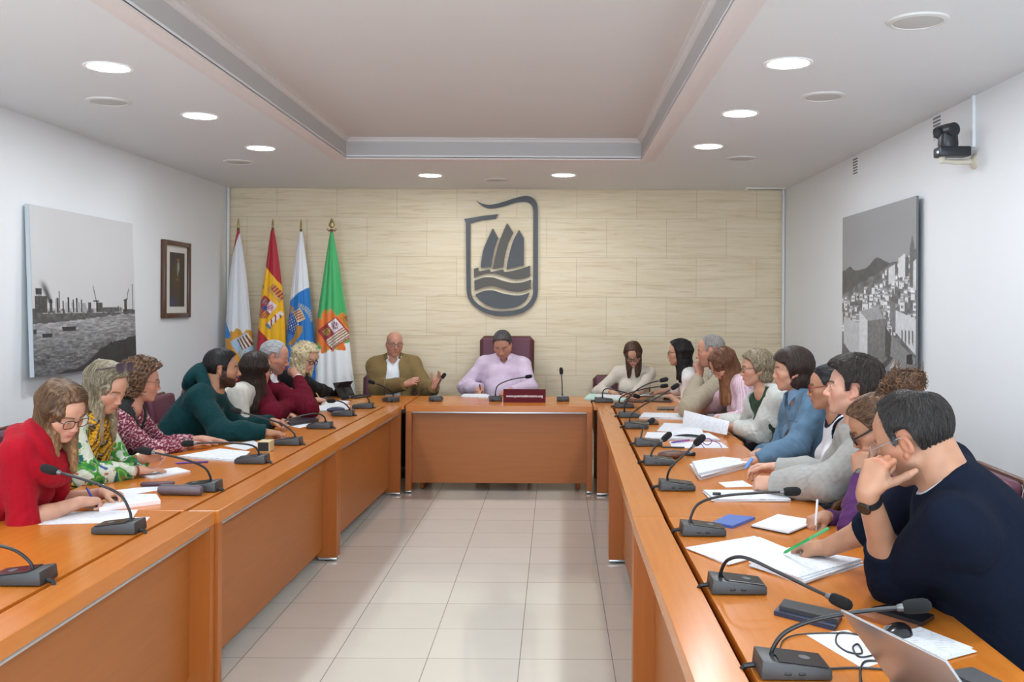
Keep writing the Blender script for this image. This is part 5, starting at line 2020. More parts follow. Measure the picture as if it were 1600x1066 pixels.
def make_hair(root, H, s, hp, res, seed, neck_c, body_u):
    """hp: style, t (thickness), col (dark, light), locks..., curl, grey"""
    style = hp.get('line', 'short')
    t0, ttop = hp.get('t', .010), hp.get('top', hp.get('t', .010))
    ln = hp.get('len', 0)                                        # hanging length below the ears
    ext = .16 + ln
    g_loc = H.R.T @ V3(0, 0, -1)
    S = Sculpt(H.o - V3(.2, .2, .16 + ln), H.o + V3(.2, .2, .22), res)
    sl, X, Y, Z = S.region(S.lo, S.lo + S.res * S.n)
    R = H.R
    px, py, pz = X - f32(H.o[0]), Y - f32(H.o[1]), Z - f32(H.o[2])
    x, y, z = [(px * f32(R[0, i]) + py * f32(R[1, i]) + pz * f32(R[2, i])) / f32(s) for i in range(3)]

    def el(c, r):
        a, b, e = x - f32(c[0]), y - f32(c[1]), z - f32(c[2])
        k0 = np.sqrt((a / f32(r[0])) ** 2 + (b / f32(r[1])) ** 2 + (e / f32(r[2])) ** 2)
        k1 = np.sqrt((a / f32(r[0] ** 2)) ** 2 + (b / f32(r[1] ** 2)) ** 2 + (e / f32(r[2] ** 2)) ** 2)
        return k0 * (k0 - 1) / np.maximum(k1, f32(1e-5))
    d1 = el((0, -.012, .034), (.074, .096, .083))
    d2 = el((0, .034, .028), (.062, .056, .062))
    d3 = el((0, -.03, -.04), (.058, .062, .085))
    h = np.maximum(f32(.025) - np.abs(d1 - d2), 0) / f32(.025)
    d = np.minimum(d1, d2) - h * h * f32(.00625)
    if style in ('bob', 'mid', 'long') or hp.get('nape'):
        d = np.minimum(d, d3)
    ly, lz = hair_line(style)
    part = hp.get('part', 0.0)
    lz_full = lz - hp.get('fringe', 0) * np.clip((ly - .04) / .02, 0, 1)
    yy = y + f32(hp.get('fringe', 0)) * 0
    line = np.interp(y.ravel(), ly, lz).astype(f32).reshape(y.shape)
    if hp.get('fringe'):
        line = line - f32(hp['fringe']) * np.clip((y - f32(.04)) / f32(.02), 0, 1)
    m = np.clip((z - line + f32(.004)) / f32(hp.get('fade', .02)), 0, 1)
    m = m * m * (3 - 2 * m)
    th = f32(t0) + (f32(ttop) - f32(t0)) * np.clip((z - f32(.05)) / f32(.06), 0, 1)
    if hp.get('partline'):
        th = th - f32(.006) * np.exp(-((x - f32(part)) / f32(.006)) ** 2) * (z > .06)
    if hp.get('thin'):                                           # thin patch on the crown
        cx, cy, cz, rr = hp['thin']
        th = th - f32(.014) * np.exp(-(((x - f32(cx)) ** 2 + (y - f32(cy)) ** 2 + (z - f32(cz)) ** 2) / f32(rr * rr)))
    dd = (d - (th * m - f32(.014) * (1 - m))) * f32(s)
    S.D[...] = np.minimum(S.D, dd)
    rg = np.random.RandomState(seed)

    def lp(a, b, c):
        return H(a * s, b * s, c * s)
    if ln or hp.get('locks'):
        f0 = math.radians(hp.get('front', 58))
        nl = hp.get('n', 11)
        for q in (-1, 1):
            for k in range(nl):
                fr = k / (nl - 1)
                ph = q * (f0 + (PI - f0) * fr)
                L_ = ln * (1 - hp.get('layer', .15) * (1 - fr)) * rg.uniform(.9, 1.06)
                if hp.get('oneside') and q != hp['oneside'] and fr < .5:
                    L_ *= .8
                r0 = hp.get('lr', .017) * rg.uniform(.85, 1.15)
                P = []
                for zz, rr_ in ((.095, .5), (.03, .9), (-.03, 1.0)):
                    rx, ry = .074 + t0 + .004 - r0 * rr_, .096 + t0 + .004 - r0 * rr_
                    e = math.sqrt(max(.05, 1 - ((zz - .03) / .1) ** 2))
                    P.append(V3(rx * e * math.sin(ph), ry * e * math.cos(ph) - .012, zz))
                out = V3(math.sin(ph), math.cos(ph), 0)
                steps = 5
                cur = P[-1]
                for i in range(steps):
                    w = min(1, (i + 1) / 2.5)
                    dirv = unit(V3(0, 0, -1) * (1 - w) + g_loc * w + out * hp.get('flare', .05) * (1 if i > 1 else -.3))
                    cur = cur + dirv * (L_ + .03) / steps
                    wv = hp.get('wave', 0)
                    cur = cur + V3(rg.normal(0, 1) * wv, rg.normal(0, 1) * wv, 0)
                    P.append(cur)
                W = [lp(*a) for a in P]
                # keep the lock outside the neck and shoulders
                rad = [r0 * .5, r0 * .9, r0] + [r0 * (1.05 - .5 * (i / (steps - 1)) ** 1.5) for i in range(steps)]
                S.chain(W, rad, .010)
    for e in hp.get('blobs', []):                                # buns, pony tails
        S.ell(lp(*e[0]), V3(*e[1]) * s, H.R, .012)
    if hp.get('tail'):
        S.chain([lp(*a) for a in hp['tail'][0]], hp['tail'][1], .01)
    # strands
    curl = hp.get('curl', 0)
    axis_o = H(0, -.015 * s, .12 * s)
    n1, n2, n3 = wob(seed + 1, .05), wob(seed + 2, .022), wob(seed + 3, .011)

    def az(P):
        L = H.loc(P) / s
        if hp.get('sweep') == 'back':                            # combed backwards
            return np.arctan2(L[:, 0], L[:, 2] + .02) * .9
        return np.arctan2(L[:, 0] - part * .3, L[:, 1] + .02)

    def disp(P):
        if curl:
            return curl * (.5 * n1(P) * .6 + .6 * np.abs(n2(P)) - .3 + .35 * n3(P))
        a = az(P)
        w = n1(P) * .35
        fade = np.clip((np.abs(S_r(P)) - .02) / .05, .2, 1)
        return hp.get('gro', .0014) * fade * (np.sin(a * 34 + w * 4 + seed) + .7 * np.sin(a * 71 + w * 6))

    def S_r(P):
        L = H.loc(P)
        return np.hypot(L[:, 0], L[:, 1])
    S.displace(disp, .03)
    V, F = S.mesh(1)
    # colour streaks
    a = az(V)
    dk, lt = hexl(hp['col'][0]), hexl(hp['col'][1])
    if curl:
        w = .5 + .35 * n2(V) + .25 * n3(V)
    else:
        w = .5 + .30 * np.sin(a * 23 + 2.2 * n1(V) + seed) + .25 * np.sin(a * 57 + 3 * n1(V)) + .18 * n2(V)
    w = np.clip(w, 0, 1) ** hp.get('gam', 1.4)
    C_ = dk * (1 - w[:, None]) + lt * w[:, None]
    L = H.loc(V) / s
    if hp.get('tip'):                                            # lighter lengths, darker roots
        q = np.clip((-.02 - L[:, 2]) / .14, 0, 1)[:, None] * (.45 + .55 * w[:, None])
        C_ = C_ * (1 - q) + hexl(hp['tip']) * q
    if hp.get('grey'):
        q = np.clip((.02 - L[:, 2] + .4 * np.clip(L[:, 1] - .0, 0, .1)) / .05, 0, 1) * (L[:, 1] > -.03) * (np.abs(L[:, 0]) > .05)
        q = (np.clip(q, 0, 1) * hp['grey'][1])[:, None]
        C_ = C_ * (1 - q) + hexl(hp['grey'][0]) * q
    o = np_mesh('hair', V - root_o(root), F, vcol_mat('hair', rough=.42, spec=.35, bump=.25, bscale=700), root, C_)
    # combed strands lying on the hair
    Ydist = H.o[1]
    ns = int(hp.get('ns', 900 if not curl else 0) * float(np.clip(5.5 / Ydist, 1, 2.2)))
    if ns:
        okv = np.nonzero((L[:, 2] > np.interp(L[:, 1], ly, lz_full) + .006) | ((L[:, 2] < -.05) & (ln > 0)))[0]
        P0 = V[rg.choice(okv, ns)]
        steps = hp.get('ss', 7)
        sl_ = hp.get('slen', .035 if not ln else .10) / (steps - 1)
        crown = H(part * s, -.055 * s, .115 * s)
        jit = rg.normal(0, 1, (ns, 3)) * hp.get('jit', .16)
        wl_ = wob(seed + 77, .045)

        def flow(P):
            Lp = H.loc(P) / s
            if hp.get('sweep') == 'back':
                d_ = -H.f * .9 + V3(0, 0, -1) * (.25 + np.clip(.06 - Lp[:, 2:3], 0, .2) * 6) + 0 * P
            elif ln or style in ('bob', 'mid', 'long'):
                top = np.clip((Lp[:, 2:3] - .05) / .06, 0, 1)
                sgn = np.where(Lp[:, 0:1] >= part, 1.0, -1.0)
                d_ = V3(0, 0, -1) * (1 - top * .6) + top * (H.r * sgn * .9 - H.f * .25)
            else:
                d_ = (P - crown) * 12 + V3(0, 0, -.35) + H.f * .15
            return d_ + jit + hp.get('wavy', 0) * np.stack([wl_(P), wl_(P + .3), 0 * wl_(P)], -1)
        rings = [P0]
        P = P0
        for k in range(steps - 1):
            N = S.grad(P)
            d_ = flow(P)
            d_ = d_ - N * (d_ * N).sum(1)[:, None]
            d_ = d_ / (np.linalg.norm(d_, axis=1)[:, None] + 1e-9)
            P = P + d_ * sl_
            N = S.grad(P)
            lift = hp.get('lift', .0012) * (1 + 1.2 * (k / steps) ** 2)
            P = P - N * (S.tri(P) - lift)[:, None]
            rings.append(P)
        R_ = np.stack(rings, 1)                                  # ns, steps, 3
        r0 = hp.get('sr', .0011) * float(np.clip(Ydist / 6.0, .5, 1.1)) * np.array([.7] + [1.0] * (steps - 3) + [.7, .25])
        Tn = np.gradient(R_, axis=1)
        Tn /= np.linalg.norm(Tn, axis=2)[..., None] + 1e-9
        Nn = R_ - np.array(H.o)
        Nn = Nn - Tn * (Nn * Tn).sum(2)[..., None]
        Nn /= np.linalg.norm(Nn, axis=2)[..., None] + 1e-9
        Bn = np.cross(Tn, Nn)
        Lr = H.loc(R_.reshape(-1, 3)) / s
        keepw = ((Lr[:, 2] > np.interp(Lr[:, 1], ly, lz_full) + .001) | ((ln > 0) & (Lr[:, 2] < -.03)) | (np.hypot(Lr[:, 0], Lr[:, 1]) > .125)).reshape(ns, steps)
        keepw = np.minimum.accumulate(keepw, 1)
        rw = r0[None, :] * np.where(keepw, 1.0, .02)
        VV = []
        for a_ in (90, 210, 330):
            VV.append(R_ + (Nn * math.sin(math.radians(a_)) * .8 + Bn * math.cos(math.radians(a_)) * 1.3) * rw[:, :, None])
        VV = np.stack(VV, 2)                                     # ns, steps, 3, 3
        idx = np.arange(ns * steps * 3).reshape(ns, steps, 3)
        FF = np.stack([idx[:, :-1], np.roll(idx, -1, 2)[:, :-1], np.roll(idx, -1, 2)[:, 1:], idx[:, 1:]], -1).reshape(-1, 4)
        ca = np.clip(rg.rand(ns) ** 1.2 * 1.15, 0, 1)[:, None]
        base_c = dk * (1 - ca) + lt * ca
        CC = np.repeat(base_c[:, None], steps * 3, 1).reshape(-1, 3)
        LL = H.loc(VV.reshape(-1, 3)) / s
        if hp.get('tip'):
            q = np.clip((-.02 - LL[:, 2]) / .14, 0, 1)[:, None] * (.45 + .55 * np.repeat(ca, steps * 3, 0))
            CC = CC * (1 - q) + hexl(hp['tip']) * q
        if hp.get('grey'):
            q = np.clip((.02 - LL[:, 2] + .4 * np.clip(LL[:, 1], 0, .1)) / .05, 0, 1) * (LL[:, 1] > -.03) * (np.abs(LL[:, 0]) > .05)
            q = (np.clip(q, 0, 1) * hp['grey'][1])[:, None]
            CC = CC * (1 - q) + hexl(hp['grey'][0]) * q
        so = np_mesh('strands', VV.reshape(-1, 3) - root_o(root), FF, vcol_mat('hair strands', rough=.38, spec=.4), root, CC)
        so.parent = o
        so['kind'] = 'stuff'
    fa = hp.get('flyat')
    nf = hp.get('fly', 0) if curl else (fa[2] if fa else 0)
    if nf:
        # loose curls that break up the outline
        mb = MB()
        okv = np.nonzero(((L[:, 1] < .035) | (L[:, 2] > .10)) & ((L[:, 2] > -.05) | (L[:, 1] < .0)))[0]
        cen = np.array(H.o)
        if fa:
            cen = H(*(V3(*fa[0]) * s))
            okv = np.nonzero((np.linalg.norm(V - cen, axis=1) < fa[1] * s) & (L[:, 1] < -.09))[0]
        idx = rg.choice(okv, nf)
        for i in idx:
            p = V[i]
            out = unit(p - cen)
            t1 = unit(np.cross(out, rg.normal(size=3)))
            rr = rg.uniform(.004, .010)
            P = [p - out * .008 + t1 * rr * math.sin(q * 1.3) + np.cross(out, t1) * rr * (1 - math.cos(q * 1.3)) + out * hp.get('fl', .0034) * q for q in range(6)]
            mb.tube(P, [.0017, .0017, .0017, .0015, .0012, .0006], 4, rg.randint(2))
        rel(mb, root)
        f = mb.build('curls', [mat('hair strand ' + hp['col'][0], hp['col'][0], rough=.45), mat('hair strand ' + hp['col'][1], hp['col'][1], rough=.45)], root, sharp=80)
        f.parent = o
        f['kind'] = 'stuff'
    return o


def root_o(root):
    return np.array(root.location)


def rel(mb, root):
    ro = root_o(root)
    mb.v = [(a[0] - ro[0], a[1] - ro[1], a[2] - ro[2]) for a in mb.v]
    return mb


# ------------------------------------------------------------------ eyes, glasses, small wear
M_EYE = vcol_mat('eye', rough=.12, spec=.6)


def make_eye(root, H, s, q, iris, down, side):
    c = H(q * .0315 * s, .0772 * s, 0)
    g = unit(H.R @ V3(math.sin(side), math.cos(side) * math.cos(down), -math.sin(down)))
    Q = Vector(g).to_track_quat('Z', 'Y').to_matrix()
    Qn = np.array(Q)
    angs = [0.01, .20, .21, 0.56, .57, .8, 1.4, 2.2, 3.1]
    cs = ['#0C0A0A', '#0C0A0A', iris, iris, '#C6BBB4', '#C6BBB4', '#BFB0A8', '#BFB0A8', '#BFB0A8']
    vs, cl, fs = [], [], []
    n = 16
    r = .0122 * s
    for a, h in zip(angs, cs):
        for k in range(n):
            w = 2 * PI * k / n
            vs.append(c + Qn @ V3(math.sin(a) * math.cos(w), math.sin(a) * math.sin(w), math.cos(a)) * r)
            cl.append(hexl(h))
    for i in range(len(angs) - 1):
        for k in range(n):
            fs.append((i * n + k, (i + 1) * n + k, (i + 1) * n + (k + 1) % n, i * n + (k + 1) % n))
    return np_mesh('eye', np.array(vs) - root_o(root), np.array(fs), M_EYE, root, np.array(cl))


def lens_mat():
    if 'spectacle lens' in MATS:
        return MATS['spectacle lens']
    m, nt, b = new_mat('spectacle lens')
    tr = nd(nt, 'ShaderNodeBsdfTransparent')
    tr.inputs['Color'].default_value = (.96, .97, .98, 1)
    gl = nd(nt, 'ShaderNodeBsdfGlossy', Roughness=.04)
    mx = nd(nt, 'ShaderNodeMixShader')
    mx.inputs[0].default_value = .10
    nt.links.new(tr.outputs[0], mx.inputs[1])
    nt.links.new(gl.outputs[0], mx.inputs[2])
    nt.links.new(mx.outputs[0], nt.nodes['Material Output'].inputs['Surface'])
    MATS['spectacle lens'] = m
    return m


def make_glasses(root, H, s, col, thick=.0022, rx=.026, rz=.019, square=.25, up=(0, 0, 0), name='glasses', tint=None, tilt=0.0):
    m = mat('spectacle frame ' + col, col, rough=.25)
    ct, st_ = math.cos(tilt), math.sin(tilt)

    def p(a, b, c):
        b2, c2 = b * ct - c * st_, b * st_ + c * ct
        return H((a + up[0]) * s, (b2 + up[1]) * s, (c2 + up[2]) * s)
    b = MB()
    rings = []
    for q in (-1, 1):
        R_ = []
        for k in range(28):
            w = 2 * PI * k / 28
            cw, sw = math.cos(w), math.sin(w)
            e = 2 / (2 + square * 6)
            xx = math.copysign(abs(cw) ** e, cw) * rx
            zz = math.copysign(abs(sw) ** e, sw) * rz
            R_.append(p(q * .034 + xx, .1015 - .22 * abs(q * .034 + xx) ** 1.0 * .35, -.004 + zz))
        rings.append(R_)
        b.tube(R_ + [R_[0]], thick, 6, cap=False)
    b.tube([p(-.010, .0985, .002), p(0, .101, .005), p(.010, .0985, .002)], thick, 6)
    fr = rel(b, root).build(name, m, root, sharp=70)
    for q in (-1, 1):
        t = MB().tube([p(q * .059, .096, .004), p(q * .070, .082, .006), p(q * .0765, .04, .010), p(q * .0785, .0, .014), p(q * .079, -.02, .004)], thick * 1.05, 6)
        o = rel(t, root).build('temple', m, root, sharp=70)
        o.parent = fr
    for R_ in rings:
        c = sum(R_) / len(R_)
        mb = MB().add([tuple(c)] + [tuple(a) for a in R_], [(0, 1 + k, 1 + (k + 1) % 28) for k in range(28)])
        o = rel(mb, root).build('lens', tint or lens_mat(), root)
        o.parent = fr
    return fr


def ring_band(root, c, ax, r, w, m, name, flat=1.0, face=None, facem=None, side=None):
    """band round a limb: c centre, ax limb direction"""
    ax = unit(ax)
    sd = unit(side - ax * (side @ ax)) if side is not None else unit(np.cross(ax, V3(.3, .2, .9)))
    t = np.cross(ax, sd)
    vs, fs = [], []
    n = 28
    prof = [(-w / 2, r), (-w / 2, r + .003), (w / 2, r + .003), (w / 2, r)]
    for k in range(n):
        a = 2 * PI * k / n
        for h, rr in prof:
            vs.append(c + ax * h + (sd * math.cos(a) + t * math.sin(a) * flat) * rr)
    for k in range(n):
        k2 = (k + 1) % n
        for i in range(4):
            j = (i + 1) % 4
            fs.append((k * 4 + i, k2 * 4 + i, k2 * 4 + j, k * 4 + j))
    o = rel(MB().add([tuple(v) for v in vs], fs), root).build(name, m, root, sharp=40)
    if face:
        Q = Vector(sd).to_track_quat('Z', 'Y').to_matrix().to_4x4()
        M = Matrix.Translation(Vector(c + sd * (r + .001))) @ Q
        d = rel(MB().lathe([(face, 0), (face, .008), (face * .9, .0095), (face * .85, .0085)], 26, 0, M), root).build('dial', facem, root)
        d.parent = o
    return o


def make_collar(root, c, up, fwd, r, h, flare, gap, m, name='collar', drop=.03, th=.003):
    """turned-down shirt collar: band round the neck with two points in front"""
    Fm = Frame(c, fwd, up)
    vs, fs = [], []
    n = 40
    for k in range(n + 1):
        a = math.radians(gap) + (2 * PI - 2 * math.radians(gap)) * k / n
        e = abs(k / n - .5) * 2
        dp = drop * (.7 + .9 * e ** 6)
        zf = -.35 * r * max(0, math.cos(a)) * 0.9
        x, y = math.sin(a), math.cos(a)
        for rr, z in ((r, h - .012), (r + .002, h), (r + .006, h + .003), (r + .010 + flare * .4, h - dp * .5), (r + .012 + flare, h - dp), (r + .009 + flare, h - dp - .002), (r + .004, h - .02)):
            vs.append(Fm(x * rr, y * rr * 1.02 + (.012 * e ** 4 if rr > r + .008 else 0), z + zf))
    k7 = 7
    for k in range(n):
        for i in range(k7):
            j = (i + 1) % k7
            fs.append((k * k7 + i, k * k7 + j, (k + 1) * k7 + j, (k + 1) * k7 + i))
    fs += [tuple(range(k7)), tuple(n * k7 + i for i in range(k7 - 1, -1, -1))]
    o = rel(MB().add([tuple(v) for v in vs], fs), root).build(name, m, root, sharp=50)
    return o


# ------------------------------------------------------------------ the whole figure
M_SKIN = vcol_mat('skin', rough=.48, spec=.35, bump=.06, bscale=900, sss=.12)
M_CLOTH = vcol_mat('woven cloth', rough=.85, spec=.15, bump=.18, bscale=900, sheen=.04)
M_KNIT = vcol_mat('knitted cloth', rough=.95, spec=.08, bump=.35, bscale=420)
M_TROUS = mat('dark trousers', '#23252C', rough=.85)
M_SHOE = mat('dark shoe leather', '#1C1A1A', rough=.45)


def target(spec, H):
    k = spec[0]
    if k == 'px':
        return np.array(at(spec[1], spec[2], spec[3]))
    if k == 'pY':
        return np.array(atY(spec[1], spec[2], spec[3]))
    if k == 'head':
        return H(*spec[1:4])
    return np.array(spec[1:4], float)


class Person:
    pass


def person(label, head, yaw, pitch=0, roll=0, hs=1.0, male=False, hip=(0, 0), face=180, lean=18, side=0, sh=None, arms=None,
           tone='light', lips='#B5655C', brow='#4A3424', hair=None, eyes=('#4A3423', .25, 0), closed=.15, glasses=None,
           wear=(), belly=0.0, bust=None, seed=1, stubble=None, beard=None, full=1.0, bald=None, group='people seated round the tables',
           trousers=None, hipz=.56, neck_len=.092, twist=0, drop=0.0, hand_s=None, bodyskin=None):
    B = Person()
    hpos = np.array(atY(*head))
    Yd = head[2]
    res = float(np.clip(.00095 * Yd, .0033, .0050))
    H = head_frame(hpos, yaw, pitch, roll)
    s = hs * (1.0 if male else .955)
    hand_s = hand_s or (1.0 if male else .9)
    bf = V3(math.cos(math.radians(face)), math.sin(math.radians(face)), 0)
    br = V3(bf[1], -bf[0], 0)
    la = math.radians(lean)
    nv = unit(V3(0, 0, 1) * math.cos(la) + bf * math.sin(la) + br * math.sin(math.radians(side)))
    skull = H(0, -.028 * s, -.055 * s)
    c7 = skull - nv * neck_len
    Sc = c7 - V3(0, 0, .035 + drop)
    hipc = V3(hip[0], hip[1], hipz)
    u = unit(Sc - hipc)
    tw = math.radians(twist)
    bf2 = bf * math.cos(tw) + br * math.sin(tw)
    r = unit(np.cross(bf2, u))
    f = np.cross(u, r)
    R = np.stack([r, f, u], 1)
    sh = sh or (.178 if male else .152)
    TL = np.linalg.norm(Sc - hipc)

    def T(a, b, c):
        return Sc + r * a + f * b + u * c
    neck0 = T(0, .012, .03)
    neckr = .057 * s if male else .047 * s
    la_, lb_ = (.295, .26) if male else (.27, .235)
    A = {}
    for nm, q in (('R', 1), ('L', -1)):
        sp = arms[nm]
        sj = T(q * sh, .0 + sp.get('fwd', 0), -.035 + sp.get('up', 0))
        W = target(sp['w'], H)
        if 'el' in sp:
            E_ = target(sp['el'], H)
        else:
            pole = np.array(sp.get('pole', tuple(-V3(0, 0, 1) + r * q * .45 - f * .15)))
            E_ = ik(sj, W, la_, lb_, pole)
        fd = unit(W - E_)
        d = np.array(sp['d'], float) if 'd' in sp else (unit(fd * V3(1, 1, 0)) + V3(0, 0, -.06) if W[2] < TZ + .1 else fd)
        n = np.array(sp.get('n', (0, 0, 1)), float)
        A[nm] = dict(s=sj, e=E_, w=W, d=unit(d), n=n, pose=sp.get('pose', 'rest'), q=q, fd=fd, sp=sp)
    B.A, B.H, B.T, B.s, B.R, B.Sc, B.u, B.f, B.r = A, H, T, s, R, Sc, u, f, r
    root = empty('person', (hip[0], hip[1], 0))
    B.root = root
    B.shw = sh
    tag(root, label, 'person', group)
    pts = [H.o + V3(.13, .13, .16), H.o - V3(.13, .13, .16), Sc + r * (sh + .1), Sc - r * (sh + .1), Sc + f * .16, Sc - f * .16, Sc - u * .3 + f * .16, Sc - u * .3 - f * .16]
    for a in A.values():
        pts += [a['s'], a['e'], a['w'], a['w'] + a['d'] * .2]
    pts = np.array(pts)
    lo, hi = pts.min(0) - .12, pts.max(0) + .12
    lo[2] = max(lo[2], .66)
    # ---- skin: one continuous surface
    S = Sculpt(lo, hi, res)
    S.ell(T(0, .0, -.17), V3(sh * .82, .095, .17), R, .04)
    S.cone(T(-sh * .92, 0, -.04), T(sh * .92, 0, -.04), .046, .046, .05, flat=(f, 1.1))
    for q in (-1, 1):
        S.cone(neck0 - f * .012, T(q * sh * .85, -.005, -.02), .040 if male else .034, .043 if male else .036, .04)
        if bust:
            S.ell(T(q * .07, .085, -.16), V3(bust, bust * .95, bust) * .93, R, .04)
    for a in A.values():
        r1, r2, r3, r4 = (.052, .044, .043, .029) if male else (.043, .037, .036, .024)
        S.cone(a['s'], a['e'], r1, r2, .03)
        S.cone(a['e'], a['e'] + (a['w'] - a['e']) * .4, r2 * .95, r3, .02)
        S.cone(a['e'] + (a['w'] - a['e']) * .35, a['w'], r3, r4, .02)
        a['rw'] = r4
        a['hand'] = sculpt_hand(S, a['w'], a['d'], a['n'], a['q'] > 0, a['pose'], hand_s)
    S.cone(neck0, skull, neckr * 1.08, neckr, .03)
    S.cone(T(0, -.015, .0), H(0, -.045 * s, -.02 * s), neckr, neckr * .85, .03)
    sculpt_head(S, H, s, male, full, closed)
    V, F = S.mesh(1)
    if os_debug:
        print(label[:30], 'skin', S.n, len(V), round(time.time() - T0, 1))
    cols = skin_colours(V, H, s, tone, lips, brow, stubble, beard, male, bald, wob(seed, .05))
    if bodyskin:
        cols = bodyskin(V, cols, B)
    np_mesh('body', V - root_o(root), F, M_SKIN, root, cols)
    if closed < .7:
        for q in (-1, 1):
            make_eye(root, H, s, q, eyes[0], eyes[1], eyes[2])
    # ---- clothes
    for g in wear:
        make_garment(B, g, sh, TL, hipc, belly, bust, res, seed, male, neck0, neckr, skull, lo, hi)
    # ---- trousers and shoes
    tm = trousers or M_TROUS
    S = Sculpt(V3(hip[0] - .75, hip[1] - .75, .04), V3(hip[0] + .75, hip[1] + .75, .8), .016)
    hw = .16
    S.ell(hipc, V3(hw + .02, .15, .12), np.stack([br, bf, V3(0, 0, 1)], 1), .03)
    for q in (-1, 1):
        hj = hipc + br * q * .09
        kn = hipc + br * q * .13 + bf * .42 + V3(0, 0, -.03)
        an = kn + bf * .03 + V3(0, 0, -kn[2] + .10)
        S.cone(hj, kn, .088, .062, .03)
        S.cone(kn, an, .062, .048, .02)
        sb = MB()
        M = Matrix.Translation(Vector(an + bf * .06 - V3(0, 0, .06))) @ Matrix.Rotation(math.radians(face) - PI / 2, 4, 'Z')
        sb.sphere((0, .02, .0), (.045, .135, .05), 18, 10, 0, M)
        sb.v = [(a, b, max(c, .002)) for a, b, c in sb.v]
        rel(sb, root).build('shoe', M_SHOE, root)
    V, F = S.mesh(2)
    np_mesh('trousers', V - root_o(root), F, tm, root)
    if hair:
        make_hair(root, H, s, hair, max(res, .0038), seed, neck0, u)
    if glasses:
        make_glasses(root, H, s, **glasses)
    return B


os_debug = False


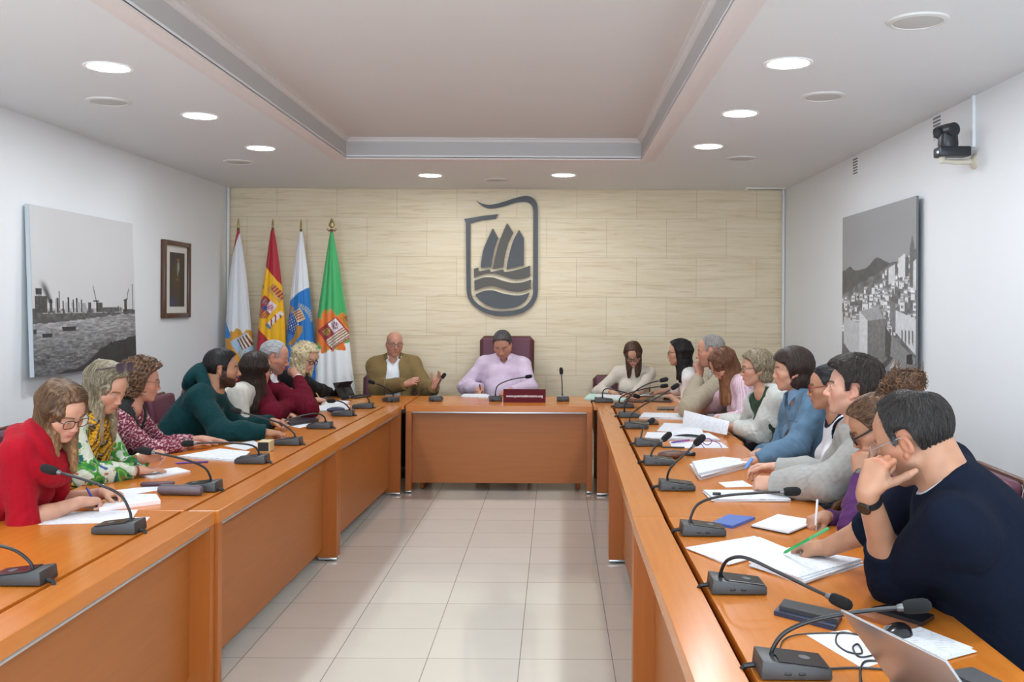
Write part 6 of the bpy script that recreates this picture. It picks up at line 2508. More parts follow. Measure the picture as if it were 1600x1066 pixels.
def make_garment(B, g, sh, TL, hipc, belly, bust, res, seed, male, neck0, neckr, skull, lo, hi):
    """g: name, infl, col or paint, mat, sleeve (fraction of forearm, None = sleeveless), neck, wr (wrinkle depth)"""
    T, R, u, f, r, A, Sc = B.T, B.R, B.u, B.f, B.r, B.A, B.Sc
    i = g.get('infl', .010)
    S = Sculpt(np.append(np.minimum(lo[:2], hipc[:2] - .24), .52), np.append(np.maximum(hi[:2], hipc[:2] + .24), max(hi[2] - .12, Sc[2] + .14)), max(res * 1.12, .0045))
    fl = g.get('fit', 1.0)
    cw = sh * .86 * fl
    cd = (.112 if male else .098) * fl
    ww = (.150 if male else .122) * fl
    S.ell(hipc + u * .03, V3((.165 if male else .16) + i, .125 + belly * .6 + i, .15), R, .04)
    wpt = hipc + (Sc - hipc) * .36
    S.cone(hipc + u * .05, wpt, ww + .01 + i, ww + i, .05, flat=(f, (ww + i) / ((cd + belly) * 1.0 + i)))
    S.cone(wpt, T(0, -.005, -.17), ww + i, cw + i, .05, flat=(f, (cw + i) / (cd + belly * .5 + i)))
    S.cone(T(0, -.005, -.2), T(0, -.005, -.085), cw + i, cw * .92 + i, .05, flat=(f, (cw + i) / (cd * .95 + i)))
    if belly:
        S.ell(wpt + f * (.05 + belly * .5), V3(ww * .85, .08 + belly * .5, .14), R, .06)
    S.cone(T(-sh * .94, 0, -.038), T(sh * .94, 0, -.038), .050 + i, .050 + i, .05, flat=(f, 1.05))
    for q in (-1, 1):
        S.cone(neck0 - f * .014 + u * g.get('traph', 0), T(q * sh * .88, -.005, -.022), (.040 if male else .034) + i, (.046 if male else .038) + i, .04)
        if bust:
            S.ell(T(q * .068, .082, -.165), V3(bust, bust * .92, bust) + i * .6, R, .045)
        if male:
            S.ell(T(q * .07, .07, -.11), V3(.075, .05, .06) + i * .5, R, .05)
    sl = g.get('sleeve', 1.0)
    for a in A.values():
        r1, r2, r3, r4 = (.054, .047, .046, .031) if male else (.046, .040, .039, .026)
        k = g.get('loose', 1.0)
        if sl is None:
            continue
        if sl <= 0:
            e2 = a['s'] + (a['e'] - a['s']) * (1 + sl)
            S.cone(a['s'], e2, r1 + i, r2 + i * 1.1, .03, capb=True)
        else:
            S.cone(a['s'], a['e'], r1 + i, (r2 + i) * k, .065 if male else .05)
            w2 = a['e'] + (a['w'] - a['e']) * min(sl, 1.0)
            m_ = a['e'] + (a['w'] - a['e']) * .45 * sl
            S.cone(a['e'], m_, (r2 + i) * k, (r3 + i) * k, .03)
            S.cone(m_, w2, (r3 + i) * k, (r4 + (r3 - r4) * (1 - sl) + i * .8) * (k * .5 + .5), .015, capb=True)
            if g.get('cuff'):
                ce = w2 - a['fd'] * .028
                S.cone(ce, w2, r4 + i * .9 + .004, r4 + i * .9 + .002, .004, capb=True, capa=True)
    if sl is None:                                               # sleeveless: round arm openings
        for a in A.values():
            q = a['q']
            S.cone(T(q * (sh + .10), .0, -.07), T(q * (sh - .012), .0, -.045), .085, .078, .012, 'sub')
    nk = g.get('neck', 'crew')
    if nk in ('crew', 'polo', 'shirt', 'mock'):
        hgt = {'crew': .030, 'polo': .035, 'shirt': .035, 'mock': .05}[nk]
        ax = unit(skull - neck0)
        S.cone(neck0 - ax * .03, neck0 + ax * hgt, neckr * 1.12 + i + .006, neckr * 1.06 + i * .5 + .004, .02, capb=True)
        S.cut_plane(neck0 + ax * hgt + f * .0, ax * .9 + f * .35, neck0 - .11 + ax * .02, neck0 + .11 + ax * .12)
    if nk in ('vee', 'open'):
        dp = g.get('depth', .12)
        w0 = g.get('vw', .045)
        S.cone(neck0 + u * .05 + f * .03, T(0, .13, .02 - dp), neckr * 1.0 + w0 * .35, .012, .012, 'sub', flat=(f, .55))
    if nk == 'scoop':
        S.ell(T(0, .07, .045), V3(g.get('vw', .085), .10, g.get('depth', .075)), R, .01, 'sub')
    if nk == 'boat':
        S.ell(T(0, .05, .075), V3(.11, .10, .075), R, .01, 'sub')
    if g.get('front'):                                           # jacket hanging open: a wedge taken out of the front
        wt, wb = g['front'][:2]
        P = [T(-wt, .02, .06), T(wt, .02, .06), T(wb, .02, -.55), T(-wb, .02, -.55)]
        sl_, X, Y, Z = S.region(S.lo, S.lo + S.res * S.n)
        x = (X - f32(Sc[0])) * f32(r[0]) + (Y - f32(Sc[1])) * f32(r[1]) + (Z - f32(Sc[2])) * f32(r[2])
        y = (X - f32(Sc[0])) * f32(f[0]) + (Y - f32(Sc[1])) * f32(f[1]) + (Z - f32(Sc[2])) * f32(f[2])
        z = (X - f32(Sc[0])) * f32(u[0]) + (Y - f32(Sc[1])) * f32(u[1]) + (Z - f32(Sc[2])) * f32(u[2])
        ts = f32(g['front'][2] if len(g['front']) > 2 else 0)
        half = f32(wt) + f32(wb - wt) * np.clip(-z / f32(.5), 0, 1) + np.clip(z + f32(.02), 0, 1) * f32(.4)
        wdg = np.maximum(np.abs(x - ts) - half, f32(.01) - y)
        inarm = np.zeros_like(wdg)
        keep = np.full(wdg.shape, f32(1.0))
        for a in A.values():                                     # do not cut the sleeves
            for p0, p1, rr in ((a['s'] + (a['e'] - a['s']) * .25, a['e'], .085), (a['e'], a['w'], .075)):
                ba = p1 - p0
                L2 = float(ba @ ba)
                qx, qy, qz = X - f32(p0[0]), Y - f32(p0[1]), Z - f32(p0[2])
                t = np.clip((qx * f32(ba[0]) + qy * f32(ba[1]) + qz * f32(ba[2])) / f32(L2), 0, 1)
                dd = np.sqrt((qx - t * f32(ba[0])) ** 2 + (qy - t * f32(ba[1])) ** 2 + (qz - t * f32(ba[2])) ** 2) - f32(rr)
                keep = np.minimum(keep, dd)
        cut = np.maximum(wdg, -keep)
        S.D[...] = np.maximum(S.D, -cut)
    for e in g.get('adds', []):
        e(S, B)
    wr = g.get('wr', .004)
    if wr:
        c1 = creases(seed + 5, .075, wr * 1.3, (1, 1, .8))
        c2 = wob(seed + 9, .12)
        els = [(a['e'], 1.0) for a in A.values()] + [(a['s'] - u * .07, .35) for a in A.values()] + [(wpt, .6)]

        def dsp(P):
            near = np.zeros(len(P))
            for e, wt_ in els:
                near = np.maximum(near, wt_ * np.exp(-((P - e) ** 2).sum(1) / .012))
            out = -c1(P) * (.25 + .45 * near) + c2(P) * wr * .35
            for a_ in A.values():
                ud = unit(a_['e'] - a_['s'])
                for ctr, dv, amp_, rad_, wl_ in ((a_['e'], unit(ud + a_['fd'] * .999), 1.0, .075, .034), (a_['s'] + ud * .05, ud, .35, .07, .045)):
                    q_ = P - ctr
                    g_ = np.exp(-(q_ ** 2).sum(1) / (rad_ * rad_))
                    v_ = np.sin(q_ @ dv * (2 * PI / wl_) + 1.6 * c2(P))
                    out = out - wr * amp_ * g_ * (np.maximum(v_, 0) ** 1.5 - .35)
            return out
        S.displace(dsp, .025)
    if g.get('rib'):
        amp, wl, axv = g['rib']
        S.displace(lambda P: amp * np.sin(((P - Sc) @ (R @ np.array(axv, float))) * 2 * PI / wl), .012)
    V, F = S.mesh(1)
    if os_debug:
        print('   garment', g['name'], S.n, len(V), round(time.time() - T0, 1))
    paint = g.get('paint')
    if paint:
        cols = paint(V, B)
    else:
        c0 = hexl(g['col'])
        cols = c0 * (1 + .05 * wob(seed + 2, .03)(V))[:, None]
    o = np_mesh(g['name'], V - root_o(B.root), F, g.get('mat', M_CLOTH), B.root, cols)
    if g.get('label'):
        o['label'] = g['label']
    return o
# ------------------------------------------------------------------ cloth patterns
def loc(P, B):
    return (P - B.Sc) @ B.R


def flat_paint(h, var=.05, wl=.03, seed=3):
    w = wob(seed, wl)
    c = hexl(h)
    return lambda P, B: c * (1 + var * w(P))[:, None]


def tweed(P, B):
    n1, n2 = wob(41, .012), wob(42, .02)
    C_ = np.tile(hexl('#7C3748'), (len(P), 1))
    a = n1(P)
    C_[a > .55] = hexl('#C99FA8')
    C_[a < -.75] = hexl('#4C1E2C')
    b_ = n2(P)
    C_[(b_ > 1.1)] = hexl('#DCC6C8')
    return C_


def stripes(P, B):
    L = loc(P, B)
    C_ = np.tile(hexl('#DCC6CE'), (len(P), 1))
    m = np.mod(L[:, 0] * 1.0 + L[:, 1] * .5, .017) < .006
    C_[m] = hexl('#C49AAE')
    return C_


def floral(P, B):
    n1, n2, n3 = wob(51, .10), wob(52, .075), wob(53, .045)
    C_ = np.tile(hexl('#C4CDBC'), (len(P), 1))
    lowz = P[:, 2] < B.Sc[2] - .14
    C_[(n1(P) > -.2) & lowz] = hexl('#3F8A3A')
    C_[(n1(P) > .9)] = hexl('#2C6E3C')
    C_[np.abs(n2(P) - .6) < .16] = hexl('#D8D6C8')
    C_[(n2(P) < -1.0) & lowz] = hexl('#245A5A')
    C_[(n3(P) > 1.25)] = hexl('#A8553A')
    C_[np.abs(n1(P) - .35) < .07] = hexl('#8FAE5A')
    C_[(n3(P) < -1.5)] = hexl('#3A5A8A')
    return C_


def scarf_paint(P, B):
    L = loc(P, B)
    n1 = wob(61, .02)
    C_ = np.tile(hexl('#D9A02A'), (len(P), 1))
    d = np.mod(L[:, 0] + .5 * L[:, 2], .028)
    C_[d < .009] = hexl('#3B342E')
    C_[(d > .009) & (d < .012)] = hexl('#8E8A84')
    C_[(np.mod(L[:, 2], .017) < .004)] = hexl('#8A651C')
    C_[n1(P) > 1.5] = hexl('#4A3F34')
    return C_


def denim(P, B):
    L = loc(P, B)
    n1 = wob(71, .05)
    C_ = hexl('#5C7890') * (1 + .06 * n1(P))[:, None]
    y, x, z = L[:, 1], L[:, 0], L[:, 2]
    seam = (np.abs(z + .085 + .1 * np.abs(x)) < .003) | ((np.abs(np.abs(x) - .155) < .003) & (z > -.2))
    C_[seam & (np.abs(x) < .2)] *= .62
    return C_


def tank(P, B):
    L = loc(P, B)
    C_ = np.tile(hexl('#D6D6DA'), (len(P), 1))
    D = np.ones(len(P))
    for a in B.A.values():
        q = a['q']
        p0, p1 = B.T(q * (B.shw + .10), 0, -.07), B.T(q * (B.shw - .012), 0, -.045)
        ba = p1 - p0
        t = np.clip((P - p0) @ ba / (ba @ ba), 0, 1)
        D = np.minimum(D, np.linalg.norm(P - p0 - t[:, None] * ba, axis=1) - (.085 - .007 * t))
    nk = np.linalg.norm((P - B.T(0, .045, .06)) @ B.R / V3(.088, .105, .072), axis=1)
    C_[(D < .011) | (nk < 1.13)] = hexl('#1E2436')
    return C_


def logo_paint(P, B):
    L = loc(P, B)
    C_ = hexl('#0A3437') * (1 + .05 * wob(3, .03)(P))[:, None]
    m = (np.abs(L[:, 0] - .075) < .012) & (np.abs(L[:, 2] + .10 - .4 * (L[:, 0] - .075)) < .02) & (L[:, 1] > 0)
    C_[m] = hexl('#C9D2D2')
    return C_


def cowl(S, B):
    for k, (z, rr, rad) in enumerate(((.03, .105, .030), (-.02, .135, .034), (.055, .082, .02))):
        P = []
        for i in range(25):
            a = 2 * PI * i / 24
            P.append(B.T(math.sin(a) * rr * 1.15, math.cos(a) * rr * .85 + .012, z - .045 * max(0, math.cos(a)) ** 1.5 + .018 * max(0, -math.cos(a))))
        S.chain(P, rad, .012)


def hood(S, B):
    P, Q = [], []
    for i in range(21):
        a = math.radians(35 + 290 * i / 20)
        bk = max(0, -math.cos(a))
        P.append(B.T(math.sin(a) * .118, math.cos(a) * .088 - .015 - .035 * bk, .03 - .02 * math.cos(a) + .06 * bk))
        Q.append(B.T(math.sin(a) * .165, math.cos(a) * .105 - .03 - .075 * bk, -.005 - .02 * bk))
    S.chain(P, [.024 + .022 * (1 - abs(i / 10 - 1)) for i in range(21)], .014)
    S.ell(B.T(0, -.15, .035), V3(.12, .055, .095), B.R, .02)
    S.ell(B.T(0, -.07, .13), V3(.085, .07, .085), B.R, .006, 'sub')
    S.chain(Q, .010, .008, 'sub')


def lapels(S, B):
    for q in (-1, 1):
        S.chain([B.T(q * .055, -.045, .075), B.T(q * .075, .02, .055), B.T(q * .075, .075, -.01), B.T(q * .06, .115, -.10)], [.014, .018, .02, .012], .012, flat=(B.f, 1.2))
    S.chain([B.T(-.055, -.045, .075), B.T(0, -.062, .08), B.T(.055, -.045, .075)], [.014, .014, .014], .012)


def stand_collar(S, B):
    for q in (-1, 1):
        S.chain([B.T(q * .05, -.045, .078), B.T(q * .072, .01, .066), B.T(q * .058, .06, .035)], [.012, .014, .012], .01)
    S.chain([B.T(-.05, -.045, .078), B.T(0, -.06, .082), B.T(.05, -.045, .078)], .012, .01)


def scarf(S, B):
    pass


def make_scarf(B):
    lo = B.Sc - V3(.3, .3, .45)
    S = Sculpt(lo, B.Sc + V3(.3, .3, .2), .005)
    for z, rr, rad in ((.03, .078, .026), (.0, .092, .028)):
        P = []
        for i in range(25):
            a = 2 * PI * i / 24
            P.append(B.T(math.sin(a) * rr, math.cos(a) * rr * .85 + .01, z - .03 * max(0, math.cos(a))))
        S.chain(P, rad, .012)
    for q, x0 in ((1, .055), (-1, -.045)):
        P = [B.T(x0 * 1.1, .085, .0), B.T(x0 * 1.25, .125, -.08), B.T(x0 * 1.1, .155, -.17), B.T(x0, .16, -.27)]
        S.chain(P, [.032, .042, .045, .042], .015, flat=(B.f, 1.7))
    rb = wob(5, .03)
    S.displace(lambda P: .0025 * np.sin(((P - B.Sc) @ B.u) * 2 * PI / .017) + .003 * rb(P), .012)
    V, F = S.mesh(1)
    return np_mesh('scarf', V - root_o(B.root), F, M_KNIT, B.root, scarf_paint(V, B))


def pen_in_hand(B, side, m, label, length=.14, lean=(.0, .0), tip=None, cap=None, dirv=None, group='pens'):
    h = B.A[side]['hand']
    g = (h['tips'][0] + h['thumb']) / 2
    dv = unit(np.array(dirv, float)) if dirv is not None else unit(-h['d'] * .55 + V3(0, 0, .8) + h['t'] * .15)
    g = g + V3(0, 0, .006) + h['n'] * .004
    k = max(.02, min(.06, (g[2] - TZ - .022) / max(.2, dv[2])))
    a = g - dv * k
    return rod('pen', a, a + dv * length, .0048, m, label, 'pen', group, tip=tip, cap=cap)


BLK = mat('black strap', '#1A1B1E', rough=.5)
STEEL = mat('steel case', '#A9ABAE', rough=.25, metal=.9)
DIALM = mat('watch dial', '#2A2422', rough=.15)


def wrist_thing(B, side, w, m, name, r=None, back=.012, face=None, facem=None):
    a = B.A[side]
    c = a['w'] - a['fd'] * back
    return ring_band(B.root, c, a['fd'], (a['rw'] + .001) if r is None else r, w, m, name, 1.0, face, facem, np.array(a['n'], float))
# ================================================================== THE NINETEEN PEOPLE (left side, near to far)
LH = TZ + .036
# 1 woman in red
B = person('woman in a red dress with a long streaked bob, writing at the near left', (98, 650, 4.0), -24, 28, 4, hs=1.0, hip=(-2.42, 3.93), face=2, lean=30,
           arms=dict(R=dict(w=('px', 128, 792, LH + .01), pose='pen', pole=(-.25, -.5, -.8)), L=dict(w=('px', 166, 777, LH + .01), pose='soft', n=(0, .35, .9), pole=(-.2, .5, -.9))),
           tone='light', lips='#B0505A', hair=dict(line='long', len=.20, t=.016, top=.014, col=('#3E2A1E', '#7E5E40'), tip='#B98F62', n=15, front=44, lr=.018, gro=.0014, layer=.0, fade=.03, fringe=.010, ns=1500, slen=.13, partline=1, part=.02),
           closed=.55, eyes=('#4A3423', .5, 0), glasses=dict(col='#2A2020', thick=.0017, rx=.025, rz=.019, square=.2), bust=.062, seed=11,
           wear=[dict(name='dress', paint=flat_paint('#9C0B1E', .05), sleeve=.14, infl=.010, neck='none', adds=[cowl], wr=.0045, fit=1.08)])
wrist_thing(B, 'L', .012, mat('rose bracelet', '#C98F86', rough=.3, metal=.5), 'bracelet', face=.014, facem=STEEL)
pen_in_hand(B, 'R', mat('blue pen', '#2E3C96', rough=.35), 'dark blue pen in the hand of the woman in red', dirv=(-.5, .35, .55))

# 2 woman with mustard scarf
B = person('woman with long ash blond hair, sunglasses on her head and a mustard and black scarf', (167, 612, 4.85), -14, 28, 2, hs=1.03, hip=(-2.55, 4.8), face=-4, lean=28,
           arms=dict(R=dict(w=('px', 216, 742, LH), pose='flat', pole=(-.2, -.6, -.8)), L=dict(w=('px', 228, 722, TZ + .09), pose='soft', d=(.8, .1, .15), n=(-.3, .75, .5), pole=(-.2, .5, -.9))),
           tone='light', lips='#B56A60', hair=dict(line='long', len=.23, t=.016, top=.016, col=('#5C5040', '#A4987E'), tip='#B7A585', n=14, front=50, lr=.018, gro=.0014, fade=.03, ns=1500, slen=.13, partline=1, part=-.01),
           closed=.6, eyes=('#4A3A2A', .5, 0), bust=.055, seed=12,
           wear=[dict(name='blouse', paint=floral, sleeve=.92, infl=.012, neck='vee', depth=.06, wr=.005, loose=1.12)])
make_scarf(B)
make_glasses(B.root, B.H, B.s, '#4A3F44', thick=.003, rx=.028, rz=.022, square=.1, up=(0, -.022, .078), name='sunglasses', tint=mat('violet brown lens', '#4C4048', rough=.08), tilt=.75)
wrist_thing(B, 'R', .010, mat('bead bracelet', '#6A3B30', rough=.4), 'bracelet', back=.002)

# 3 curly woman
B = person('woman with short curly brown hair in a maroon tweed top and dark vest', (222, 603, 5.65), 24, 6, 2, hs=1.0, hip=(-2.68, 5.6), face=4, lean=24,
           arms=dict(R=dict(w=('px', 296, 700, LH), pose='flat', pole=(-.2, -.55, -.8)), L=dict(w=('px', 318, 692, LH), pose='flat', pole=(-.2, .5, -.9))),
           tone='ruddy', lips='#B56A60', hair=dict(line='mid', t=.034, top=.036, col=('#3A241A', '#7E5A3C'), curl=.014, fly=420, fringe=.006, nape=1),
           closed=.25, eyes=('#4A3A2A', .2, 0), glasses=dict(col='#6A4A3A', thick=.0013, rx=.025, rz=.02, square=.1), bust=.06, seed=13, full=1.06,
           wear=[dict(name='sweater', paint=tweed, mat=M_KNIT, sleeve=.8, infl=.012, neck='vee', depth=.13, vw=.06, wr=.004, fit=1.1),
                 dict(name='vest', paint=flat_paint('#2B2E2B', .12), sleeve=None, infl=.024, neck='none', front=(.065, .10), wr=.004, fit=1.12)])
wrist_thing(B, 'R', .014, mat('grey strap', '#6C6A6A', rough=.4), 'watch', face=.015, facem=STEEL)

# 4 man in green hoodie
B = person('young bearded man with short black hair in a dark green hoodie', (348, 582, 6.5), 18, 2, 0, hs=1.03, male=True, hip=(-2.55, 6.4), face=6, lean=30,
           arms=dict(R=dict(w=('px', 416, 681, LH + .005), pose='rest', pole=(-.2, -.7, -.6)), L=dict(w=('px', 428, 664, LH + .02), pose='soft', n=(0, .5, .8), pole=(-.2, .6, -.8))),
           tone='tan', lips='#9A5A50', brow='#15100E', hair=dict(line='short', t=.010, top=.016, col=('#0E0C0C', '#221D1B'), gro=.0008, fade=.012),
           beard=(.9, '#110C0A'), closed=.2, eyes=('#2A1C14', .1, 0), seed=14,
           wear=[dict(name='hoodie', paint=logo_paint, mat=M_CLOTH, sleeve=1.0, infl=.020, neck='crew', adds=[hood], wr=.008, loose=1.1, cuff=1, fit=1.08)])
cb = MB()
for q in (-1, 1):
    cb.tube(cr_spline([B.T(q * .035, .075, .03), B.T(q * .04, .115, -.03), B.T(q * .045, .135, -.12)], 5), .0028, 6)
rel(cb, B.root).build('drawstring', mat('grey cord', '#9AA6A4', rough=.8), B.root)

# 5 woman in white jacket
B = person('woman with long dark brown hair and dark glasses in a cream white jacket', (402, 582, 7.15), 36, 2, 8, hs=1.05, hip=(-2.6, 7.0), face=8, lean=24, sh=.168,
           arms=dict(R=dict(w=('px', 428, 661, LH), pose='rest', pole=(-.2, -.4, -.9)), L=dict(w=('px', 446, 652, LH), pose='rest', pole=(-.2, .5, -.9))),
           tone='light', lips='#B5655C', hair=dict(line='long', len=.30, t=.016, top=.018, col=('#17110F', '#3A2A22'), tip='#4A3528', n=14, front=48, lr=.021, gro=.0014, wave=.003, fade=.03, ns=1200, slen=.13),
           closed=.2, eyes=('#2A1C14', .1, 0), glasses=dict(col='#2A2620', thick=.0028, rx=.026, rz=.017, square=.5), bust=.055, seed=15,
           wear=[dict(name='blouse', paint=flat_paint('#C9C2B8'), sleeve=.3, infl=.008, neck='vee', depth=.10),
                 dict(name='jacket', paint=flat_paint('#CBC8BE', .04), sleeve=.95, infl=.020, neck='none', front=(.05, .09), wr=.006, loose=1.12, fit=1.1, adds=[stand_collar])])

# 6 man in maroon sweater
B = person('grey haired man in a maroon sweater with his fist at his mouth', (430, 562, 7.8), 10, 16, 2, hs=1.06, male=True, hip=(-2.62, 7.7), face=4, lean=28, belly=.04,
           arms=dict(R=dict(w=('pY', 464, 637, 7.95), el=('px', 426, 652, TZ + .075), pose='rest', d=(.2, .35, .85), n=(.85, -.4, -.1)),
                     L=dict(w=('pY', 467, 595, 7.97), el=('px', 484, 644, TZ + .07), pose='fist', d=(-.55, -.12, .80), n=(.70, -.55, .40))),
           tone='ruddy', lips='#A8625A', brow='#8A8480', hair=dict(line='receding', t=.009, top=.005, col=('#8C8C8E', '#C6C6C8'), gro=.0008, fade=.02, sweep='back'),
           closed=.45, eyes=('#3A3026', .4, 0), seed=16, full=1.06, stubble=(.12, '#8A8480'),
           wear=[dict(name='shirt', paint=flat_paint('#E6E6EA'), sleeve=1.0, infl=.009, neck='shirt', wr=.003),
                 dict(name='sweater', paint=flat_paint('#5E1424', .05), mat=M_KNIT, sleeve=.93, infl=.017, neck='vee', depth=.07, vw=.04, wr=.007, loose=1.1, fit=1.05)])
make_collar(B.root, B.T(0, .008, .04), B.u, B.f, .066, .045, .018, 16, mat('white shirt cloth', '#E8E8EC', rough=.8), drop=.045)
wrist_thing(B, 'L', .02, mat('yellow wristband', '#D8CF5A', rough=.6), 'wristband', back=.004)

# 7 blonde woman
B = person('woman with curly light blond hair and glasses in a black top, writing', (478, 563, 8.4), -22, 24, -4, hs=1.0, hip=(-2.55, 8.45), face=-8, lean=26,
           arms=dict(R=dict(w=('px', 496, 629, LH), pose='pen', pole=(-.3, -.5, -.8)), L=dict(w=('px', 519, 617, LH), pose='rest', pole=(-.2, .6, -.8))),
           tone='fair', lips='#B5606A', hair=dict(line='mid', len=.10, t=.030, top=.026, col=('#A08C66', '#DDD0AC'), curl=.012, fly=380, n=9, front=55, lr=.026, part=.02, gam=.8),
           closed=.5, eyes=('#5A6A70', .4, 0), glasses=dict(col='#17171A', thick=.0026, rx=.025, rz=.018, square=.25), bust=.055, seed=17,
           wear=[dict(name='top', paint=flat_paint('#18181B', .1), sleeve=.9, infl=.014, neck='crew', wr=.005, loose=1.15)])
pen_in_hand(B, 'R', mat('pale pencil', '#D9C08A', rough=.5), 'pale pencil in the hand of the blonde woman', dirv=(-.45, .0, .7))

# 8 bald man
B = person('bald man with glasses in an open olive jacket, gesturing with both hands', (617, 540, 9.75), 288, 4, -2, hs=1.02, male=True, hip=(-1.57, 9.74), face=274, lean=6, sh=.185,
           arms=dict(R=dict(w=('pY', 636, 603, 9.40), el=('pY', 592, 608, 9.70), pose='soft', d=(.75, -.2, .35), n=(-.15, -.75, .5)),
                     L=dict(w=('pY', 680, 607, 9.38), el=('pY', 668, 613, 9.66), pose='open', d=(.45, -.25, .72), n=(.55, .65, -.2))),
           tone='ruddy', lips='#A8625A', brow='#6A584C', hair=None, closed=.3, eyes=('#3A2A20', .15, .2), glasses=dict(col='#3A2E2A', thick=.0018, rx=.026, rz=.015, square=.4), seed=18, full=1.03, stubble=(.12, '#7A6A60'), belly=.03,
           wear=[dict(name='shirt', paint=flat_paint('#DDE0E6', .03), sleeve=.5, infl=.010, neck='vee', depth=.05, vw=.02, wr=.005),
                 dict(name='jacket', paint=flat_paint('#7E6944', .04), sleeve=.98, infl=.026, neck='none', front=(.055, .085), adds=[stand_collar], wr=.008, loose=1.15, fit=1.06)])
make_collar(B.root, B.T(0, .004, .035), B.u, B.f, .060, .040, .012, 34, mat('white shirt cloth', '#DADCE2', rough=.8), drop=.034)

# 9 man in lilac shirt
B = person('dark haired man in a lilac shirt, head bent and writing, in the high backed chair', (786, 540, 9.75), 262, 28, 3, hs=1.08, male=True, hip=(-.52, 9.74), face=270, lean=10, sh=.195, belly=.06,
           arms=dict(R=dict(w=('px', 752, 608, TZ + .05), pose='pen', d=(-.12, -.6, -.15), pole=(-.8, .2, -.6)), L=dict(w=('px', 800, 612, LH), pose='soft', d=(-.7, -.5, -.05), pole=(.9, .2, -.5))),
           tone='ruddy', lips='#A8625A', brow='#3A302A', hair=dict(line='back', t=.009, top=.015, col=('#2E2A2A', '#6E6866'), gro=.0012, fade=.02, grey=('#6A6666', .5), ns=900, slen=.03, jit=.35),
           closed=.75, seed=19, full=1.08, stubble=(.25, '#6A5A52'),
           wear=[dict(name='shirt', paint=flat_paint('#CDBACF', .03), sleeve=1.0, infl=.016, neck='vee', depth=.045, vw=.02, wr=.006, cuff=1, loose=1.08, fit=1.06)])
make_collar(B.root, B.T(0, .004, .035), B.u, B.f, .074, .044, .020, 24, mat('lilac shirt cloth', '#D8C2DC', rough=.8), drop=.040)
b = MB()
Fc = [B.T(0, .14 + .03 * math.sin(k / 10 * PI), .01 - .032 * k) for k in range(11)]
pen_in_hand(B, 'R', BLK, 'black pen in the hand of the man in the lilac shirt', dirv=(-.1, .15, .8))

# 10 woman in cream sweater
B = person('woman with long brown hair and dark glasses in a cream ribbed sweater, looking down', (990, 553, 9.6), 262, 30, 4, hs=1.0, hip=(.76, 9.74), face=268, lean=16,
           arms=dict(R=dict(w=('px', 955, 611, LH), pose='pen', pole=(-.8, .2, -.6), d=(.3, -.5, -.05)), L=dict(w=('px', 992, 614, LH + .01), pose='rest', d=(-.9, -.25, -.05), pole=(.9, .2, -.5))),
           tone='light', lips='#B0505A', hair=dict(line='long', len=.17, t=.013, top=.014, col=('#33221A', '#644634'), n=14, front=38, lr=.018, gro=.0014, fade=.03, ns=900, slen=.11, partline=1, part=.01),
           closed=.75, glasses=dict(col='#1E1C1E', thick=.0026, rx=.027, rz=.017, square=.4), bust=.07, seed=20,
           wear=[dict(name='sweater', paint=flat_paint('#CFC4B6', .04), mat=M_KNIT, sleeve=1.0, infl=.010, neck='mock', wr=.004)])

# ---------------------------------------------------------------- right side, far to near
B = person('woman with long curly black hair and glasses at the far right corner of the tables', (1062, 550, 8.9), 168, 2, 0, hs=1.02, hip=(1.40, 8.95), face=176, lean=26,
           arms=dict(L=dict(w=('px', 1050, 618, LH), pose='rest', pole=(.2, -.5, -.8)), R=dict(w=('px', 1034, 611, LH), pose='rest', pole=(.2, .5, -.8))),
           tone='light', lips='#B0505A', hair=dict(line='back', len=.22, t=.020, top=.022, col=('#100D0E', '#2C2426'), n=10, front=80, lr=.026, wave=.008, gro=.002, ns=900, slen=.10, wavy=.5, nape=1),
           closed=.2, eyes=('#2A1C14', .1, 0), glasses=dict(col='#2A2224', thick=.002, rx=.026, rz=.017, square=.4), bust=.055, seed=21,
           wear=[dict(name='blouse', paint=flat_paint('#E2DEDA', .03), sleeve=.35, infl=.010, neck='vee', depth=.08, wr=.004)])

B = person('man with cropped grey hair in a beige cardigan, hand at his mouth', (1111, 546, 7.95), 166, 10, 0, hs=1.05, male=True, hip=(1.52, 7.95), face=178, lean=24,
           arms=dict(L=dict(w=('head', .055, .125, -.175), el=('px', 1078, 637, TZ + .075), pose='point', d=(-.1, .1, .95), n=(.2, -.95, .1)), R=dict(w=('px', 1076, 632, LH), pose='rest', pole=(.2, .6, -.8))),
           tone='ruddy', lips='#A8625A', brow='#6A625C', hair=dict(line='receding', t=.007, top=.006, col=('#77726E', '#A8A4A0'), gro=.0006, fade=.02),
           closed=.3, eyes=('#3A3026', .1, 0), seed=22, stubble=(.15, '#8A8480'),
           wear=[dict(name='shirt', paint=flat_paint('#C9C4BC'), sleeve=.6, infl=.009, neck='polo'),
                 dict(name='cardigan', paint=flat_paint('#A69A86', .05), mat=M_KNIT, sleeve=.80, infl=.020, neck='vee', depth=.12, vw=.05, wr=.008, loose=1.15, cuff=1)])

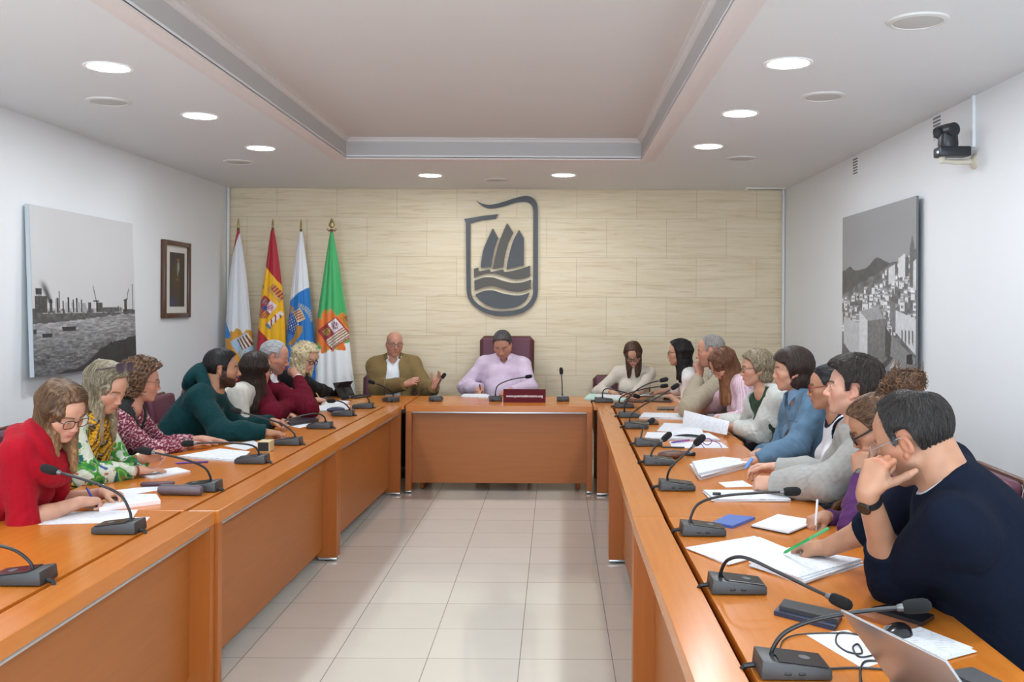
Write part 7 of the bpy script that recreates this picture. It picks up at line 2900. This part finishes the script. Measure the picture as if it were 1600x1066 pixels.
B = person('woman with long auburn hair bent over her notes in a pink striped blouse', (1131, 567, 7.25), 192, 40, 0, hs=1.0, hip=(1.56, 7.2), face=184, lean=30,
           arms=dict(R=dict(w=('px', 1092, 637, LH), pose='pen', pole=(.2, .5, -.8)), L=dict(w=('px', 1118, 655, LH), pose='rest', pole=(.2, -.5, -.8))),
           tone='light', lips='#B5655C', hair=dict(line='long', len=.26, t=.016, top=.018, col=('#42271A', '#85553A'), tip='#A06E48', n=15, front=30, lr=.018, gro=.0014, fade=.03, ns=1200, slen=.13, partline=1),
           closed=.75, glasses=dict(col='#8A4A4A', thick=.0014, rx=.025, rz=.018), bust=.05, seed=23,
           wear=[dict(name='blouse', paint=stripes, sleeve=.97, infl=.016, neck='vee', depth=.09, wr=.006, loose=1.15, adds=[stand_collar])])
pen_in_hand(B, 'R', mat('orange pencil', '#D98A3A', rough=.5), 'orange pencil held upright by the woman in pink stripes', dirv=(.05, .05, .9))

B = person('woman with wavy ash blond bob in a white cardigan over dark green, turning pages', (1183, 573, 6.4), 176, 4, 0, hs=1.0, hip=(1.54, 6.35), face=198, lean=18,
           arms=dict(L=dict(w=('px', 1152, 664, TZ + .06), pose='cup', pole=(.25, -.4, -.9), n=(0, -.55, .8)), R=dict(w=('px', 1128, 652, TZ + .07), pose='soft', pole=(.2, .5, -.9))),
           tone='light', lips='#B5655C', hair=dict(line='mid', t=.018, top=.020, col=('#5E5142', '#A8977A'), gro=.003, ns=1300, slen=.05, wavy=.8, jit=.3, sr=.0014, gam=1.0, fringe=.010, part=.02),
           closed=.3, eyes=('#4A4A40', .3, 0), glasses=dict(col='#3A3634', thick=.0013, rx=.024, rz=.017, square=.2), bust=.05, seed=24,
           wear=[dict(name='top', paint=flat_paint('#2E4634', .05), sleeve=.3, infl=.009, neck='scoop', vw=.075, depth=.06),
                 dict(name='cardigan', paint=flat_paint('#C9CBC6', .04), mat=M_KNIT, sleeve=.97, infl=.020, neck='none', front=(.105, .145), wr=.006, loose=1.15, rib=(.001, .012, (1, 0, 0)))])

B = person('woman with a short dark brown bob in a blue denim jacket', (1239, 575, 5.6), 172, 2, 0, hs=1.04, hip=(1.52, 5.5), face=190, lean=14,
           arms=dict(L=dict(w=('px', 1186, 716, TZ + .035), pose='rest', pole=(.25, -.35, -.9)), R=dict(w=('px', 1190, 704, LH), pose='soft', pole=(.2, .5, -.9))),
           tone='light', lips='#B5655C', hair=dict(line='bob', t=.020, top=.024, col=('#1E1614', '#4A3830'), gro=.0016, fade=.018, ns=1500, slen=.07, fringe=.030),
           closed=.25, eyes=('#2A1C14', .15, 0), bust=.045, seed=25,
           wear=[dict(name='denim_jacket', paint=denim, sleeve=1.0, infl=.020, neck='vee', depth=.06, wr=.008, loose=1.12, cuff=1, adds=[stand_collar]),
                 ])
make_collar(B.root, B.T(0, .012, .04), B.u, B.f, .060, .045, .014, 30, mat('denim collar', '#647E98', rough=.85), drop=.045)
sb = MB()
sb.sphere((0, 0, 0), (.03, .02, .075), 14, 10, 0, Matrix.Translation(Vector(B.T(.02, .135, -.19))) @ Matrix.Rotation(.2, 4, 'Y'))
rel(sb, B.root).build('neck_scarf', mat('dark patterned scarf', '#3C3438', rough=.8, noise=.6, nscale=120), B.root)

B = person('woman with red glasses in a white tank top with navy trim', (1296, 601, 5.0), 166, 4, 0, hs=1.0, hip=(1.50, 4.98), face=178, lean=16,
           arms=dict(L=dict(w=('px', 1248, 738, TZ + .03), pose='rest', pole=(.35, -.25, -.9)), R=dict(w=('px', 1236, 728, TZ + .03), pose='rest', pole=(.3, .35, -.9))),
           tone='tan', lips='#A8625A', hair=dict(line='back', t=.006, top=.008, col=('#0F0E12', '#2A272C'), gro=.0012, fade=.012, sweep='back', blobs=[((0, -.125, .0), (.04, .035, .05))]),
           closed=.3, eyes=('#2A1C14', .2, 0), glasses=dict(col='#8A2A24', thick=.0026, rx=.026, rz=.017, square=.3), bust=.055, seed=26,
           wear=[dict(name='tank_top', paint=tank, mat=M_KNIT, sleeve=None, infl=.007, neck='scoop', vw=.075, depth=.05, wr=.002, rib=(.0008, .008, (1, 0, 0)))])
wrist_thing(B, 'L', .014, mat('white strap', '#DADADE', rough=.5), 'watch', face=.014, facem=DIALM)
p = at(1255, 728, TZ + .01)
o = MB().bbox(-.075, .075, -.036, .036, 0, .009, .004).build('mobile_phone', mat('black phone', '#1B1C20'))
o.location = p
o.rotation_euler = (0, 0, .35)
tag(o, 'dark phone beside the hands of the woman in the tank top', 'phone')

B = person('young man with thick dark hair in a light grey sweatshirt', (1333, 602, 4.4), 164, -4, 0, hs=1.04, male=True, hip=(1.52, 4.35), face=178, lean=16,
           arms=dict(L=dict(w=('px', 1212, 752, LH + .02), pose='soft', n=(.1, -.75, .6), pole=(.25, -.45, -.85)), R=dict(w=('px', 1216, 728, LH + .03), pose='cup', n=(0, .6, .75), pole=(.2, .5, -.9))),
           tone='fair', lips='#B86A62', brow='#2A201C', hair=dict(line='short', t=.020, top=.034, col=('#1A1512', '#4A3E38'), gro=.002, fade=.014, ns=1900, slen=.035, jit=.4, lift=.003, sr=.0013, fringe=.012),
           closed=.3, eyes=('#3A2A20', .05, 0), seed=27, stubble=(.15, '#6A5A50'),
           wear=[dict(name='sweatshirt', paint=flat_paint('#A2A29E', .05), sleeve=1.0, infl=.022, neck='crew', wr=.008, loose=1.15, cuff=1, fit=1.04)])
wrist_thing(B, 'L', .012, BLK, 'wristband', back=-.004)
o = rod('marker', atY(1166, 730, 4.52), atY(1178, 713, 4.54), .007, mat('light blue plastic', '#5C8ED0', rough=.4), 'light blue marker between the fingers of the man in the grey sweatshirt', 'marker')

B = person('woman with a curly bun and black glasses in a purple top, writing', (1370, 662, 3.85), 166, 28, -4, hs=1.02, hip=(1.50, 3.72), face=176, lean=36,
           arms=dict(L=dict(w=('pY', 1347, 737, 3.78), el=('px', 1336, 822, TZ + .045), pose='fist', d=(.0, .08, 1.0), n=(-.35, -.9, .1)),
                     R=dict(w=('px', 1292, 803, LH), pose='pen', pole=(.2, .5, -.8))),
           tone='tan', lips='#A8625A', hair=dict(line='back', t=.010, top=.014, col=('#2E1E16', '#7A563A'), gro=.0026, fade=.014, sweep='back', blobs=[((0, -.178, .108), (.078, .082, .062)), ((.0, -.11, .09), (.05, .05, .05))], flyat=((0, -.178, .108), .115, 380), ns=1500, slen=.06, jit=.3, wavy=.5, fl=.004),
           closed=.5, eyes=('#2A1C14', .4, 0), glasses=dict(col='#101012', thick=.0036, rx=.027, rz=.019, square=.5), bust=.055, seed=28,
           wear=[dict(name='long_sleeved_top', paint=flat_paint('#4E2856', .05), sleeve=.92, infl=.009, neck='crew', wr=.006)])
wrist_thing(B, 'L', .022, BLK, 'watch', back=.012, face=.017, facem=DIALM)
pen_in_hand(B, 'R', mat('white pen', '#E4E6EC', rough=.3), 'white pen in the hand of the woman in purple', length=.15, dirv=(.05, .0, .85))

B = person('man in a navy sweater leaning on his fist, writing at the near right', (1428, 678, 2.78), 138, 22, -6, hs=1.06, male=True, hip=(1.40, 2.90), face=170, lean=38, side=-4, belly=.06, sh=.19,
           arms=dict(L=dict(w=('pY', 1358, 764, 2.70), el=('px', 1402, 905, TZ + .05), pose='cheek', up=.085, fwd=.02, d=(.30, -.02, .95), n=(-.64, -.70, .2)),
                     R=dict(w=('px', 1296, 852, LH + .02), pose='pen', pole=(.3, .55, -.75))),
           tone='tan', lips='#A8625A', brow='#2A2320', hair=dict(line='receding', t=.012, top=.010, col=('#171413', '#3F3835'), gro=.0012, fade=.02, ns=2600, slen=.028, jit=.3, lift=.0018, grey=('#8E8A88', .75), thin=(.01, -.06, .115, .03)),
           closed=.5, eyes=('#2A1C14', .4, 0), glasses=dict(col='#9A9A9E', thick=.0011, rx=.025, rz=.018, square=.2), seed=29, full=1.05, stubble=(.3, '#4A3F3A'),
           wear=[dict(name='shirt', paint=flat_paint('#B8BCC4'), sleeve=-.3, infl=.008, neck='crew', wr=0),
                 dict(name='sweater', paint=flat_paint('#121826', .05), mat=M_KNIT, sleeve=.42, infl=.018, neck='crew', wr=.0035, loose=1.08, fit=1.08)])
wrist_thing(B, 'L', .024, BLK, 'watch', back=.03, face=.021, facem=DIALM)
rod('pen', at(1228, 861, TZ + .026), atY(1297, 822, 3.12), .0052, mat('green pen', '#1F9A48', rough=.3), 'green pen in the hand of the man in navy', 'pen', 'pens', cap=mat('green pen cap', '#4FB06E', rough=.3))

# the sheets the cardigan woman is turning
def curved_page(name, px_quad, z0, z1, label, bend=.03, Q=None):
    Q = Q or [np.array(at(px, py, zz)) for (px, py), zz in zip(px_quad, (z0, z1, z1, z0))]
    n = 12
    c = sum(Q) / 4
    vs, fs = [], []
    for s_ in (0, 1):
        for j in range(n + 1):
            for i in range(n + 1):
                u_, v_ = i / n, j / n
                p = (Q[0] * (1 - v_) + Q[3] * v_) * (1 - u_) + (Q[1] * (1 - v_) + Q[2] * v_) * u_
                p = p + V3(0, 0, bend * math.sin(u_ * PI) - s_ * .0008)
                vs.append(p - c)
    N = (n + 1) ** 2
    for j in range(n):
        for i in range(n):
            a = j * (n + 1) + i
            fs.append((a, a + 1, a + n + 2, a + n + 1))
            fs.append((N + a + n + 1, N + a + n + 2, N + a + 1, N + a))
    o = MB().add([tuple(v) for v in vs], fs).build(name, M_PRN)
    o.location = c
    tag(o, label, 'paper', G)


_b0, _b1 = at(1068, 664, TZ + .02), at(1138, 677, TZ + .02)
curved_page('paper_sheet', None, 0, 0, 'page held upright and being turned by the woman in the white cardigan', .012,
            [np.array(_b0), np.array(atY(1071, 639, _b0.y + .05)), np.array(atY(1142, 656, _b1.y + .05)), np.array(_b1)])
curved_page('paper_sheet', [(1052, 672), (1098, 668), (1104, 680), (1050, 680)], TZ + .012, TZ + .03, 'curled page folded back before the woman in the white cardigan', .015)

# ---------------------------------------------------------------- a chair for each
for x, y, a, lab in ((-2.44, 3.98, 2, 'chair behind the woman in red'), (-2.64, 4.82, -4, 'chair behind the woman with the mustard scarf'), (-2.76, 5.6, 4, 'chair behind the curly haired woman in tweed'),
                     (-2.66, 6.45, 6, 'chair behind the man in the green hoodie'), (-2.74, 7.1, 8, 'chair behind the woman in the white jacket'), (-2.74, 7.72, 4, 'chair behind the man in the maroon sweater'),
                     (-2.68, 8.45, -8, 'chair behind the blonde woman in black'), (-1.64, 9.74, 272, 'low chair behind the bald man at the head table'), (.66, 9.74, 268, 'low chair behind the woman in cream at the head table'),
                     (1.52, 8.95, 176, 'chair behind the woman at the right corner'), (1.64, 7.96, 178, 'chair behind the man in the beige cardigan'), (1.68, 7.22, 184, 'chair behind the woman in pink stripes'),
                     (1.62, 6.36, 180, 'chair behind the woman in the white cardigan'), (1.60, 5.5, 180, 'chair behind the woman in denim'), (1.56, 4.97, 178, 'chair behind the woman in the tank top'),
                     (1.58, 4.36, 178, 'chair behind the man in the grey sweatshirt'), (1.56, 3.72, 176, 'chair behind the woman in purple'), (1.50, 3.02, 176, 'chair behind the man in navy at the near right')):
    place_chair(x, y, a, 'maroon leather ' + lab)
place_chair(-.49, 9.74, 270, 'high backed maroon leather chair behind the man in the lilac shirt', True)
# ================================================================== CAMERA AND LIGHT
cd = bpy.data.cameras.new('camera')
cam = bpy.data.objects.new('camera', cd)
C.objects.link(cam)
cam.location = (0, 0, EYE)
cam.rotation_euler = Euler((PI / 2, -ROLL * 1.0, 0), 'XYZ')
cd.sensor_width = 36
cd.lens = 35
cd.shift_x = -(VPX - 800) / 1600
cd.shift_y = -(533 - VPY) / 1600
cd.clip_start = .05
bpy.context.scene.camera = cam
sc = bpy.context.scene
w = bpy.data.worlds.new('daylight')
sc.world = w
w.use_nodes = True
bg = w.node_tree.nodes['Background']
bg.inputs['Color'].default_value = (0.74, 0.88, 1.0, 1)
bg.inputs['Strength'].default_value = 1.7
sc.view_settings.view_transform = 'Standard'
sc.view_settings.look = 'None'
sc.view_settings.gamma = 1
sc.view_settings.exposure = 1.7
sc.cycles.use_denoising = True
sc.cycles.max_bounces = 8
sc.cycles.diffuse_bounces = 5
sc.cycles.glossy_bounces = 4
sc.cycles.transparent_max_bounces = 8
sc.cycles.sample_clamp_indirect = 6
sc.cycles.caustics_reflective = False
sc.cycles.caustics_refractive = False
print('script seconds', round(time.time() - T0, 1))
